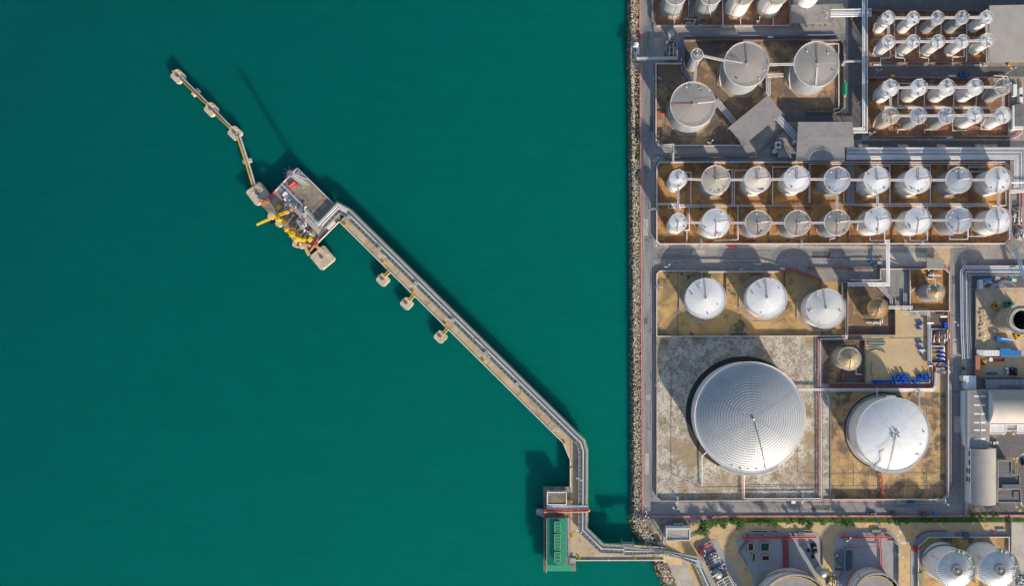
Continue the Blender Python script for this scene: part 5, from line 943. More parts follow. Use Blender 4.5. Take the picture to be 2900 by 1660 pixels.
canopy('huge grey sheet roof at the upper right edge', [(2802, 14), (3100, 8), (3100, 176), (2802, 174)], 8.0, 'roofgrey2', 'grey sheet roofs')
canopy('small plain grey roof beside the corner compound and the east road', pl('d', [(1010, 1103), (1172, 1108), (1172, 1196), (1008, 1190)]), 3.5, 'roofgrey', 'grey sheet roofs')
canopy('small grey roof in the dark plant corner by the large stepped roof', pl('a', [(1468, 1400), (1590, 1398), (1592, 1470), (1465, 1472)]), 3.0, 'roofgrey', 'grey sheet roofs')
# vaulted warehouses and the offices, lower right
def vault(label, x0, y0, x1, y1, axis, he, rise, m):
    a, b = W((x0, y0), he), W((x1, y1), he); xa, xb, ya, yb = a.x, b.x, b.y, a.y; root = thing('warehouse', label, 'warehouse', ((xa + xb) / 2, (ya + yb) / 2, 0), 'vaulted warehouses'); n = 18
    mb = MB(); mb.prism([(xa + .3, ya + .3), (xb - .3, ya + .3), (xb - .3, yb - .3), (xa + .3, yb - .3)], 0, he - .02); mb.build('wall', M['white'], root)
    def arc(u): return he + rise * (1 - (2 * u - 1) ** 2)
    mb = MB(); vs = []
    for i in range(n + 1):
        u = i / n
        if axis == 'x': vs += [(xa, ya + (yb - ya) * u, arc(u)), (xb, ya + (yb - ya) * u, arc(u))]
        else: vs += [(xa + (xb - xa) * u, yb, arc(u)), (xa + (xb - xa) * u, ya, arc(u))]
    mb.add(vs, [(2 * i, 2 * i + 1, 2 * i + 3, 2 * i + 2) for i in range(n)], True); o = mb.build('roof', M[m], root)
    for k_ in (0, 1):
        mb = MB(); e = [Vector(vs[2 * i + k_]) for i in range(n + 1)]; sh = (1 if k_ == 0 else -1) * .4
        e = [v + (Vector((sh, 0, -.02)) if axis == 'x' else Vector((0, -sh, -.02))) for v in e]; mb.add(e, [tuple(range(n + 1))]); mb.build('gable', M['lightroof' if axis == 'x' else 'white'], root)
    mb = MB()
    for k_ in (0, n):
        p_, q_ = vs[2 * k_], vs[2 * k_ + 1]; mb.bar(p_, q_, .35, .2)
    mb.build('gutter', M['steel'], root); return root
vault('vaulted grey warehouse at the right edge, its curved roof running sideways', 2801, 1105.5, 3080, 1200, 'x', 7.0, 4.2, 'roofgrey2')
vw = vault('vaulted grey warehouse standing upright beside the south road, windows in its white wall', 2748, 1271, 2820, 1430, 'y', 6.0, 3.0, 'roofgrey2')
mb = MB(); a = W((2748, 1280), 6); fx = a.x
for i in range(7):
    for z_ in (4.5, 2.4):
        y_ = W(px('x', 330, 45 + 180 * i), 5).y
        if i > 3 and z_ > 3 or (z_ < 3 and i not in (2, 3)): continue
        mb = MB(); mb.box((fx + .27, y_, z_), (.12, 2.8, 1.2)); mb.build('window', M['glass'], vw)
a, b = W((2745, 1106), 6.2), W((2803.5, 1270.5), 6.2)
t_ = thing('warehouse', 'flat grey warehouse roof with paired white skylights', 'warehouse', ((a.x + b.x) / 2, (a.y + b.y) / 2, 0)); xm = a.x + (b.x - a.x) * .54
mb = MB(); mb.prism([(a.x + .2, b.y), (b.x, b.y), (b.x, a.y), (a.x + .2, a.y)], 0, 5.6); mb.build('wall', M['white'], t_)
mb = MB(); mb.add([(a.x, a.y, 5.7), (a.x, b.y, 5.7), (xm, b.y, 6.6), (xm, a.y, 6.6), (b.x, b.y, 5.9), (b.x, a.y, 5.9)], [(0, 1, 2, 3), (3, 2, 4, 5)]); mb.build('roof', M['roofgrey'], t_)
mb = MB(); mb.bar((xm, a.y, 6.62), (xm, b.y, 6.62), .3, .1); mb.bar((a.x, a.y, 5.72), (a.x, b.y, 5.72), .3, .25); mb.build('ridge', M['pale'], t_)
for i, yv in enumerate((313, 495, 676, 857, 1012, 1192)):
    y_ = W(px('w', 500, yv), 6.2).y
    for x0, x1 in ((428, 545), (566, 665)):
        p_, q_ = W(px('w', x0, yv), 6.3), W(px('w', x1, yv), 6.3); zf = lambda x: 5.7 + .9 * (x - a.x) / (xm - a.x) if x < xm else 6.6 - .7 * (x - xm) / (b.x - xm)
        mb = MB(); mb.add([(p_.x, y_ - .5, zf(p_.x) + .05), (q_.x, y_ - .5, zf(q_.x) + .05), (q_.x, y_ + .5, zf(q_.x) + .05), (p_.x, y_ + .5, zf(p_.x) + .05)], [(0, 1, 2, 3)]); mb.build('skylight', M['skylight'], t_)
def flatroof(name, label, pts, h, m, wallm='white', par=.5, pt=.35, group=None, cat='building', parm=None):
    P = [W(p, h) for p in pts]; c = sum(P, Vector((0, 0, 0))) / len(P); root = thing(name, label, cat, (c.x, c.y, 0), group)
    mb = MB(); mb.prism(xy(P), 0, h - .05); mb.build('wall', M[wallm], root)
    a = sum(P[i].x * P[(i + 1) % len(P)].y - P[(i + 1) % len(P)].x * P[i].y for i in range(len(P)))
    if a < 0: P = P[::-1]
    mb = MB(); mb.poly([(p.x, p.y) for p in P], h - .02); mb.build('roof', M[m], root)
    Q = P + [P[0]]; mb = MB()
    for a, b in zip(Q[:-1], Q[1:]):
        d = (b - a).normalized(); n_ = Vector((-d.y, d.x, 0)) * pt; mb.prism([(a.x, a.y), (b.x, b.y), (b.x + n_.x - d.x * pt, b.y + n_.y - d.y * pt), (a.x + n_.x + d.x * pt, a.y + n_.y + d.y * pt)], h, h + par)
    mb.build('parapet', M[parm or wallm], root); return root
flatroof('office', 'dark flat-roofed office of stepped plan beside the upright vaulted warehouse', pl('x', [(905, 185), (1195, 185), (1195, 468), (1362, 468), (1362, 762), (905, 762)]), 4.5, 'roofdark', 'wallc', par=.6)
flatroof('office', 'square dark flat-roofed block with L-shaped roof slot, lower right', pl('x', [(896, 768), (1385, 766), (1392, 1052), (896, 1052)]), 4.0, 'roofdark', 'wallc', par=.5)
mb = MB()
P0 = ws('x', 1240, 960, 4.2); P1 = ws('x', 1240, 830, 4.2); P2 = ws('x', 1360, 830, 4.2); mb.bar(P0, P1, .35, .5); mb.bar(P1, P2, .35, .5)
tag(mb.build('roof_duct', M['steeld'], None, P0), 'dark L-shaped duct lying on the square flat roof', 'duct')
t_ = ws('x', 1170, 710, 4.5); root = thing('roof_box', 'long dark box on the stepped office roof', 'water box', (t_.x, t_.y, 4.5)); mb = MB(); mb.box((t_.x, t_.y, 5.3), (10.5, 2.2, 1.5)); mb.build('body', M['roofdark'], root); mb = MB(); mb.box((t_.x, t_.y, 6.1), (10.7, 2.4, .12)); mb.build('lid', M['steeld'], root)  # dark raised oblong on the roof
flatroof('annex', 'pale blue-white annex roof stepping in beside the red-brown canopy', pl('v', [(495, 1150), (690, 1150), (698, 1362), (545, 1362), (545, 1228), (495, 1228)]), 4.2, 'lightroof', 'white', par=.15)
flatroof('annex', 'light roof under the sideways vaulted warehouse, left one of the pair', pl('w', [(758, 893), (1080, 893), (1080, 1092), (758, 1092)]), 3.2, 'lightroof', 'white', par=.15)
flatroof('annex', 'light roof under the sideways vaulted warehouse, cut by the right edge', pl('w', [(1318, 893), (1700, 893), (1700, 1092), (1318, 1092)]), 3.2, 'lightroof', 'white', par=.15)
flatroof('link_building', 'small tan link block with white edge between the two light roofs', pl('w', [(1085, 890), (1315, 890), (1315, 1025), (1085, 1025)]), 3.0, 'roofgrey2', 'white', par=.4)
canopy('blue-grey lean-to roof above the sideways vaulted warehouse', pl('v', [(845, 1204), (1700, 1204), (1700, 1365), (857, 1365)]), 4.8, 'roofblue', None, braces=None)
mb = MB()
for i in range(6): a, b = ws('v', 925 + 105 * i, 1206, 4.83), ws('v', 930 + 105 * i, 1285, 4.83); mb.bar(a, b, .45, .05)
tag(mb.build('roof_lights', M['roofgrey2'], None, a), 'row of pale translucent strips set in the blue-grey lean-to roof', 'roof lights')
p_ = ws('v', 1250, 1335, 5.1); mb = MB(); mb.box((p_.x, p_.y, 5.15), (11.5, 2.2, .5)); tag(mb.build('roof_plant', M['roofdark'], None, p_), 'long dark plant housing on the blue-grey lean-to roof', 'roof plant')
flatroof('facade_annex', 'narrow white strip building between the east road and the skylight warehouse', pl('w', [(218, 205), (300, 205), (300, 1330), (250, 1330), (218, 890)]), 3.6, 'lightroof', 'white', par=.2)
# gate house
gh = flatroof('gatehouse', 'small white gatehouse with grey roof near the shore end of the jetty', pl('i', [(556, 340), (853, 340), (853, 492), (556, 492)]), 5.4, 'roofgrey2', 'white', par=.5, pt=.45)
for i in range(3):
    p_ = ws('i', 668 + 40 * i, 292, .6); root = thing('cooling_unit', ['cooling unit on the gatehouse\'s shaded side, nearest the sea', 'middle cooling unit on the gatehouse\'s shaded side', 'cooling unit on the gatehouse\'s shaded side, nearest the big bush'][i], 'cooling unit', (p_.x, p_.y, 0), 'cooling units at the gatehouse')
    mb = MB(); mb.box((p_.x, p_.y, .7), (1.3, .8, 1.3)); mb.build('body', M['lightroof'], root); mb = MB(); mb.cyl((p_.x, p_.y), 1.35, 1.42, .32, n=12); mb.build('fan', M['steeld'], root)
p0, p1 = ws('i', 540, 365, .3), ws('i', 526, 560, .3); root = thing('footbridge', 'narrow blue-white steel gangway beside the gatehouse', 'gangway', p0); mb = MB(); mb.bar(p0, p1, 1.6, .12); mb.build('deck', M['gratinglight'], root)
for sg in (-.8, .8): mb = MB(); mb.bar(p0 + Vector((sg, 0, 1)), p1 + Vector((sg, 0, 1)), .1); mb.build('handrail', M['lightroof'], root)

# ================================================================== THE JETTY
DZ = 2.2                                     # deck height above the quay level
def piles(root, pts, r=.55, m='concwall'):
    for p in pts: mb = MB(); mb.cyl((p[0], p[1]), -9, DZ - 1.0, r, n=10, top=False, bottom=False); mb.build('pile', M[m], root)
deckpx = [(961, 628), (996, 592), px('m', 680, 135), px('m', 710, 205), px('m', 716, 945), px('m', 850, 1085), px('m', 1090, 1092), (1872, 1551), (1884, 1556), (1878, 1590), px('m', 605, 1234), px('m', 605, 1190), px('m', 554, 1190), px('m', 552, 330), px('m', 490, 175)]
P = [W(p, DZ) for p in deckpx]; tr = thing('trestle', 'long tan concrete trestle of the jetty, bent towards the shore', 'jetty', (P[5].x, P[5].y, 0))
mb = MB(); mb.prism(xy(P), DZ - 1.0, DZ); mb.build('deck', M['deck'], tr)
LE = [W(p, DZ) for p in [(961, 628), px('m', 490, 175), px('m', 553, 330), px('m', 553, 570)]]
for Q in (LE, [W(p, DZ) for p in (px('m', 605, 1230), (1880, 1588))]):
    mb = MB(); Q2 = offset([Vector((q.x, q.y, 0)) for q in Q], .1)
    for a, b in zip(Q2[:-1], Q2[1:]): mb.bar((a.x, a.y, DZ + .35), (b.x, b.y, DZ + .35), .5, .7)
    mb.build('parapet', M['pink'], tr)
mb = MB()
for (p_, d) in along([LE[0], LE[1]], 24, 20): e = Vector((-d.y, d.x, 0)); q = p_ + e * .3; mb.bar((q.x, q.y, DZ + .03), (q.x + e.x * 6, q.y + e.y * 6, DZ + .03), .22, .05)
mb.build('expansion_joint', M['steeld'], tr)
mid = [(978, 612), px('m', 585, 170), px('m', 632, 300), px('m', 632, 1000), px('m', 760, 1180), px('m', 1200, 1180)]
pp = []
for p_, d in along([W(p, 0) for p in mid], 16, 4):
    e = Vector((-d.y, d.x, 0)).normalized()
    for sg in (-3.4, 3.4): pp.append(p_ + e * sg)
piles(tr, pp)
# the raised pipe rack riding on the trestle
rackpx = [px('n', 1075, 850), px('n', 1280, 632), px('n', 1385, 690), px('m', 652, 172), px('m', 672, 245), px('m', 668, 955), px('m', 838, 1120), px('m', 1035, 1128)]
RK = [W(p, DZ + 2.2) for p in rackpx]
def rack(label, RK, wd, z0, post=True, pip=((-.75, .14, GP), (-.15, .32, WP), (.6, .18, 'steeld'), (1.05, .2, 'steelg'), (1.5, .24, GP), (2.0, .2, 'lightroof')), step=2.6, pstep=10):
    root = thing('pipe_rack', label, 'pipe rack', (RK[0].x, RK[0].y, 0), 'pipe racks of the jetty')
    for sg in (-1, 1):
        mb = MB(); Q = offset(RK, sg * wd / 2)
        for i in range(len(Q)): Q[i].z = RK[i].z
        for a, b in zip(Q[:-1], Q[1:]): mb.bar(a, b, .22, .4)
        for a, b in zip(Q[:-1], Q[1:]): mb.bar(a + Vector((0, 0, 1.1)), b + Vector((0, 0, 1.1)), .1)
        for p_, d in along(Q, step): mb.bar(p_, p_ + Vector((0, 0, 1.1)), .1)
        mb.build('side_rail', M['steelg' if sg < 0 else 'steel'], root)
    cr = along(RK, step, .5); chunk = 6
    for i in range(0, len(cr), chunk):
        mb = MB()
        for p_, d in cr[i:i + chunk]: e = Vector((-d.y, d.x, 0)).normalized(); mb.bar(p_ + e * wd / 2 - Vector((0, 0, .1)), p_ - e * wd / 2 - Vector((0, 0, .1)), .22, .25)
        mb.build('cross_beams', M['steel'], root)
    mb = MB(); Q = offset(RK, wd * .34)
    for i in range(len(Q)): Q[i].z = RK[i].z
    for a, b in zip(Q[:-1], Q[1:]): mb.bar(a - Vector((0, 0, .02)), b - Vector((0, 0, .02)), wd * .24, .06)
    mb.build('shaded_gap_grating', M['gratingdark'], root)  # dark tone stands in for shade in the gap beside the roadway
    mb = MB(); Q = offset(RK, -wd * .05)
    for i in range(len(Q)): Q[i].z = RK[i].z
    for a, b in zip(Q[:-1], Q[1:]): mb.bar(a - Vector((0, 0, .3)), b - Vector((0, 0, .3)), wd * .62, .06)
    mb.build('tray', M['grating'], root)
    for o_, r_, m_ in pip:
        mb = MB(); Q = offset(RK, -o_)
        for i in range(len(Q)): Q[i].z = RK[i].z + .25
        mb.tube(Q, r_, 6); mb.build('pipe', M[m_], root)
    if post:
        for p_, d in along(RK, pstep, 3):
            e = Vector((-d.y, d.x, 0)).normalized(); mb = MB()
            for sg in (-1, 1): q = p_ + e * (wd / 2 - .1) * sg; mb.bar((q.x, q.y, z0), (q.x, q.y, p_.z - .2), .3)
            mb.build('support', M['steel'], root)
    return root
# direction: offset(+) is to the left when walking the line; the green edge faces the roadway
rk_rev = [Vector(p) for p in RK][::-1]
rack('raised pipe rack with white pipes and green railing along the whole trestle', rk_rev, 5.3, DZ)
BR = [W(px('m', 1040, 1143), 8.6), W(px('m', 1370, 1148), 8.6), W(px('i', 470, 618), 8.6), W(px('i', 940, 742), 8.4)]
rack('high pipe bridge with lattice sides crossing the shore rocks', BR[::-1], 5.0, 0, step=2.0, pstep=14)
SKD = [W(px('i', 935, 745), 5.0), W(px('i', 1000, 880), 4.0), W(px('i', 1085, 1070), 4.0), W(px('i', 1180, 1300), 4.0)]
rack('sloping pipe rack behind the metering skid, cut by the lower edge', SKD[::-1], 4.6, 0, step=2.0, pstep=10)
p_ = ws('i', 965, 780, 5.4); root = thing('platform', 'grey grated platform where the pipe bridge meets the sloping rack', 'platform', (p_.x, p_.y, 0)); mb = MB(); mb.box((p_.x, p_.y, 5.4), (4.6, 4.2, .2), radians(-28)); mb.build('deck', M['gratinglight'], root)
for sx_, sy_ in ((-2, -1.8), (2, -1.8), (2, 1.8), (-2, 1.8)): mb = MB(); mb.bar((p_.x + sx_, p_.y + sy_, 0), (p_.x + sx_, p_.y + sy_, 6.5), .25); mb.build('leg', M['steel'], root)
p_ = ws('m', 1070, 1085, 6.0); root = thing('platform', 'small steel stair platform at the seaward end of the pipe bridge', 'platform', (p_.x, p_.y, 0)); mb = MB(); mb.box((p_.x, p_.y, 6), (7.0, 2.6, .2)); mb.build('deck', M['grating'], root)
for sx_, sy_ in ((-3.2, -1.1), (3.2, -1.1), (3.2, 1.1), (-3.2, 1.1)): mb = MB(); mb.bar((p_.x + sx_, p_.y + sy_, -6), (p_.x + sx_, p_.y + sy_, 7.1), .25); mb.build('leg', M['steel'], root)
# ramp to the yard
mb = MB(); A = [W(p) for p in ((1879, 1556), (1876, 1590), (1930, 1604), (1938, 1572))]; mb.add([(A[0].x, A[0].y, DZ), (A[1].x, A[1].y, DZ), (A[2].x, A[2].y, .06), (A[3].x, A[3].y, .06), (A[0].x, A[0].y, -3), (A[1].x, A[1].y, -3), (A[2].x, A[2].y, -.2), (A[3].x, A[3].y, -.2)], [(0, 1, 2, 3), (4, 7, 6, 5), (0, 4, 5, 1), (1, 5, 6, 2), (2, 6, 7, 3), (3, 7, 4, 0)]); structure('road', mb, M['yard'])
# building platform with control house and green shed
P = [W(px('m', *p), DZ) for p in ((312, 570), (550, 570), (552, 1192), (603, 1236), (606, 1328), (315, 1328))]
bp = thing('platform', 'tan concrete platform carrying the green shed and control house', 'platform', ((P[0].x + P[2].x) / 2, P[2].y, 0)); mb = MB(); mb.prism(xy(P), DZ - 1.1, DZ - .03); mb.build('deck', M['deckdark'], bp)
piles(bp, [(P[0].x + 3 + 6.5 * i, P[0].y - 3 - 7 * j) for i in range(3) for j in range(7)])
HH = DZ + 4.0
def shed():
    a, b = W(px('m', 343, 852), HH), W(px('m', 524, 1270), HH); x0, x1, y0, y1 = a.x, b.x, b.y, a.y; root = thing('shed', 'green-roofed shed with ridge vents on the jetty platform', 'shed', ((x0 + x1) / 2, (y0 + y1) / 2, DZ)); xm = (x0 + x1) / 2
    mb = MB(); mb.prism([(x0 + .6, y0 + .2), (x1 - .6, y0 + .2), (x1 - .6, y1 - .4), (x0 + .6, y1 - .4)], DZ, HH - .2); mb.build('wall', M['pale'], root)
    mb = MB(); mb.add([(x0, y0, HH), (xm, y0, HH + 1.3), (xm, y1, HH + 1.3), (x0, y1, HH), (x1, y0, HH), (x1, y1, HH)], [(0, 1, 2, 3), (1, 4, 5, 2)])
    mb.add([(x0, y0, HH - .25), (xm, y0, HH + 1.05), (xm, y1, HH + 1.05), (x0, y1, HH - .25), (x1, y0, HH - .25), (x1, y1, HH - .25)], [(3, 2, 1, 0), (2, 5, 4, 1)]); mb.build('roof', M['roofgreen'], root)
    mb = MB(); mb.bar((x0, y0, HH), (x0, y1, HH), .25, .2); mb.bar((x1, y0, HH), (x1, y1, HH), .25, .2); mb.build('gutter', M['steel'], root)
    for q0, q1 in ((880, 978), (990, 1138), (1152, 1250)):
        p_, q_ = W(px('m', 410, q0), HH + 1.6), W(px('m', 468, q1), HH + 1.6); mb = MB(); cx = (p_.x + q_.x) / 2
        mb.box((cx, (p_.y + q_.y) / 2, HH + 1.5), (q_.x - p_.x - .7, p_.y - q_.y - .4, 1.2)); v = mb.build('ridge_vent', M['roofgreen'], root); ORG[v.name] = ORG[root.name]
        mb = MB(); mb.bar((p_.x + .2, p_.y, HH + 2.15), (p_.x + .2, q_.y, HH + 2.15), .4, .12); mb.bar((q_.x - .2, p_.y, HH + 2.15), (q_.x - .2, q_.y, HH + 2.15), .4, .12); nn = int((p_.y - q_.y) / 1.7)
        for i in range(nn + 1): y_ = q_.y + .2 + (p_.y - q_.y - .4) * i / nn; mb.bar((p_.x, y_, HH + 2.15), (q_.x, y_, HH + 2.15), .3, .12)
        mb.build('vent_frame', M['ventgreen'], v)
    a, b = W(px('m', 341, 1274), HH - .9), W(px('m', 567, 1328), HH - .9); mb = MB(); mb.prism([(a.x, b.y), (b.x, b.y), (b.x, a.y), (a.x, a.y)], HH - 1.1, HH - .9); mb.build('porch_roof', M['roofgreen2'], root)
    for x_ in (a.x + .5, (a.x + b.x) / 2, b.x - .5): mb = MB(); mb.bar((x_, b.y + .4, DZ), (x_, b.y + .4, HH - 1.1), .2); mb.build('post', M['steel'], root)
shed()
ch = flatroof('control_house', 'square control house with white parapet and brown stained roof on the jetty', pl('m', [(345, 615), (522, 615), (522, 733), (345, 733)]), DZ + 4.2, 'roofbrown', 'lightroof', par=.35, pt=.45, parm='white')
for i in range(3): p_ = ws('m', 385 + 45 * i, 604, DZ + 3); q = ws('m', 385 + 45 * i, 615, DZ + 4.2); mb = MB(); mb.box((q.x, q.y + .06, DZ + 2.6), (2.2, .12, 1.3)); mb.build('window', M['glass'], ch)
mb = MB(); q = ws('m', 422, 612, DZ + 4.3); mb.box((q.x, q.y + .6, DZ + 2.2), (.5, .9, 3.9)); mb.build('downpipe', M['bluepipe'], ch)
pipes('pipeline', 'thick red-orange pipe crossing the platform above the green shed', wl('m', [(318, 796, DZ + 3.0), (520, 796, DZ + 3.0), (700, 792, DZ + 3.0), (722, 786, DZ + 3.0), (722, 770, DZ + 2.6)]), [0, 1.1], [.5, .3], ['orange', 'redpipe'], None)
pipes('pipe_rack', 'grey pipe bridge crossing the platform under the control house', wl('m', [(360, 740, DZ + 2.4), (366, 760, DZ + 2.4), (500, 758, DZ + 2.6), (716, 757, DZ + 2.6)]), sp(5, .62), .3, [GP, WP, GP, 'lightroof', GP], 'pipe racks of the jetty', n=6)
p_ = ws('m', 283, 796, 1.0); root = thing('landing_stage', 'dark steel landing stage jutting left of the green shed platform', 'landing stage', (p_.x, p_.y, 0)); mb = MB(); mb.box((p_.x, p_.y, .6), (4.6, 3.4, .25)); a = ws('m', 330, 815, 1.0); mb.box((a.x, a.y, 1.0), (4.2, 3.2, .25)); mb.build('deck', M['steel'], root)
for i in range(4): mb = MB(); mb.cyl((p_.x - 2 + 4 * (i % 2), p_.y - 1.5 + 3 * (i // 2)), -8, 1.8, .25, n=8); mb.build('leg', M['steeld'], root)
rail(root, 'handrail', (p_.x, p_.y), 2.0, .7, 'greypipe', 12, posts=8)
pipes('pipe_rack', 'slim grey pipes running down beside the green shed\'s right side', wl('m', [(540, 850, DZ + .6), (545, 1200, DZ + .6)]), sp(3, .5), .18, [GP, 'pink', 'steeld'], 'pipe racks of the jetty')
p_ = ws('m', 575, 1232, DZ + 1.2); root = thing('stair_cage', 'grey steel stair cage at the lower right corner of the shed platform', 'stairs', (p_.x, p_.y, DZ)); mb = MB(); mb.box((p_.x, p_.y, DZ + 1.2), (3.2, 2.6, .15)); mb.build('landing', M['gratinglight'], root)
for sx_ in (-1.6, -.8, 0, .8, 1.6): mb = MB(); mb.bar((p_.x + sx_, p_.y - 1.3, DZ + 2.2), (p_.x + sx_, p_.y + 1.3, DZ + 2.2), .1); mb.bar((p_.x + sx_, p_.y - 1.3, DZ), (p_.x + sx_, p_.y - 1.3, DZ + 2.2), .1); mb.build('rail', M['steel'], root)
mb = MB()
for i in range(9): a = ws('m', 330 + (i % 3) * 4, 850 + i * 52, DZ); mb.box((a.x, a.y, DZ + .2), (.5, 9.5, .4))
tag(mb.build('fender_beam', M['wallred'], None, a), 'dull red beam along the left edge of the green shed platform', 'beam')

# ------------------------------------------------------------------ loading platform
P = [W(px('n', *p), DZ) for p in ((780, 152), (1222, 585), (1298, 660), (1285, 805), (1160, 930), (922, 1172), (860, 1100), (720, 1030), (640, 900), (580, 830), (460, 740), (338, 602))]
lp = thing('platform', 'dark stained loading platform at the head of the jetty', 'platform', (P[8].x, P[8].y, 0)); mb = MB(); mb.prism(xy(P), DZ - 1.3, DZ + .02); mb.build('deck', M['deckdark'], lp)
piles(lp, [W(px('n', 420 + 105 * i + 85 * j, 600 + 105 * i - 85 * j), 0) for i in range(5) for j in range(5)], .6)
mb = MB()
for a, b in (((338, 602), (510, 432)), ((1040, 1000), (922, 1172))): p0, p1 = ws('n', *a, DZ + .5), ws('n', *b, DZ + .5); mb.bar(p0, p1, .35, 1.0)
mb.build('edge_rail', M['redpipe'], lp)
mb = MB()
for a, b in (((780, 152), (1222, 585)), ((510, 432), (780, 152)), ((1285, 805), (1040, 1050))): p0, p1 = ws('n', *a, DZ + .3), ws('n', *b, DZ + .3); mb.bar(p0, p1, .4, .6)
mb.build('edge_kerb', M['pink'], lp)
for x, y in ((460, 735), (555, 825), (760, 1075), (820, 1090)):     # rounded fender seats on the berth face
    p_ = ws('n', x, y, DZ); mb = MB(); mb.cyl((p_.x, p_.y), DZ - 1.6, DZ + .05, 2.0, n=14); mb.build('fender_seat', M['dolphin'], lp)
for x, y in ((470, 812), (735, 1070)):
    p_ = ws('n', x, y, DZ - 1); mb = MB(); mb.box((p_.x, p_.y, DZ - 2), (2.2, 2.2, 2.6), radians(45)); mb.build('fender', M['black'], lp)
# lattice monitor tower
def tower(label, s, x, y, h, w0, w1, m):
    b = ws(s, x, y, DZ); root = thing('lattice_tower', label, 'tower', b); lv = 12
    def cor(i): 
        u = i / lv; w_ = w0 + (w1 - w0) * u; return [Vector((b.x + sx_ * w_ / 2, b.y + sy_ * w_ / 2, DZ + h * u)) for sx_, sy_ in ((-1, -1), (1, -1), (1, 1), (-1, 1))]
    c0, c1 = cor(0), cor(lv)
    for i in range(4): mb = MB(); mb.bar(c0[i], c1[i], .14); mb.build('leg', M[m], root)
    mb = MB()
    for l_ in range(lv):
        A_, B_ = cor(l_), cor(l_ + 1)
        for i in range(4): j = (i + 1) % 4; mb.bar(A_[i], B_[j], .07); mb.bar(A_[j], B_[i], .07); mb.bar(B_[i], B_[j], .08)
    mb.build('bracing', M[m], root)
    mb = MB(); mb.bar((b.x, b.y, DZ), (b.x, b.y, DZ + h), .24); mb.build('riser', M['lightroof'], root)
    mb = MB(); mb.box((b.x, b.y, DZ + h), (2.4, 2.4, .15)); mb.build('head_platform', M['steel'], root)
    rail(root, 'head_rail', (b.x, b.y), 1.7, DZ + h, 'greypipe', 12, posts=10)
    mb = MB(); mb.bar((b.x, b.y, DZ + h), (b.x, b.y, DZ + h + 3.5), .16)
    for i in range(8): t = 2 * pi * i / 8; mb.bar((b.x, b.y, DZ + h + 2.0), (b.x + 3.4 * cos(t), b.y + 3.4 * sin(t), DZ + h + 2.3), .12)
    mb.build('aerial', M['steeld'], root)
    mb = MB(); mb.bar((b.x, b.y, DZ + h + .8), (b.x - 1.8, b.y - 1.5, DZ + h + 1.5), .3); mb.build('water_monitor', M['redpipe'], root)
tower('tall grey lattice tower with spread aerials on the loading platform', 'n', 885, 328, 21.0, 3.0, 1.6, 'gratinglight')
# red fire monitor skid
p_ = ws('n', 722, 352, DZ + 1); root = thing('fire_pump', 'orange-red fire pump skid on the loading platform', 'fire pump', (p_.x, p_.y, DZ)); mb = MB(); a = radians(40); d = Vector((cos(a), sin(a), 0)); e = Vector((-d.y, d.x, 0))
mb.tube([p_ - d * 1.9 + e * .4, p_ + d * 1.9 + e * .4], .8, 10); mb.build('vessel', M['redpipe'], root); mb = MB(); mb.box((p_.x, p_.y, DZ + .2), (4.4, 3.0, .3), a); mb.build('skid', M['brick'], root); mb = MB(); mb.tube([p_ - e * 1.2 - d * 2, p_ - e * 1.2 + d * 1.6, p_ - e * 2.2 + d * 1.8], .25, 6); mb.build('pipe', M['redpipe'], root)
# pipes and manifolds on the platform
nz = lambda *pts: [ws('n', p[0], p[1], DZ + (p[2] if len(p) > 2 else .9)) for p in pts]
pipes('pipe_rack', 'blue-grey pipe bundle across the middle of the loading platform', nz((575, 350), (740, 520), (1005, 800), (1060, 850)), [-1.9, -1.2, -.4, .5, 1.2], [.18, .24, .2, .26, .18], ['lightroof', GP, 'bluepipe', WP, GP], 'platform pipework', step=7)
pipes('pipe_rack', 'bundle of cream pipes from platform centre to its lower corner', nz((640, 530), (790, 690), (1050, 930)), sp(4, .6), .17, ['pink', WP, 'pink', WP], 'platform pipework')
pipes('pipe_rack', 'white hooked pipe curving along the pipe bundle on the loading platform', nz((895, 618, 1.6), (870, 625, 1.6), (865, 660, 1.6), (1010, 815, 1.6), (1040, 830, 1.6)), [0], .34, [WP], 'platform pipework')
pipes('pipe_rack', 'thick white pipe pair bending from platform to trestle rack', nz((1000, 800, 1.8), (1040, 835, 2.4), (1180, 690, 2.6), (1270, 592, 2.6), (1390, 665, 2.6)), sp(2, .9), [.36, .28], [WP, WP], 'platform pipework')
pipes('pipe_rack', 'red pipe run slanting across the loading platform', nz((580, 500), (700, 620), (780, 700)), [0, .6], [.26, .16], ['redpipe', 'redbrown'], 'platform pipework')
pipes('pipe_rack', 'thin green and grey lines beside the platform\'s right edge', nz((1060, 880), (1200, 745), (1300, 660)), sp(3, .55), .13, ['steelg', GP, 'steelg'], 'platform pipework')
for i, (x, y, lb) in enumerate(((640, 610, 'U-shaped white pipe loop beside the yellow hose crane'), (820, 740, 'first white pipe hairpin behind the yellow loading arms'), (845, 770, 'second white pipe hairpin behind the yellow loading arms'), (865, 810, 'third white pipe hairpin behind the yellow loading arms'))):
    pipes('pipeline', lb, nz((x + 30, y - 40, .8), (x - 20, y + 10, .8), (x - 10, y + 30, .8), (x + 25, y + 50, .8)), [0], .2, [WP], 'platform pipework')
for i in range(6):
    x, y = 700 + 42 * i, 740 + 38 * i; pipes('pipeline', f'grey feeder pipe to the berth edge, {ORD[i]} from the upper end', nz((x + 40, y - 20, .5), (x - 50, y + 75, .5)), sp(2, .7), .14, [(GP, 'pink'), ('redbrown', 'redbrown'), (GP, 'steeld'), ('pink', GP), ('steeld', GP), (WP, GP)][i], 'platform pipework')
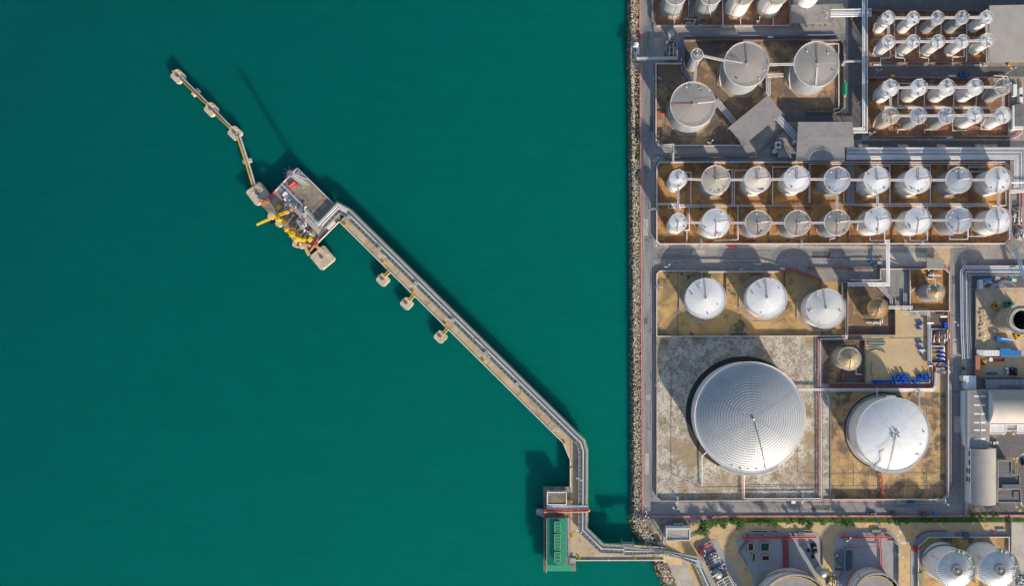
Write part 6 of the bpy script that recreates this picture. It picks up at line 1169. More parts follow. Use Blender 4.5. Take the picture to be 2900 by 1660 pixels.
for x, y, lb, m in ((640, 475, 'white control cabinet at the upper end of the platform pipes', 'white'), (655, 530, 'pale blue cabinet beside the platform pipe bundle', 'lightroof'), (560, 632, 'small yellow box on the loading platform', 'yellow'), (820, 640, 'dark grey cabinet between the platform pipes', 'steeld'), (890, 710, 'tan cabinet between the platform pipes', 'pale'), (940, 1025, 'yellow hose reel near the platform\'s lower corner', 'yellow'), (1195, 850, 'long white box near the platform\'s right edge', 'pink'), (800, 220, 'flat grey hatch at the platform\'s upper corner', 'gratinglight')):
    p_ = ws('n', x, y, DZ); root = thing('cabinet', lb, 'cabinet', p_, 'cabinets on the loading platform'); a = radians(45)
    sz = (5.5, 1.4, 1.0) if 'long' in lb else (2.6, 1.6, 1.5) if 'hatch' not in lb else (3.4, 2.6, .4)
    mb = MB(); mb.box((p_.x, p_.y, DZ + sz[2] / 2), sz, a); mb.build('body', M[m], root); mb = MB(); mb.box((p_.x, p_.y, DZ + sz[2] + .05), (sz[0] + .2, sz[1] + .2, .1), a); mb.build('lid', M[m], root)
# marine loading arms
def arm(label, s, base, tip_out, tip_in, hb, m='yellow'):
    b = ws(s, *base, DZ + hb); b.z = DZ; root = thing('loading_arm', label, 'loading arm', b, 'yellow loading arms')
    mb = MB(); mb.cyl((b.x, b.y), DZ, DZ + .3, 1.0, n=12); mb.build('base_plate', M['steel'], root)
    mb = MB(); mb.cyl((b.x, b.y), DZ + .2, DZ + hb, .38, n=12); mb.build('riser', M[m], root)
    t = Vector((b.x, b.y, DZ + hb)); o1, i1 = ws(s, *tip_out), ws(s, *tip_in)
    mb = MB(); mb.cyl((t.x, t.y), t.z - .5, t.z + .6, .65, n=12); mb.build('swivel', M[m], root)
    d = (o1 - i1); d.z = 0; d.normalize(); e = Vector((-d.y, d.x, 0))
    mb = MB(); mb.tube([i1 + e * .45, t + e * .45 + Vector((0, 0, .4)), o1 + e * .2], .32, 8); mb.build('inboard_arm', M[m], root)
    mb = MB(); mb.tube([i1 - e * .45 + Vector((0, 0, .5)), t - e * .45 + Vector((0, 0, .9)), o1 - e * .35 + Vector((0, 0, .2))], .25, 8)
    for i in range(1, 9): u = i / 9; A_ = i1.lerp(o1, u); mb.bar(A_ + e * .45, A_ - e * .45, .1)
    mb.build('outboard_arm', M[m], root)
    w_ = i1 + Vector((0, 0, -.5)); mb = MB(); mb.box((w_.x, w_.y, w_.z), (1.9, 1.3, 1.3), atan2(d.y, d.x)); mb.build('counterweight', M['yellow'], root)
    for u in (.2, -.25): q = t + d * 3.2 * u - e * .9; mb = MB(); mb.bar((q.x, q.y, DZ + .2), (q.x, q.y, t.z - 1), .5); mb.bar((q.x, q.y, t.z - 1.5), t - Vector((0, 0, .3)), .4); mb.build('strut', M[m], root)
    mb = MB(); mb.cyl((o1.x, o1.y), o1.z - 1.4, o1.z + .2, .32, n=8); mb.build('coupler', M[m], root)
    rn = random.Random(label)
    for i in range(7):
        a_ = rn.uniform(0, 6.28); q = Vector((b.x, b.y, 0)) + Vector((cos(a_), sin(a_), 0)) * rn.uniform(.6, 2.6); z_ = DZ + rn.uniform(2, hb); mb = MB(); q2 = q + Vector((rn.uniform(-1.6, 1.6), rn.uniform(-1.6, 1.6), 0)); mb.tube([Vector((q.x, q.y, z_ - 1.2)), Vector((q.x, q.y, z_)), Vector((q2.x, q2.y, z_ + .3))], .16, 6); mb.build('hydraulic_line' if i % 3 else 'access_frame', M[m if i != 3 else 'redbrown'], root)
    return root
arm('yellow loading arm swung out over the water, longest of the row', 'n', (520, 740), (290, 842, 10), (655, 688, 10.5), 8)
arm('folded yellow loading arm next to the swung-out one', 'n', (555, 785), (520, 700, 10), (630, 800, 8.5), 10)
arm('folded yellow loading arm, third along the berth edge', 'n', (650, 905), (615, 880, 11), (735, 900, 9), 10)
arm('folded yellow loading arm, fourth along the berth edge', 'n', (720, 975), (660, 930, 11), (795, 965, 9), 10)
arm('folded yellow loading arm, nearest the lower corner of the platform', 'n', (790, 1020), (740, 1035, 10), (855, 1025, 8.5), 9.5)
for (x0, y0, x1, y1, lb) in ((310, 545, 430, 580, 'pink-red gangway from upper square dolphin to the platform'), (850, 1075, 945, 1105, 'pink and yellow gangway at the lower corner of the platform'), (870, 1095, 925, 1215, 'slim yellow gangway hanging past the platform\'s lower corner'), (1000, 1090, 1055, 1140, 'yellow gangway from platform to lower square dolphin')):
    a, b = ws('n', x0, y0, DZ + .8), ws('n', x1, y1, DZ + .6); root = thing('gangway', lb, 'gangway', a, 'gangways at the loading platform'); d = (b - a).normalized(); e = Vector((-d.y, d.x, 0)); mb = MB(); mb.bar(a, b, 1.3, .12); mb.build('deck', M['wallred' if 'pink-red' in lb else 'gratinglight'], root)
    for sg in (-.65, .65): mb = MB(); mb.bar(a + e * sg + Vector((0, 0, .9)), b + e * sg + Vector((0, 0, .9)), .2); mb.bar(a + e * sg + Vector((0, 0, .2)), b + e * sg + Vector((0, 0, .2)), .14); mb.build('handrail', M['yellow'], root)
# ------------------------------------------------------------------ dolphins and catwalks
ZD = 1.0
def dolphin(label, s, x, y, r, rot, sides=8, group='mooring dolphins', z=ZD, square=False, hook=(0, 0)):
    c = ws(s, x, y, z); R = r * SHEET[s][2] * S; root = thing('mooring_dolphin', label, 'dolphin', (c.x, c.y, 0), group)
    if square: pts = [(R * a, R * b) for a, b in ((-1, -.82), (-.82, -1), (.82, -1), (1, -.82), (1, .82), (.82, 1), (-.82, 1), (-1, .82))]
    else: pts = [(R * a * .8, R * b * .8) for a, b in ((-1, -.7), (-.7, -1), (.7, -1), (1, -.7), (1, .7), (.7, 1), (-.7, 1), (-1, .7))]
    ca, sa = cos(radians(rot)), sin(radians(rot)); mb = MB(); mb.prism([(c.x + p[0] * ca - p[1] * sa, c.y + p[0] * sa + p[1] * ca) for p in pts], z - 2.0, z); mb.build('cap', M['dolphin'], root)
    for i in range(4): t = radians(rot + 45 + 90 * i); mb = MB(); mb.cyl((c.x + R * .6 * cos(t), c.y + R * .6 * sin(t)), -9, z - 2, .45, n=8, top=False, bottom=False); mb.build('pile', M['concwall'], root)
    hx, hy = c.x + hook[0], c.y + hook[1]; mb = MB(); mb.box((hx, hy, z + .25), (1.5, 1.3, .5), radians(rot)); mb.box((hx + .6, hy - .5, z + .4), (.5, 1.3, .5), radians(rot + 30)); mb.cyl((hx - .2, hy + .2), z + .5, z + 1.1, .35, n=8); mb.build('mooring_hook', M['steeld'], root)
    t = radians(rot + 40); mb = MB(); a0 = Vector((c.x + R * .85 * cos(t - .9), c.y + R * .85 * sin(t - .9), z)); a1 = Vector((c.x + R * .85 * cos(t), c.y + R * .85 * sin(t), z)); a2 = Vector((c.x + R * .85 * cos(t + .9), c.y + R * .85 * sin(t + .9), z))
    for zz in (.5, 1.0):
        for p, q in ((a0, a1), (a1, a2)): mb.bar(p + Vector((0, 0, zz)), q + Vector((0, 0, zz)), .1)
    for p in (a0, a1, a2): mb.bar(p, p + Vector((0, 0, 1)), .12)
    mb.build('handrail', M['yellow'], root)
    mb = MB(); mb.cyl((c.x + R * .5, c.y + R * .3), z, z + 1.8, .12, n=6); mb.cyl((c.x + R * .5, c.y + R * .3), z + 1.8, z + 2.2, .25, n=8); mb.build('beacon', M['white'], root)
    return root
dolphin('outermost octagonal dolphin at the seaward tip of the catwalk', 'o', 160, 166, 76, 46, hook=(-.3, .2))
dolphin('octagonal dolphin in the middle of the seaward catwalk', 'o', 512, 516, 76, 46, hook=(-.3, .2))
dolphin('octagonal dolphin where the seaward catwalk bends', 'o', 763, 767, 76, 46, hook=(-.3, .2))
dolphin('large square dolphin at the upper end of the loading platform', 'n', 300, 462, 108, 38, square=True, hook=(-.4, .4))
dolphin('large square dolphin below the loading platform', 'n', 1084, 1242, 112, 40, square=True, hook=(-.6, .3))
dolphin('octagonal dolphin beside the trestle, nearest the loading platform', 'q', 306, 336, 70, 45, hook=(-.6, .6))
dolphin('octagonal dolphin beside the trestle, middle of three', 'q', 551, 582, 68, 45, hook=(-.6, .6))
dolphin('octagonal dolphin beside the trestle, nearest the shore', 'q', 900, 926, 70, 45, hook=(-.6, .6))
for x, y, rot, lb in ((348, 336, 42, 'small rectangular pier block under the seaward catwalk, near its tip'), (892, 1064, -72 + 90, 'small rectangular pier block under the seaward catwalk, near the platform')):
    c = ws('o', x, y, ZD - .4); root = thing('pier_block', lb, 'pier', (c.x, c.y, 0), 'pier blocks'); mb = MB(); mb.box((c.x, c.y, ZD - 1.2), (4.8, 2.1, 1.6), radians(rot if rot > 20 else 14)); mb.build('cap', M['dolphin'], root)
    for sg in (-1.5, 1.5): t = radians(rot if rot > 20 else 14); mb = MB(); mb.cyl((c.x + sg * cos(t), c.y + sg * sin(t)), -9, ZD - 2, .4, n=8, top=False, bottom=False); mb.build('pile', M['concwall'], root)
def catwalk(label, a, b, w=1.5, yl=True):
    root = thing('catwalk', label, 'catwalk', a, 'catwalks between the dolphins'); d = (b - a).normalized(); e = Vector((-d.y, d.x, 0)); mb = MB(); mb.bar(a, b, w, .15)
    mb.build('deck', M['deckdark'], root)
    for sg, m in ((1, 'pink'), (-1, 'yellow')):
        mb = MB(); q = e * (w / 2 * sg)
        for zz in (0, .55, 1.1): mb.bar(a + q + Vector((0, 0, zz)), b + q + Vector((0, 0, zz)), .16)
        for p_, dd in along([a, b], 2.0): mb.bar(p_ + q, p_ + q + Vector((0, 0, 1.1)), .09)
        mb.build('handrail', M['yellow' if (sg < 0 or not yl) else 'pink'], root)
    mb = MB()
    for sg in (-1, 1): q = e * (w / 2 * sg) - Vector((0, 0, .35)); mb.bar(a + q, b + q, .2, .5)
    mb.build('girder', M['steel'], root)
zc = ZD + .5; CW = [ws('o', 200, 190, zc), ws('o', 348, 336, zc), ws('o', 485, 470, zc), ws('o', 545, 535, zc), ws('o', 728, 718, zc), ws('o', 805, 800, zc), ws('o', 892, 1064, zc), ws('o', 968, 1320, zc)]
for i, j, lb in ((0, 1, 'catwalk span from the outermost dolphin to the first pier block'), (1, 2, 'catwalk span from first pier block to the middle seaward dolphin'), (3, 4, 'catwalk span between middle and bend dolphins of the seaward chain'), (5, 6, 'catwalk span from the bend dolphin to the second pier block'), (6, 7, 'catwalk span from second pier block to the upper square dolphin')): catwalk(lb, CW[i], CW[j], 1.7)
for x0, y0, x1, y1, lb in ((325, 300, 385, 246, 'nearest the loading platform'), (580, 550, 632, 494, 'middle of three'), (928, 896, 980, 838, 'nearest the shore')): catwalk(f'short yellow catwalk from trestle to octagonal dolphin, {lb}', ws('q', x0, y0, ZD + .3), ws('q', x1, y1, DZ + .1), 1.5, False)
# lamp posts, orange life-ring posts and hydrant boxes along the trestle
lamp = None
def lamp_at(label, p, rz=0.0, group='lamp posts'):
    global lamp
    if lamp is None:
        lamp = thing('lamp_post', label, 'lamp post', p, group, 0.0); b = Vector(p)
        mb = MB(); mb.cyl((b.x, b.y), b.z, b.z + 6.5, .12, .07, n=8); mb.build('pole', M['white'], lamp)
        mb = MB(); mb.tube([b + Vector((0, 0, 6.4)), b + Vector((.5, 0, 6.9)), b + Vector((1.5, 0, 7.0))], .06, 5); mb.tube([b + Vector((0, 0, 6.4)), b + Vector((-.3, .4, 6.9)), b + Vector((-.6, 1.1, 7.0))], .06, 5); mb.build('arm', M['white'], lamp)
        for q in ((1.7, 0), (-.7, 1.3)): mb = MB(); mb.box((b.x + q[0], b.y + q[1], 7.0 + b.z), (.8, .5, .18), atan2(q[1], q[0])); mb.build('lamp_head', M['white'], lamp)
        lamp.rotation_euler.z = rz; return lamp
    return copy_thing(lamp, p, rz, label, group)
for s, x, y, z, rz, lb in (('a', 815, 1368, 0, 1.0, 'white lamp post by the wall below the broad grey tanks'), ('a', 335, 1358, 0, 2.5, 'white lamp post at the wall corner by the coast road, below the broad grey tanks'), ('a', 1262, 238, 0, 1.5, 'white lamp post below the white tanks at the top edge'), ('a', 490, 225, 0, 2, 'white lamp post below the grey tanks at the top edge'), ('c', 312, 205, 0, 1.0, 'white lamp post at the upper left corner of the long compound'), ('c', 325, 975, 0, 2.0, 'white lamp post at the lower left corner of the long compound'), ('c', 418, 1190, 0, 1.0, 'white lamp post above the first broad white tank, by the coast road'), ('g', 485, 1045, 0, .3, 'white lamp post below the dome compound on the south road'), ('g', 228, 1085, 0, 2.0, 'white lamp post at the corner of coast road and south road'), ('g', 222, 1142, 0, 1.0, 'white lamp post by the red wall at the coast corner'), ('h', 1120, 985, 0, -.5, 'white lamp post below the very broad white tank, right corner'), ('b', 510, 705, 0, .6, 'white lamp post on the road above the third slim tank row'), ('b', 445, 1285, 0, .6, 'white lamp post at the lower left corner of the slim tanks'), ('b', 1745, 690, 0, .6, 'white lamp post near the site huts by the slim tanks'), ('b', 40, 195, 0, 2.0, 'white lamp post beside the grey roof at the top edge'), ('d', 930, 980, 0, .3, 'white lamp post at the upper edge of the middle road'), ('f', 1232, 578, 0, 2.8, 'white lamp post between east road and pump bay'), ('j', 314, 450, 0, 1.2, 'white lamp post over the red pipe of the smaller open-topped tank'), ('j', 930, 640, 0, -.3, 'dark lamp post right of the smaller open-topped tank'), ('j', 885, 410, 0, -1.0, 'lamp post at the rounded corner of the pipe bay'), ('i', 1020, 605, 0, 2.0, 'white lamp post over the red pipe of the metering skid'), ('m', 640, 470, DZ, 3.14, 'white lamp post on the trestle\'s upright reach'), ('m', 640, 930, DZ, 3.14, 'white lamp post on the trestle beside the green shed'), ('m', 892, 1165, DZ, -1.5, 'white lamp post on the trestle\'s wide corner'), ('m', 1330, 1165, DZ, -1.5, 'white lamp post under the high pipe bridge'), ('q', 345, 95, DZ, 3.5, 'white lamp post on the trestle nearest the loading platform'), ('q', 655, 402, DZ, 3.5, 'white lamp post on the trestle above the middle small dolphin'), ('q', 1005, 742, DZ, 3.5, 'white lamp post on the trestle above the last small dolphin'), ('q', 1395, 1108, DZ, 3.5, 'white lamp post on the trestle below the small dolphins'), ('m', 430, 40, DZ, 3.5, 'white lamp post on the trestle just before its bend')):
    lamp_at(lb, ws(s, x, y, z), rz)
oh = None
for s, x, y, lb in (('q', 316, 162, 'orange hydrant post at the first small dolphin'), ('q', 622, 466, 'orange hydrant post at the second small dolphin'), ('q', 957, 800, 'orange hydrant post at the third small dolphin'), ('q', 1345, 1180, 'orange hydrant post on the trestle past the dolphins'), ('n', 1366, 850, 'orange hydrant post where trestle meets platform'), ('m', 505, 180, 'orange hydrant post at the trestle\'s bend'), ('m', 565, 400, 'orange hydrant post on the trestle\'s upright reach'), ('m', 566, 690, 'orange hydrant post beside the control house'), ('m', 570, 1020, 'orange hydrant post beside the green shed'), ('m', 635, 1210, 'orange hydrant post at the lower trestle edge, seaward'), ('m', 1130, 1210, 'orange hydrant post at the lower trestle edge, middle'), ('m', 1318, 1210, 'orange hydrant post at the lower trestle edge, shoreward')):
    p_ = ws(s, x, y, DZ)
    if oh is None:
        oh = thing('hydrant', lb, 'hydrant', p_, 'orange hydrant posts'); mb = MB(); mb.cyl((p_.x, p_.y), DZ, DZ + 1.1, .3, n=10); mb.build('body', M['amber'], oh); mb = MB(); mb.tube([p_ + Vector((-.7, 0, .8)), p_ + Vector((.7, 0, .8))], .18, 6); mb.build('outlet', M['amber'], oh); mb = MB(); mb.box((p_.x, p_.y, DZ + .04), (2.0, 2.0, .06)); mb.build('painted_base', M['road_yellow'], oh)
    else: copy_thing(oh, p_, 0, lb)
bx = None
for s, x, y, lb in (('q', 645, 375, 'small grey platform on the trestle rack above the middle dolphin'), ('q', 1028, 755, 'small grey platform on the trestle rack above the last dolphin'), ('q', 1368, 1095, 'small grey platform on the trestle rack past the dolphins'), ('q', 1690, 1415, 'small grey platform on the trestle rack, middle of its long run'), ('q', 270, 15, 'small grey platform on the trestle rack near the loading platform'), ('n', 1400, 752, 'small grey platform where the rack leaves the loading platform')):
    p_ = ws(s, x, y, DZ + 2.6)
    if bx is None:
        bx = thing('rack_platform', lb, 'platform', p_, 'small platforms on the trestle rack', radians(-43)); mb = MB(); mb.box((p_.x, p_.y, p_.z), (2.4, 2.0, .15)); mb.build('deck', M['steel'], bx); mb = MB(); mb.box((p_.x, p_.y + .9, p_.z + .6), (2.4, .1, 1.0)); mb.build('handrail', M['gratinglight'], bx)
    else: copy_thing(bx, p_, radians(-43), lb)

# ================================================================== TREES AND SHRUBS
def tree(label, s, x, y, r, h, name='tree', dark=False, group='trees on the grass strip', n=620):
    b = ws(s, x, y, 0); R = r * SHEET[s][2] * S; root = thing(name, label, name.replace('_', ' '), (b.x, b.y, 0), group)
    mb = MB(); top = Vector((b.x + random.uniform(-.3, .3), b.y + random.uniform(-.3, .3), h * .62)); base = Vector((b.x, b.y, 0))
    pts = [base, base.lerp(top, .5) + Vector((random.uniform(-.15, .15), random.uniform(-.15, .15), 0)), top]
    mb.cyl((b.x, b.y), 0, h * .3, .22, .16, n=8); mb.tube(pts, .14, 7)
    for i in range(5): t = random.uniform(0, 6.3); mb.tube([base.lerp(top, random.uniform(.55, .95)), Vector((b.x + R * .6 * cos(t), b.y + R * .6 * sin(t), h * random.uniform(.6, .9)))], .06, 5)
    mb.build('trunk', M['bark'], root)
    mb = MB()
    for i in range(9):
        t = random.uniform(0, 6.3); q = R * .72 * sqrt(random.random()); k_ = random.uniform(.35, .6) * R
        leaf_cards(mb, (b.x + q * cos(t), b.y + q * sin(t), h * random.uniform(.55, .95) - .2), (k_, k_, k_ * .75), n // 9, .28 + .03 * R, 2 if dark else 3)
    mb.build('crown', LEAF, root); return root
def palm(label, s, x, y, r, h, group='trees on the grass strip'):
    b = ws(s, x, y, 0); R = r * SHEET[s][2] * S; root = thing('palm_tree', label, 'palm tree', (b.x, b.y, 0), group); top = Vector((b.x, b.y, h))
    mb = MB(); mb.tube([Vector((b.x, b.y, 0)), Vector((b.x + .1, b.y, h * .5)), top], .15, 8); mb.build('trunk', M['bark'], root)
    mb = MB()
    for i in range(16):
        t = 2 * pi * i / 16 + random.uniform(-.15, .15); up = random.uniform(.2, .9); d = Vector((cos(t), sin(t), 0)); e = Vector((-d.y, d.x, 0)); pr = []
        for j in range(7): u = j / 6; pr.append(top + d * R * u + Vector((0, 0, up * sin(u * 2.6) * R * .5 - u * u * R * .35)))
        mb.cm = i % 3 if i % 3 < 3 else 0
        for j in range(1, 6):
            for sg in (-1, 1):
                w_ = .42 * R * (1 - abs(j / 6 - .45)) * .6; a = pr[j]; mb.add([a, a + d * .28, a + d * .3 + e * w_ * sg - Vector((0, 0, .15))], [(0, 1, 2) if sg > 0 else (0, 2, 1)])
            mb.bar(pr[j - 1], pr[j], .07, .05)
    mb.build('fronds', LEAF, root)
tree('biggest bright green bush tree beside the gatehouse', 'i', 985, 335, 98, 5.0, n=1500)
tree('bright green bush touching the big bush tree, on its upper side', 'i', 1010, 262, 60, 3.6)
tree('leafy tree between the big bush and the grass strip', 'i', 1130, 262, 70, 3.5)
for i, (s, x, y, r, h, lb, kind) in enumerate((('i', 1240, 262, 62, 5, 'dark tree at the start of the grass strip, two trees right of the big bush', 0), ('i', 1370, 250, 55, 5.5, 'dark tree on the grass strip above the tan bend', 0), ('i', 1450, 285, 62, 5.0, 'tree leaning over the tan bend, lowest of its cluster', 0), ('i', 1690, 245, 38, 5.5, 'small palm above the first kerb basin', 1), ('i', 1830, 250, 75, 6.0, 'large dark tree rising over the red wall in mid strip', 0), ('i', 2035, 240, 34, 5.0, 'small palm just left of the white speed disc', 1), ('i', 2115, 232, 30, 4.5, 'sparse little tree just above the white speed disc', 0), ('i', 2215, 238, 48, 5.5, 'dark tree right of the white speed disc', 0), ('i', 2300, 268, 62, 5.5, 'full green tree hanging over the tan road near the lane', 0), ('i', 2470, 238, 42, 5.0, 'small palm above the tan lane', 1), ('j', 10, 245, 34, 5.0, 'small tree between lane and pipe bay on the strip', 0), ('j', 170, 235, 36, 5.0, 'palm above the left corner of the pipe bay', 1), ('j', 300, 245, 60, 5.5, 'wide dark tree above the yellow road box', 0), ('j', 375, 262, 48, 5.0, 'tree beside the yellow road box, lower of two', 0), ('j', 515, 215, 34, 4.5, 'small palm just left of the yellow road box', 1), ('j', 700, 232, 30, 4.0, 'small palm right of the yellow road box', 1), ('j', 850, 225, 40, 5.0, 'dark tree above the slanting shadow edge, left of two', 0), ('j', 930, 235, 44, 5.0, 'dark tree above the slanting shadow edge, right of two', 0), ('j', 1040, 240, 30, 4.0, 'small shaded palm past the slanting shadow edge', 1), ('j', 1280, 222, 30, 4.0, 'low shaded tree above the curved kerb wall, left', 0), ('j', 1400, 225, 26, 4.0, 'low shaded palm above the curved kerb wall', 1), ('j', 1550, 228, 34, 4.0, 'low shaded tree above the curved kerb wall, right', 0), ('j', 1740, 222, 26, 4.0, 'low shaded palm left of the three yellow dashes', 1), ('j', 1990, 215, 34, 4.5, 'tree on the strip just right of the shaded speed disc', 0), ('j', 2130, 205, 20, 3.5, 'tiny palm near the right end of the strip, left of three', 1), ('j', 2230, 205, 20, 3.5, 'tiny palm near the right end of the strip, middle of three', 1), ('j', 2320, 205, 22, 3.5, 'tiny palm near the right end of the strip, last of three', 1))):
    if kind: palm(lb, s, x, y, r, h)
    else: tree(lb, s, x, y, r, h, dark=True)
for x, lb in ((2748, 'first'), (2764, 'second'), (2785, 'third'), (2803, 'fourth'), (2816, 'fifth')):
    tree(f'small shrub inside the red wall below the upright vaulted warehouse, {lb} from the east road', 'p', x, 1456, 9, 3.6, 'shrub', True, 'shrubs below the vaulted warehouse', 180)
for i, (y, lb) in enumerate(((860, 'top'), (905, 'second'), (1010, 'third'), (1045, 'lowest'))):
    tree(f'low scrubby bush on the verge right of the east road, {lb} of four', 'p', 2727, y, 5, 1.0, 'bush', True, 'verge bushes', 90)

# ================================================================== VEHICLES
def car(label, s, x, y, heading, m, group='parked cars', L=4.5, wd=1.8, glassroof=False):
    p_ = ws(s, x, y, 0); root = thing('parked_car', label, 'car', (p_.x, p_.y, 0), group, heading)
    ORG[root.name] = Vector((0, 0, 0)); hl, hw = L / 2, wd / 2
    def shell(mb, prof, w0, inset):       # prof: (x, z) along the car
        n = len(prof); vs = []
        for sg in (-1, 1):
            for (x_, z_, wq) in prof: vs.append((x_, sg * wq, z_))
        mb.add(vs, [tuple(range(n)), tuple(range(2 * n - 1, n - 1, -1))] + [(i, n + i, n + (i + 1) % n, (i + 1) % n) for i in range(n)])
    mb = MB(); shell(mb, [(-hl, .35, hw * .86), (-hl, .75, hw * .88), (-hl * .75, .95, hw), (hl * .35, .95, hw), (hl * .9, .78, hw * .9), (hl, .6, hw * .78), (hl, .35, hw * .8)], hw, 0); mb.build('body', M[m], root)
    mb = MB(); shell(mb, [(-hl * .72, .95, hw * .86), (-hl * .5, 1.42, hw * .72), (hl * .02, 1.46, hw * .72), (hl * .36, .95, hw * .88)], hw, 0); mb.build('windows', M['glass'], root)
    mb = MB(); mb.prism([(-hl * .5, -hw * .7), (hl * .03, -hw * .7), (hl * .03, hw * .7), (-hl * .5, hw * .7)], 1.44, 1.5); mb.build('roof_panel', M[m], root)
    for sx_ in (-1, 1):
        for sy_ in (-1, 1):
            mb = MB(); c_ = (sx_ * hl * .62, sy_ * (hw - .1)); mb.tube([(c_[0], c_[1] - .1, .32), (c_[0], c_[1] + .1, .32)], .32, 12); mb.build('wheel', M['black'], root)
            mb = MB(); mb.box((sx_ * (hl - .02), sy_ * hw * .62, .68), (.1, .3, .16)); mb.build('headlight' if sx_ > 0 else 'tail_light', M['white' if sx_ > 0 else 'redpipe'], root)
    return root
car('white car parked in the yard, leftmost of the three', 'v', 1170, 1075, pi / 2, 'white')
car('dark blue car with pale windscreen parked between white and black cars', 'v', 1245, 1078, -pi / 2, 'black')
car('black car parked at the right of the three in the yard', 'v', 1308, 1080, pi / 2, 'glass')
car('white car nosed right in the office yard under the vaulted roof', 'w', 830, 1272, 0, 'white')
car('dark car at the right edge of the office yard', 'x', 1440, 215, pi / 2, 'glass')
car('dark car in shade on the south road beside the red wall', 'j', 905, 148, 0, 'steeld')
car('dark pickup hidden in shade on the south road, left of the dark car', 'j', 650, 160, 0, 'asphalt_d', L=5.2)
car('long dark van in deep shade on the south road', 'j', 1300, 158, 0, 'steeld', L=6.5, wd=2.1)
def truck(label, s, x, y, cabm, bedm):
    p_ = ws(s, x, y, 0); root = thing('truck', label, 'truck', (p_.x, p_.y, 0)); X, Y = p_.x, p_.y
    mb = MB(); mb.box((X - 4.0, Y, 1.3), (1.9, 2.1, 1.9)); mb.box((X - 5.0, Y, .95), (.5, 2.0, 1.1)); mb.build('cab', M[cabm], root)
    mb = MB(); mb.box((X - 4.98, Y, 1.75), (.12, 1.8, .7)); mb.build('windscreen', M['glass'], root)
    mb = MB(); mb.box((X + .8, Y, 1.05), (6.4, 2.3, .2)); 
    for a, b, sx_, sy_ in ((0, 1.1, 6.4, .12), (0, -1.1, 6.4, .12), (3.2, 0, .12, 2.3), (-3.2, 0, .12, 2.3)): mb.box((X + .8 + a, Y + b, 1.5), (sx_, sy_, .9))
    mb.build('bed', M[bedm], root); mb = MB(); mb.box((X - .5, Y, .75), (8.6, .9, .3)); mb.build('chassis', M['steeld'], root)
    for dx in (-3.9, 1.4, 2.7):
        for dy in (-1, 1): mb = MB(); mb.tube([(X + dx, Y + dy * .95, .48), (X + dx, Y + dy * 1.15, .48)], .48, 12); mb.build('wheel', M['black'], root)
truck('white-cab truck with long rust-brown bed in the parking yard', 'v', 1005, 888, 'white', 'brick')
# mobile crane, lift and plant in the construction yard
p_ = ws('v', 1100, 570, 0); root = thing('truck_crane', 'bright blue truck crane in the construction yard', 'crane truck', (p_.x, p_.y, 0)); a = radians(-7); ca, sa = cos(a), sin(a)
def lo(x_, y_): return (p_.x + x_ * ca - y_ * sa, p_.y + x_ * sa + y_ * ca)
mb = MB(); mb.box((*lo(0, 0), 1.1), (8.6, 2.3, .7), a); mb.build('chassis', M['bluecont'], root); mb = MB(); mb.box((*lo(-3.4, 0), 1.9), (1.8, 2.2, 1.3), a); mb.build('cab', M['bluecont'], root); mb = MB(); mb.bar((*lo(-2.0, .3), 2.6), (*lo(4.6, .3), 2.9), .6); mb.build('boom', M['lightroof'], root)
for dx in (-3, 0, 1.5, 3): 
    for dy in (-1, 1): q = lo(dx, dy * 1.0); mb = MB(); mb.tube([(q[0], q[1] - .15, .5), (q[0], q[1] + .15, .5)], .5, 10); mb.build('wheel', M['black'], root)
def machine(label, s, x, y, rot, m, sz=(3.0, 2.2, 1.6), cat='digger', name='digger', group=None):
    p_ = ws(s, x, y, 0); root = thing(name, label, cat, (p_.x, p_.y, 0), group); a = radians(rot); ca, sa = cos(a), sin(a); lo = lambda x_, y_: (p_.x + x_ * ca - y_ * sa, p_.y + x_ * sa + y_ * ca)
    mb = MB(); mb.box((*lo(0, 0), 1.2), (sz[0], sz[1], sz[2] * .7), a); mb.build('body', M[m], root); mb = MB(); mb.box((*lo(-.3, .35), 2.1), (1.3, 1.2, 1.1), a); mb.build('cab', M['glass'], root)
    for sg in (-1, 1): mb = MB(); mb.box((*lo(0, sg * sz[1] * .48), .4), (sz[0] * 1.05, .5, .75), a); mb.build('track', M['black'], root)
    mb = MB(); mb.tube([(*lo(1, -.3), 1.6), (*lo(2.2, -.3), 3.0), (*lo(3.4, -.3), 1.0)], .2, 6); mb.build('boom', M[m], root)
machine('small yellow digger above the raw concrete tank', 'v', 985, 40, 40, 'yellow'); machine('yellow machine at the foot of the raw concrete tank', 'v', 1340, 508, 25, 'yellow', (3.4, 2.8, 2.0))
machine('teal machine above the raw concrete tank', 'v', 1200, 8, 5, 'teal', (4.4, 2.4, 1.6)); machine('yellow-black digger beside the red-brown canopy', 'v', 790, 950, 80, 'amber', (3.6, 2.2, 1.6))
machine('small blue machine on the south road below the very broad white tank', 'h', 850, 996, 0, 'bluecont', (3.2, 1.8, 1.2), 'machine', 'machine'); machine('small blue machine on the road above the third slim row', 'b', 1342, 703, 5, 'bluecont', (4.0, 2.4, 1.4), 'machine', 'machine')
def crate(label, s, x, y, sz, m, rot=0, z=0, cat='box', name='crate', group=None, lidm=None, rib=True):
    p_ = ws(s, x, y, z); root = thing(name, label, cat, (p_.x, p_.y, z), group); a = radians(rot); ca, sa = cos(a), sin(a)
    mb = MB(); mb.box((p_.x, p_.y, z + sz[2] / 2), sz, a); mb.build('body', M[m], root); mb = MB(); mb.box((p_.x, p_.y, z + sz[2] + .04), (sz[0] + .12, sz[1] + .12, .08), a)
    mb.build('lid', M[lidm or m], root)
    if rib and sz[0] > 3:
        mb = MB()
        for i in range(5): u = (-.5 + (i + .5) / 5) * sz[0]; mb.box((p_.x + u * ca, p_.y + u * sa, z + sz[2] + .1), (.1, sz[1], .06), a)
        mb.build('roof_ribs', M['steel'], root)
    return root
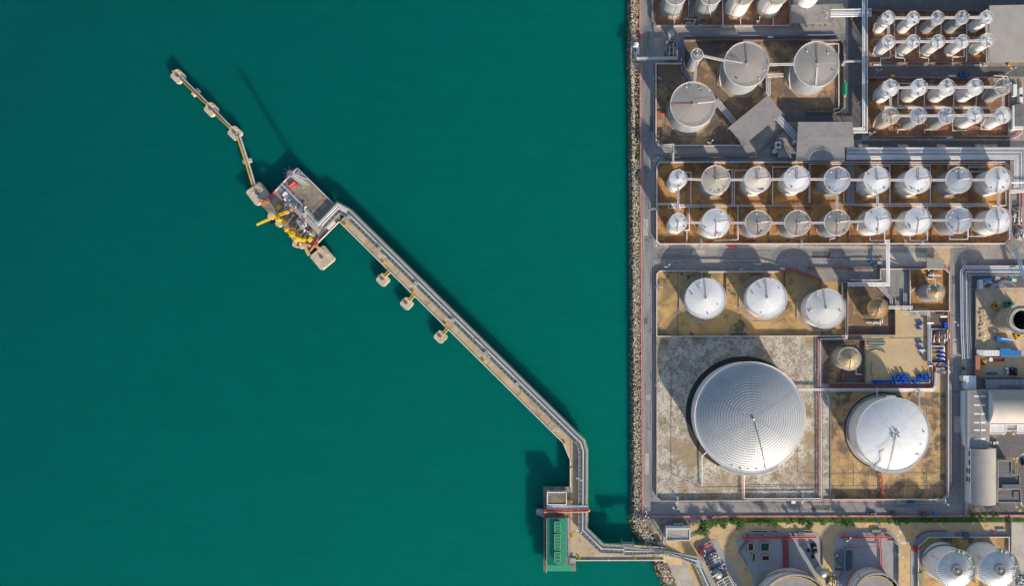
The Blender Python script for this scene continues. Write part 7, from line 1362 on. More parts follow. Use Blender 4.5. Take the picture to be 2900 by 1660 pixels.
CT = 'site containers in the construction yard'
crate('short white container at the left end of the container row', 'v', 712, 778, (3.4, 3.0, 2.6), 'lightroof', group=CT); crate('long white container with ribbed roof in the middle of the container row', 'v', 893, 785, (9.0, 3.2, 2.6), 'white', group=CT)
c1 = crate('bright blue container nearest the white container', 'v', 1112, 772, (6.0, 4.2, 2.8), 'bluecont', group=CT); crate('bright blue container at the right end of the container row', 'v', 1280, 785, (6.2, 3.2, 2.6), 'bluecont', group=CT)
canopy('red-brown canopy roof beside the parking yard', pl('v', [(690, 828), (762, 828), (766, 1152), (692, 1152)]), 3.2, 'brick', None)
crate('long dark blue container beside the red-brown canopy', 'v', 676, 980, (1.6, 11.4, 2.4), 'bluepipe', group=CT)
crate('blue-grey cabinet standing in the dark corner of the construction yard', 'u', 733, 1155, (2.0, 5.2, 2.4), 'lightroof', group=None)
for i, (x, y, sx_, m, lb) in enumerate(((870, 1075, 5.0, 'bluepipe', 'flat blue sheet lying at the top of the construction yard'), (1265, 1030, 3.8, 'teal', 'teal sheet lying at the top of the construction yard'), (1290, 1085, 2.6, 'lightroof', 'pale sheet lying below the teal sheet'), (1030, 1050, 2.6, 'pale', 'pale frame lying beside the curved ring plates'))):
    crate(lb, 'u', x, y, (sx_, 1.6, .5), m, 0, name='sheet_stack', cat='sheets', group='materials in the construction yard')
for i, (x, y, r_, a0, a1, lb) in enumerate(((1150, 1230, 24, 35, 140, 'curved pale ring plates stacked over the tan heap'), (1030, 1290, 25, 30, 140, 'curved grey ring plates stacked nearest the digger'), (870, 1200, 17, 60, 160, 'short curved ring plates left of the stacks'))):
    c = ws('u', x, y, 0); root = thing('ring_plates', lb, 'steel plates', (c.x, c.y, 0), 'curved plates in the construction yard'); R = r_ * .2 * 1.0 * 1.0 * 1.15
    for k_ in range(4): mb = MB(); mb.ring((c.x + .3 * k_, c.y - .55 * k_), .1 + .25 * k_, .32 + .25 * k_, R, R + .32, 14, radians(a0), radians(a1)); mb.build('plate', M[('gratinglight', 'pink', 'white', 'steel')[k_]], root)
mb = MB()
for i in range(46):
    u = i / 45; a = ws('v', 790 + random.uniform(-28, 28), 90 + 500 * u, 0); R = random.uniform(.9, 1.7); mb.surf((a.x, a.y), 9, [(R, 0), (R * .7, .35), (R * .3, .62), (.02, .7)], False)
o = mb.build('sand_heap', M['yard3']); tag(o, 'long low heap of pale earth left of the raw concrete tank', 'earth heap', kind='stuff')
mb = MB()
for i in range(40): a = ws('v', 900 + 4.5 * i + random.uniform(-12, 12), 260 + 6 * i + random.uniform(-10, 10), 0); rock(mb, (a.x, a.y, .1), random.uniform(.25, .6))
o = mb.build('rubble', M['concwall']); tag(o, 'loose concrete rubble at the foot of the raw concrete tank', 'rubble', kind='stuff')
for x, y, m, lb in ((875, 1108, 'steeld', 'first'), (897, 1108, 'steeld', 'second'), (925, 1108, 'steeld', 'third'), (975, 1108, 'steeld', 'fourth'), (1013, 1108, 'steeld', 'last')): crate(f'{lb} of five small dark blocks in a line on the pale parking slab', 'v', x, y, (1.1, .9, .4), m, name='block', group='dark blocks on the parking slab', rib=False)
# site huts at the right end of the slim tanks
for x, y, sz, m, lb in ((1810, 855, (2.0, 6.5, 2.4), 'white', 'narrow white site hut nearest the last slim tank of the third row'), (1866, 875, (1.6, 5.0, 2.4), 'white', 'white site hut by the red pipe, upper of two'), (1867, 930, (1.6, 4.2, 2.4), 'white', 'white site hut by the red pipe, lower of two'), (1850, 1035, (4.8, 5.8, 2.6), 'roofdark', 'dark-roofed site hut beside the last slim tank, upper of two'), (1850, 1140, (4.8, 6.2, 2.6), 'roofdark', 'dark-roofed site hut beside the last slim tank, lower of two'), (1800, 1100, (1.6, 12.0, 2.4), 'lightroof', 'long pale strip hut next to the last slim tank of the fourth row'), (1840, 1205, (6.0, 1.6, 2.0), 'white', 'low white hut below the dark-roofed site huts'), (1240, 715, (4, 1.2, 1.0), 'lightroof', 'pale box on the road edge above the third slim row'), (684, 713, (2.2, 1.2, .9), 'yellow', 'small yellow box on the verge above the third slim row'), (1775, 606, (1.8, 1.2, .9), 'amber', 'small amber box below the huge grey roof'), (1480, 610, (4, .9, .8), 'white', 'white trough on the road edge below the second slim row'), (1545, 605, (2.6, 1.8, 1.4), 'steel', 'grey box at the corner below the second slim row')):
    crate(lb, 'b', x, y, sz, m, cat='hut' if 'hut' in lb else 'box', name='site_hut' if 'hut' in lb else 'crate', group='huts beside the slim tanks' if 'hut' in lb else None, lidm='wallc' if m == 'roofdark' and 0 else None)
pipes('pipeline', 'bright red pipe framing the site huts on their right', wl('b', [(1888, 760, .8), (1893, 1230, .8), (1850, 1270, .8), (1755, 1298, .8)]), [0, .8], [.26, .16], ['redpipe', 'pink'], None)
# green cylinder beside the broad grey tank
a, b = ws('b', 240, 775, 1.6), ws('b', 240, 888, 1.6); root = thing('pressure_vessel', 'bright green horizontal cylinder beside the broad grey tanks', 'pressure vessel', (a.x, a.y, 0)); mb = MB(); mb.tube([a, b], 1.15, 14); mb.build('shell', M['green'], root)
for q in (.2, .8): p_ = a.lerp(b, q); mb = MB(); mb.box((p_.x, p_.y, .4), (2.2, .5, .8)); mb.build('saddle', M['pingrey'], root)
mb = MB(); mb.tube([b, b + Vector((.4, -.8, 0)), b + Vector((.4, -1.0, -1.2))], .15, 6); mb.build('pipe', M['white'], root)
# small coast pump bay
a, b = ws('a', 138, 402, 2.2), ws('a', 130, 440, 2.2); root = thing('pressure_vessel', 'short white tank in the small pump bay by the sea', 'pressure vessel', (a.x, a.y, 0)); mb = MB(); mb.tube([a, b], 1.5, 14); mb.build('shell', M['white'], root); mb = MB(); mb.box((a.x, a.y - 1, .5), (2.4, 2.6, 1)); mb.build('saddle', M['pingrey'], root)
crate('grey-blue cabinet beside the short white tank of the coast pump bay', 'a', 152, 478, (1.6, 4.2, 1.6), 'lightroof', rib=False)
pipes('pipeline', 'white pump pipes below the short white tank in the coast bay', wl('a', [(122, 480, 1.2), (122, 500, 1.2), (130, 535, 1.2)]), [0, .9], .25, [WP], None)
# manifold stacks: clusters of short pipes and valves on a base
def skid(label, s, x0, y0, x1, y1, n, ms, hmax=2.0, seed=1, base='bund_dark', rot=0.0, z0=.06, zb=0.0):
    rn = random.Random(seed); a, b = ws(s, x0, y0), ws(s, x1, y1); xa, xb, ya, yb = min(a.x, b.x), max(a.x, b.x), min(a.y, b.y), max(a.y, b.y); cx, cy = (xa + xb) / 2, (ya + yb) / 2
    root = thing('manifold', label, 'pipe manifold', (cx, cy, 0), None); ca, sa = cos(rot), sin(rot)
    def T(x_, y_, z_): return Vector((cx + (x_ - cx) * ca - (y_ - cy) * sa, cy + (x_ - cx) * sa + (y_ - cy) * ca, z_ + zb))
    mb = MB(); mb.prism(xy([T(xa, ya, 0), T(xb, ya, 0), T(xb, yb, 0), T(xa, yb, 0)]), zb, zb + z0 + .06); mb.build('base_slab', M[base], root)
    for i in range(n):
        m = ms[i % len(ms)]; z = rn.uniform(.5, hmax); mb = MB()
        if i % 2 == 0: y_ = ya + (yb - ya) * (i + .5) / n; x0_, x1_ = xa + (xb - xa) * rn.uniform(0.02, .3), xa + (xb - xa) * rn.uniform(.6, .98); mb.tube([T(x0_, y_, .1), T(x0_, y_, z), T(x1_, y_, z), T(x1_, y_ - .7, z), T(x1_, y_ - .7, .1)], rn.uniform(.12, .26), 6)
        else: x_ = xa + (xb - xa) * (i + .5) / n; y0_, y1_ = ya + (yb - ya) * rn.uniform(.02, .4), ya + (yb - ya) * rn.uniform(.6, .98); mb.tube([T(x_, y0_, .1), T(x_, y0_, z), T(x_, y1_, z), T(x_ + .6, y1_, z)], rn.uniform(.1, .22), 6)
        mb.build('pipe', M[m], root)
    for i in range(n // 2 + 2):
        q = T(rn.uniform(xa, xb), rn.uniform(ya, yb), 0); mb = MB(); mb.cyl((q.x, q.y), zb + .1, zb + rn.uniform(1.0, hmax + .6), rn.uniform(.2, .4), n=10); q2 = zb + rn.uniform(1.0, hmax); mb.ring((q.x, q.y), q2, q2 + .1, .3, .5, 10); mb.build('valve', M[rn.choice(ms + ['white', 'steeld'])], root)
    return root
skid('pump bay with dark floor and pipe loops between drum yard and east road', 'z', 150, 330, 600, 640, 14, [GP, WP, 'orange', 'redbrown'], 2.0, 3, 'asphalt_d')
skid('tangle of pipes and valves below the blue pump row', 'z', 200, 1200, 620, 1420, 12, [GP, WP, 'pink', 'redpipe', 'steel'], 2.2, 5)
skid('crowded white pipe and valve cluster at the right edge of the long compound', 'd', 1800, 600, 1890, 790, 12, [WP, WP, GP, 'steel'], 3.0, 7)
skid('stacked white valve manifold at the far right below the pipe and valve cluster', 'd', 1825, 800, 1910, 920, 12, [WP, 'steel', WP], 2.4, 8)
skid('dark valve pit in the walled corner of the top compound', 'a', 560, 170, 740, 240, 8, [GP, 'steeld', WP], 1.6, 9)
skid('manifold of pipes and valves by the coast road near the slim silo', 'a', 400, 370, 520, 570, 14, [GP, WP, 'steeld', 'bluepipe'], 2.6, 10)
skid('pale valve cluster between the two small coast-end tanks', 'c', 490, 585, 550, 630, 6, [WP, GP], 1.8, 11)
skid('small pipe cluster above the small grey corner tank', 'f', 1010, 80, 1070, 150, 6, [GP, 'steeld', WP], 1.6, 12)
skid('dark machinery cluster in the plant corner beside the large stepped roof', 'a', 1400, 1370, 1460, 1450, 6, ['steeld', GP], 1.8, 13)
skid('pipe cluster of green and grey valves by the tan lane', 'j', 190, 600, 300, 830, 10, [GP, 'teal', 'steelg'], 1.4, 14, 'island', 0, .2)
skid('metering pipes with white valves behind the sloping rack', 'k', 460, 470, 900, 780, 14, [WP, GP, 'steel', 'steelg'], 2.2, 15, 'bund_dark', radians(28), .2)
skid('blue-black pump pit with pipework beside the shiny round vessel', 'k', 640, 860, 1130, 1130, 10, ['bluepipe', 'steeld', GP, 'lightroof'], 1.8, 16, 'asphalt_d', radians(28), .2)
skid('yellow-green pump cluster between the tan lane and open-topped tanks', 'l', 1380, 540, 1580, 720, 9, ['steelg', 'yellow', GP, WP], 2.4, 17, 'asphalt_d', 0, .2)
skid('pump cluster at the right edge below the ribbed tanks', 'j', 2440, 920, 2560, 1053, 10, ['lightroof', GP, 'steelg'], 2.4, 18, 'asphalt_d')
skid('white valve cluster beside the rust-brown tank', 'f', 430, 560, 600, 590, 5, ['pink', WP], 1.4, 19)
skid('dense grey and red pipe manifold in the middle of the loading platform', 'n', 640, 560, 800, 660, 14, [GP, 'redbrown', WP, 'steeld', 'teal', 'pink'], 2.4, 31, 'deckdark', radians(-45), .02, DZ)
skid('tight row of pale pipes and valves behind the yellow loading arms', 'n', 770, 790, 960, 880, 16, ['pink', GP, WP, 'redbrown', 'steeld', 'lightroof'], 2.0, 32, 'deckdark', radians(-45), .02, DZ)
skid('pipe and valve group at the platform\'s lower corner', 'n', 930, 920, 1020, 1000, 9, [GP, 'pink', 'steelg', 'yellow'], 1.8, 33, 'deckdark', radians(-45), .02, DZ)
# blue pumps in the bay
for i, (y, lb) in enumerate(((845, 'uppermost'), (950, 'middle'), (1055, 'lowest'))):
    p_ = ws('z', 410, y, 0); root = thing('pump_set', f'{lb} blue pump set in the pump bay beside the east road', 'pump', (p_.x, p_.y, 0), 'blue pumps of the pump bay')
    mb = MB(); mb.box((p_.x, p_.y, .25), (3.6, 1.7, .4)); mb.build('base', M['blue'], root); mb = MB(); mb.tube([p_ + Vector((-1.3, 0, 1)), p_ + Vector((.2, 0, 1))], .65, 12); mb.build('motor', M['blue'], root); mb = MB(); mb.cyl((p_.x + 1, p_.y), .4, 1.6, .55, n=12); mb.build('casing', M['blue'], root)
    mb = MB(); mb.tube([p_ + Vector((-.6, .5, 1.8)), p_ + Vector((.2, .4, 1.8)), p_ + Vector((1.1, -.5, 1.8)), p_ + Vector((1.1, -.5, .6))], .2, 6); mb.build('pipe', M['white'], root); mb = MB(); mb.tube([p_ + Vector((-4.0, .5, 1.4)), p_ + Vector((-.6, .5, 1.4))], .15, 6); mb.build('feed_pipe', M[GP], root)
pipes('pipeline', 'white hook-shaped pipe above the blue pumps', wl('z', [(200, 735, 1.6), (490, 735, 1.6), (492, 858, 1.6), (470, 860, .5)]), [0], .26, [WP], None)
pipes('pipeline', 'white U-shaped pipe loop in the pump bay\'s upper right', wl('z', [(450, 470, 1.6), (520, 470, 1.6), (520, 580, 1.6), (545, 600, 1.6), (580, 570, 1.6), (575, 440, 1.6)]), [0], .22, [WP], None)
wall('bund_wall', 'pale frame wall round the pump bay beside the east road', pl('z', [(600, 300), (140, 290), (140, 1175), (625, 1175)]), .9, .3, 'wallc', cap='pink')
crate('dark blue tank box above the pump bay', 'z', 505, 190, (1.9, 2.8, 1.6), 'blue', rib=False); a, b = ws('z', 45, 125, 2), ws('z', 210, 125, 2); mb = MB(); mb.tube([a, b], .7, 12); tag(mb.build('strainer', M['steel'], None, a), 'short grey cylinder lying across the pipes above the pump bay', 'strainer')
a, b = ws('z', 85, 1238, 2), ws('z', 190, 1238, 2); mb = MB(); mb.tube([a, b], .55, 12); tag(mb.build('strainer', M['steel'], None, a), 'short grey cylinder lying below the pump bay\'s left corner', 'strainer')
a, b = ws('f', 1130, 515, 1.6), ws('f', 1195, 515, 1.6); mb = MB(); mb.tube([a, b], .8, 12); tag(mb.build('strainer', M['steel'], None, a), 'grey cylinder lying beside the orange pipe of the east road', 'strainer')
# ------------------------------------------------------------------ the blue drums
drum = None; DL = 'blue drum in the rows and stacks along the lower edge of the drum yard'
def drum_at(p, label=DL, group='blue drums in the drum yard'):
    global drum
    if drum is None:
        mb = MB(); mb.cyl((p[0], p[1]), p[2], p[2] + .95, .41, n=12); mb.ring((p[0], p[1]), p[2] + .32, p[2] + .36, .4, .43, 12); mb.ring((p[0], p[1]), p[2] + .9, p[2] + .98, .35, .43, 12)
        drum = mb.build('drum', M['blue'], None, Vector(p)); return tag(drum, label, 'drum', group)
    o = drum.copy(); C.objects.link(o); o.location = p; o['label'] = label; o['group'] = group; return o
cnt = 0
def drums(s, x0, y0, x1, y1, dx, dy, miss=.1):
    global cnt
    a, b = ws(s, x0, y0), ws(s, x1, y1); y = a.y
    while y >= b.y:
        x = a.x
        while x <= b.x:
            if random.random() > miss + .08:
                jx, jy = random.uniform(-.12, .12), random.uniform(-.12, .12); drum_at((x + jx, y + jy, .06)); cnt += 1
                if random.random() < .25: drum_at((x + jx + .1, y + jy, 1.05)); cnt += 1
            x += dx
        y -= dy
drums('f', 500, 1124, 940, 1142, .87, .88, .03); drums('f', 690, 1084, 835, 1103, .87, .88, .05); drums('f', 732, 1064, 812, 1078, .87, .88, .04); drums('f', 905, 1064, 1022, 1080, .87, .88, .04); drums('f', 925, 1090, 1026, 1112, .87, .88, .04)
for x, y, n_, lb in ((893, 499, 3, 'blue drums under the pale pipes at the yard\'s upper edge'), (942, 580, 7, 'biggest loose cluster of blue drums in the yard'), (938, 632, 3, 'few blue drums below the biggest loose cluster'), (940, 760, 5, 'blue drums beside the pump bay wall, above the hoses\' level'), (945, 822, 4, 'blue drums beside the pale tipped sheet'), (970, 880, 2, 'pair of blue drums inside the yellow painted box'), (322, 1090, 1, 'single blue drum below the small tan tank')):
    c_ = ws('f', x, y)
    for i in range(n_): drum_at((c_.x + (i % 4 - 1.5) * .88, c_.y - (i // 4) * .9 + random.uniform(-.1, .1), .06), lb, 'loose blue drums in the drum yard')
crate('pale tipped sheet beside the loose blue drums', 'f', 970, 835, (4.2, 1.2, .4), 'white', -5, name='sheet_stack', cat='sheets', rib=False)
# hoses on the yard
for i, (P, lb, m) in enumerate((([(450, 735), (520, 742), (610, 735)], 'uppermost green hose at the drum yard\'s left', 'steelg'), ([(452, 760), (530, 772), (612, 762)], 'second green hose at the drum yard\'s left', 'teal'), ([(455, 785), (530, 795), (612, 790)], 'third green hose at the drum yard\'s left', 'steelg'), ([(460, 812), (540, 808), (600, 830), (622, 860)], 'long drooping green hose below the other hoses', 'steelg'), ([(470, 840), (530, 826), (590, 842), (618, 858)], 'lowest green hose ending beside the drooping one', 'steeld'), ([(496, 940), (486, 990), (488, 1050), (503, 1082)], 'dark hose lying upright alone in the drum yard', 'steelg'))):
    mb = MB(); Q = wl('f', P, .2); R_ = [Q[0]]
    for a, b, c_ in zip(Q, Q[1:], Q[2:] + [Q[-1]]): R_ += [a.lerp(b, .5), b]
    mb.tube(Q, .24, 6); tag(mb.build('hose', M[m], None, Q[0]), lb, 'hose', 'hoses in the drum yard')
crate('blue and white hose reel frame lying on the green hoses', 'f', 535, 768, (10.0, 1.1, .4), 'roofblue', -1, name='hose_reel', cat='hose reel')
# ------------------------------------------------------------------ plant corner beside the large stepped roof
c_ = ws('a', 1468, 1358, 2.2); root = thing('cooling_unit', 'white square fan unit in the dark plant corner', 'cooling unit', (c_.x, c_.y, 0)); mb = MB(); mb.box((c_.x, c_.y, 1.3), (3.0, 3.8, 2.4)); mb.build('body', M['white'], root); mb = MB(); mb.ring((c_.x, c_.y), 2.5, 2.7, .8, 1.1, 20); mb.cyl((c_.x, c_.y), 2.5, 2.55, .8, n=20); mb.build('fan', M['steeld'], root)
for x, y, rr, hh, m, lb in ((1612, 1336, 1.2, 3.0, 'lightroof', 'small white round tank by the large stepped roof'), (1420, 1428, 1.1, 3.2, 'steel', 'small grey round tank in the dark plant corner'), (455, 345, 1.6, 5.0, 'steel', 'shiny round filter vessel by the coast road manifold')):
    c_ = ws('a', x, y); root = thing('vessel', lb, 'vessel', (c_.x, c_.y, 0)); mb = MB(); mb.cyl((c_.x, c_.y), .3, hh, rr, n=18, bottom=False, top=False); mb.build('shell', M[m], root); mb = MB(); mb.surf((c_.x, c_.y), 18, [(rr, hh), (rr * .7, hh + rr * .3), (.02, hh + rr * .4)]); mb.build('head', M[m], root); mb = MB(); mb.ring((c_.x, c_.y), hh - .1, hh, rr, rr + .4, 18); mb.build('ring_platform', M['steel'], root)
# shiny round vessels in the south
for s, x, y, rr, hh, m, lb in (('k', 873, 1150, 1.95, 6.0, 'steel', 'shiny round vessel with railing beside the metering skid'), ('l', 1320, 490, 2.0, 7.0, 'gratinglight', 'shiny round vessel between open-topped tanks and tan lane'), ('j', 55, 905, .9, 5.0, 'gratinglight', 'slim shiny vessel near the tan lane\'s lower end')):
    c_ = ws(s, x, y, hh); root = thing('vessel', lb, 'vessel', (c_.x, c_.y, 0)); mb = MB(); mb.cyl((c_.x, c_.y), 0, hh, rr, n=24, bottom=False, top=False); mb.build('shell', M[m], root); mb = MB(); mb.surf((c_.x, c_.y), 24, [(rr, hh), (rr * .85, hh + .5), (rr * .5, hh + .85), (.02, hh + 1)]); mb.build('head', M['alu'], root); rail(root, 'handrail', (c_.x, c_.y), rr + .35, hh - .4, 'steelg', 20, posts=12); mb = MB(); mb.ring((c_.x, c_.y), hh - .5, hh - .4, rr, rr + .5, 24); mb.build('ring_platform', M['steelg'], root)
a, b = ws('k', 690, 1210, 6.5), ws('k', 850, 1110, 7.2); mb = MB(); mb.bar(a, b, .45); tag(mb.build('davit', M['white'], None, a), 'white davit arm reaching over the shiny round vessel', 'davit')
# solar-like skid roof
P = [W(px('k', *p), 2.6) for p in ((835, 1370), (1175, 1180), (1330, 1480), (1420, 1700), (1080, 1880))]; P = [P[0], P[1], W(px('k', 1530, 1860), 2.6), W(px('k', 1190, 2050), 2.6)]
root = thing('analyser_roof', 'dark panelled roof with white frame beside the sloping rack, lower edge', 'roof', P[0]); mb = MB(); mb.prism(xy(P), 2.2, 2.5); mb.build('panels', M['roofdark'], root); mb = MB(); Q = P + [P[0]]
for a, b in zip(Q[:-1], Q[1:]): mb.bar(a, b, .35, .25)
mb.bar(P[0].lerp(P[1], .5), P[3].lerp(P[2], .5), .35, .25)
for i in range(1, 9): mb.bar(P[0].lerp(P[3], i / 9), P[1].lerp(P[2], i / 9), .14, .22)
mb.build('frame', M['white'], root); mb = MB(); cc = sum(P, Vector((0, 0, 0))) / 4; Q = [cc + (p - cc) * 1.22 for p in P]; Q.append(Q[0])
for a, b in zip(Q[:-1], Q[1:]): mb.bar(a + Vector((0, 0, -1.4)), b + Vector((0, 0, -1.4)), .18); mb.bar((a.x, a.y, 0.1), (a.x, a.y, 1.2), .15)
mb.build('guard_rail', M['yellow'], root)
for p_ in P: mb = MB(); mb.bar((p_.x, p_.y, 0), (p_.x, p_.y, 2.2), .25); mb.build('post', M['steel'], root)
# red fire mains
k_z = lambda pts, z: wl('k', [(p[0], p[1], z) for p in pts])
pipes('pipeline', 'thick red fire pipe on the metering skid, bending down at its left', k_z([(700, 195), (500, 300), (280, 385), (280, 440), (380, 600)], 1.2), [0, .9], [.45, .25], ['redpipe', 'redpipe'], 'red fire pipes', step=5, frame='redpipe')
pipes('pipeline', 'long red fire pipe over the kerb basins, left of the tan lane', wl('i', [(1505, 468, 1.6), (2010, 462, 1.6), (2420, 458, 1.6)]), [0, .9], [.4, .28], ['redpipe', 'redpipe'], 'red fire pipes', step=8, frame='redpipe')
pipes('pipeline', 'broad bundle of red pipes dropping to the large open-topped tank', wl('i', [(2040, 440, 1.4), (2040, 520, .5), (2045, 840, .5)]), sp(6, .62), .2, ['redbrown', 'redpipe', 'redbrown'], 'red fire pipes')
pipes('pipeline', 'red fire pipe crossing the pipe bay above the smaller open-topped tank', wl('j', [(255, 462, 1.6), (600, 458, 1.6), (895, 455, 1.6)]), [0, .9], [.36, .24], ['redpipe', 'redpipe'], 'red fire pipes', step=7, frame='redpipe')
pipes('pipeline', 'red pipes turning down right of the pipe bay to the smaller open-topped tank', wl('j', [(752, 450, 1.4), (752, 560, 1.2), (766, 600, 1.0), (768, 840, 1.0)]), sp(2, .9), .24, ['redpipe'], 'red fire pipes')
pipes('pipeline', 'thin red pipe stepping across the pipe bay to the blue line', wl('j', [(738, 572, 1.2), (560, 573, 1.2), (315, 590, 1.2), (315, 620, 1.2)]), [0], .18, ['redpipe'], 'red fire pipes')
pipes('pipeline', 'bright blue pipe running down beside the pipe bay valves', wl('j', [(316, 610, 1.4), (316, 920, 1.4), (262, 990, 1.4), (262, 1100, 1.4)]), [0, -1.8], [.5, .22], ['bluepipe', 'redbrown'], None, step=9)
pipes('pipeline', 'pale green square pipe loop in the pipe bay', wl('j', [(330, 598, 1), (425, 598, 1), (425, 840, 1), (375, 890, 1)]), sp(2, .9), .18, ['gratinglight', GP], None)
pipes('pipeline', 'dark red pipes leaning over the ribbed tanks\' left corner', wl('j', [(1168, 560, 1.6), (1185, 620, 1.6)]), sp(3, 1.2), .3, ['redpipe'], None)
skid('red valve cluster at the left corner of the ribbed tanks\' compound', 'j', 1165, 555, 1220, 630, 5, ['redpipe', 'redpipe', 'wallred'], 2.0, 21, 'island', 0, .2)
# concrete basins with dark water
for x0, y0, x1, y1, w_, lb in ((1570, 520, 1640, 620, 0, 'upper left open basin beside the red fire pipe'), (1728, 518, 1836, 625, 1, 'large open basin with green water beside the red pipe bundle'), (1622, 645, 1660, 748, 0, 'narrow open basin, lower left of four'), (1740, 676, 1836, 745, 0, 'lower right open basin of four')):
    a, b = ws('i', x0, y1, .5), ws('i', x1, y0, .5); root = thing('basin', lb, 'basin', ((a.x + b.x) / 2, (a.y + b.y) / 2, 0), 'open concrete basins'); mb = MB()
    for c_, d_ in (((a.x, a.y), (b.x, a.y)), ((b.x, a.y), (b.x, b.y)), ((b.x, b.y), (a.x, b.y)), ((a.x, b.y), (a.x, a.y))): mb.bar((c_[0], c_[1], .55), (d_[0], d_[1], .55), .6, .9)
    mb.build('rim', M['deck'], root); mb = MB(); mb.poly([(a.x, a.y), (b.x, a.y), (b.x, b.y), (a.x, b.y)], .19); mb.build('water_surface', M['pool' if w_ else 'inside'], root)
for s, x0, y0, x1, y1, lb in (('i', 1606, 368, 1812, 394, 'long kerb pit above the red fire pipe'), ('i', 1866, 368, 1935, 394, 'short kerb pit above the red fire pipe'), ('i', 2265, 366, 2345, 390, 'small kerb pit near the tan lane'), ('j', 1760, 362, 1840, 372, 'short dark slot in the kerb above the ribbed tanks'), ('j', 2200, 352, 2305, 366, 'kerb slot at the right end above the ribbed tanks')):
    a, b = ws(s, x0, y1, .3), ws(s, x1, y0, .3); root = thing('kerb_pit', lb, 'pit', ((a.x + b.x) / 2, (a.y + b.y) / 2, 0), 'kerb pits'); mb = MB()
    for c_, d_ in (((a.x, a.y), (b.x, a.y)), ((b.x, a.y), (b.x, b.y)), ((b.x, b.y), (a.x, b.y)), ((a.x, b.y), (a.x, a.y))): mb.bar((c_[0], c_[1], .35), (d_[0], d_[1], .35), .35, .7)
    mb.build('rim', M['kerb'], root); mb = MB(); mb.poly([(a.x, a.y), (b.x, a.y), (b.x, b.y), (a.x, b.y)], .2); mb.build('pit_floor', M['inside'], root)
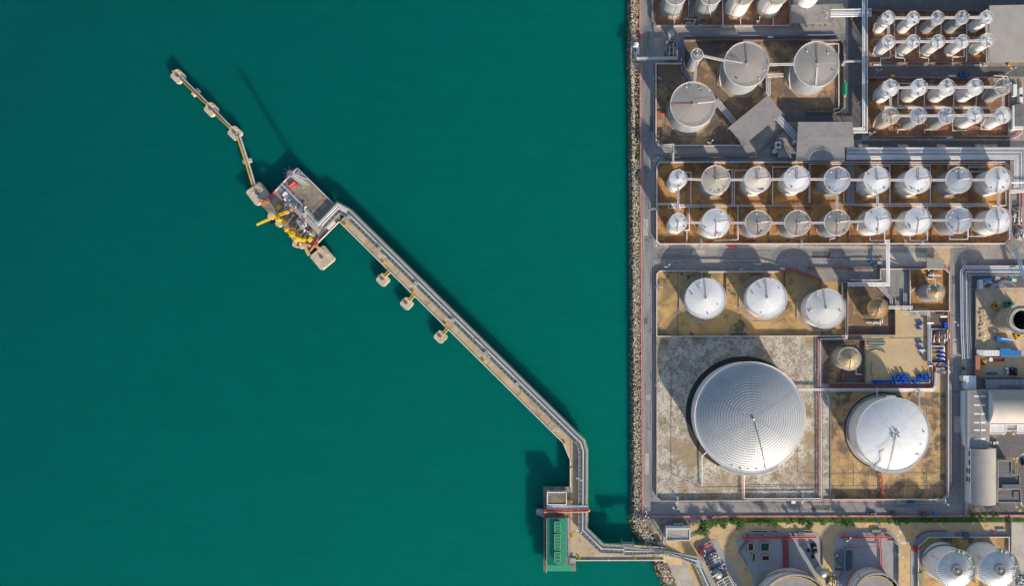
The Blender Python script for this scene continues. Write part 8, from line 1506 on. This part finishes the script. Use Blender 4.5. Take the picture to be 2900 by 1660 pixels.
# dark fallen foliage-like heap and small things on the pale apron
for x, y, r, lb in ((2385, 560, 42, 'black covered machine on the grey apron by the lane'), (2400, 620, 36, 'black covered bundle just below the covered machine'), (2320, 615, 18, 'small black bundle left of the covered machine'), (2375, 690, 20, 'small black bundle below the covered machine')):
    c_ = ws('i', x, y, .14); R = r * k2 * S; mb = MB(); mb.surf((c_.x, c_.y), 12, [(R, .14), (R * .9, .9), (R * .5, 1.5), (.02, 1.7)]); 
    for i in range(5): t = random.uniform(0, 6.3); mb.box((c_.x + R * .8 * cos(t), c_.y + R * .8 * sin(t), .7), (R * .7, .3, 1.1), t)
    tag(mb.build('covered_machine', M['black'], None, (c_.x, c_.y, 0)), lb, 'covered machine', 'black covered machines')
for s, x, y, sz, m, lb in (('i', 1785, 418, (.9, .7, .5), 'white', 'small white box beside the red fire pipe'), ('i', 2200, 395, (1.6, 1.8, 1.6), 'steeld', 'dark cabinet on the apron between pits'), ('i', 2135, 420, (1.0, 1.8, 1.4), 'teal', 'narrow teal cabinet right of the red pipe bundle'), ('i', 2260, 550, (2.2, 1.2, 1.0), 'steelg', 'green-grey pump box on the pale apron'), ('i', 322, 218, (1.4, .7, 1.2), 'black', 'black box under the red wall at the coast corner'), ('i', 470, 530, (2.4, 3.4, 1.6), 'steeld', 'dark grey shelter where the jetty comes ashore'), ('j', 1810, 430, (3.0, 3.4, 2.0), 'steeld', 'dark stair box framed in yellow at the ribbed tanks\' wall'), ('j', 1712, 404, (1.4, .7, .8), 'redpipe', 'small red box on the blue-grey apron, left of the stair box'), ('j', 2160, 404, (1.4, .7, .8), 'redpipe', 'small red box on the blue-grey apron, right of the stair box'), ('j', 1240, 935, (3.2, 4.6, 1.6), 'steelg', 'yellow-railed pit cover left of the ribbed tanks'), ('j', 1425, 158, (1.4, 1.6, 1.5), 'bluecont', 'blue bin against the red wall on the south road'), ('j', 700, 380, (5, 2.4, 1.0), 'steelg', 'mossy pump frame above the red pipe of the pipe bay'), ('g', 1603, 997, (2.2, 1.6, 1.6), 'white', 'white cabinet on the wall below the dome compound'), ('e', 1117, 78, (2.2, .9, 1.6), 'pale', 'small pale cabinet on the wall above the broad white tanks'), ('e', 1502, 72, (2.2, .9, 1.6), 'white', 'white cabinet on the wall where the red pipe line starts'), ('c', 1037, 980, (5.4, .9, 1.0), 'redpipe', 'red and white hose box below the long compound\'s wall'), ('c', 1275, 1152, (4.6, 1.2, .5), 'deck', 'low tan slab beside the middle road'), ('d', 485, 1135, (1.4, 1.6, 1.2), 'bluecont', 'blue bin among scrap below the middle road'), ('d', 515, 1165, (1.5, .8, .8), 'teal', 'teal box among scrap below the middle road'), ('d', 560, 1140, (2.6, 1.6, .9), 'steel', 'heap of grey scrap frames below the middle road'), ('a', 1390, 352, (2.9, .9, 1.2), 'lightroof', 'pale cabinet on the pipe line behind the broad grey tanks'), ('a', 990, 250, (6.5, .8, .9), 'white', 'long white hose box below the top compound\'s wall'), ('c', 1052, 181, (3.6, .8, .9), 'bluepipe', 'dark blue hose box above the long compound\'s wall'), ('f', 290, 0, (0.9, 0.9, .9), 'steeld', 'small dark box near the ramp'), ('h', 1100, 980, (1.6, 2.2, 1.2), 'pink', 'pale pink steps over the wall below the very broad white tank'), ('h', 740, 983, (1.2, .8, .8), 'pink', 'tiny pink box on the wall below the very broad white tank'), ('h', 970, 988, (2.4, .7, .8), 'wallred', 'red hose box below the very broad white tank'), ('b', 1215, 1290, (3.4, .9, .9), 'lightroof', 'pale hose box below the fourth slim row'), ('b', 540, 608, (4.6, .7, .8), 'pink', 'pale pink hose box below the second slim row, left'), ('b', 1135, 600, (3.4, .7, .8), 'redpipe', 'red lettered-looking hose box below the second slim row')):
    lb = lb.replace('lettered-looking ', ''); crate(lb, s, x, y, sz, m, name='cabinet', cat='box', group=None, rib=False)
# stiles over the walls
for s, x, y, rot, lb in (('e', 342, 245, 90, 'steel steps over the wall left of the first broad white tank'), ('c', 305, 640, 90, 'steel steps over the coast wall of the long compound'), ('c', 742, 958, 0, 'steel steps over the lower wall of the long compound, coast end'), ('c', 1678, 958, 0, 'steel steps over the lower wall of the long compound, middle'), ('g', 520, 980, 0, 'steel steps over the wall below the dome compound, left'), ('g', 1690, 970, 0, 'steel steps over the wall below the dome compound, right'), ('e', 340, 1160, 90, 'steel steps over the coast wall of the dome compound'), ('d', 790, 950, 0, 'steel steps over the lower wall of the long compound, right end'), ('h', 930, -20, 90, 'steel steps above the very broad white tank'), ('a', 330, 740, 90, 'steel steps over the coast wall of the broad grey tanks')):
    p_ = ws(s, x, y); root = thing('wall_steps', lb, 'steps', (p_.x, p_.y, 0), 'steel steps over walls', radians(rot)); ORG[root.name] = Vector((0, 0, 0))
    for sg in (-1, 1):
        mb = MB()
        for i in range(6): mb.box((0, sg * (2.6 - i * .42), .2 + .38 * i), (1.0, .36, .06))
        mb.build('tread_flight', M['steel'], root); mb = MB(); mb.bar((sg * .5, -2.6, 1.1), (sg * .5, 0, 3.2), .09); mb.bar((sg * .5, 2.6, 1.1), (sg * .5, 0, 3.2), .09); mb.build('handrail', M['pink'], root)
# small walkway ramp and its steps beside the third broad tank
canopy('long sloping grey ramp between the middle road and the apron below', pl('c', [(1640, 1120), (1880, 1205), (1990, 1208), (1990, 1300), (1880, 1290), (1600, 1195), (1500, 1150)]), .5, 'asphalt_d', None, posts=False, name='ramp', cat='ramp') if False else None
pipes('pipeline', 'thin pale pipes on the shore side of the gatehouse yard', wl('i', [(860, 450, .5), (945, 405, .5)]), [0], .3, ['steeld'], None)
SC.cycles.use_denoising = True
SC.cycles.max_bounces = 6
print('drums', cnt, 'objects', len(bpy.data.objects))
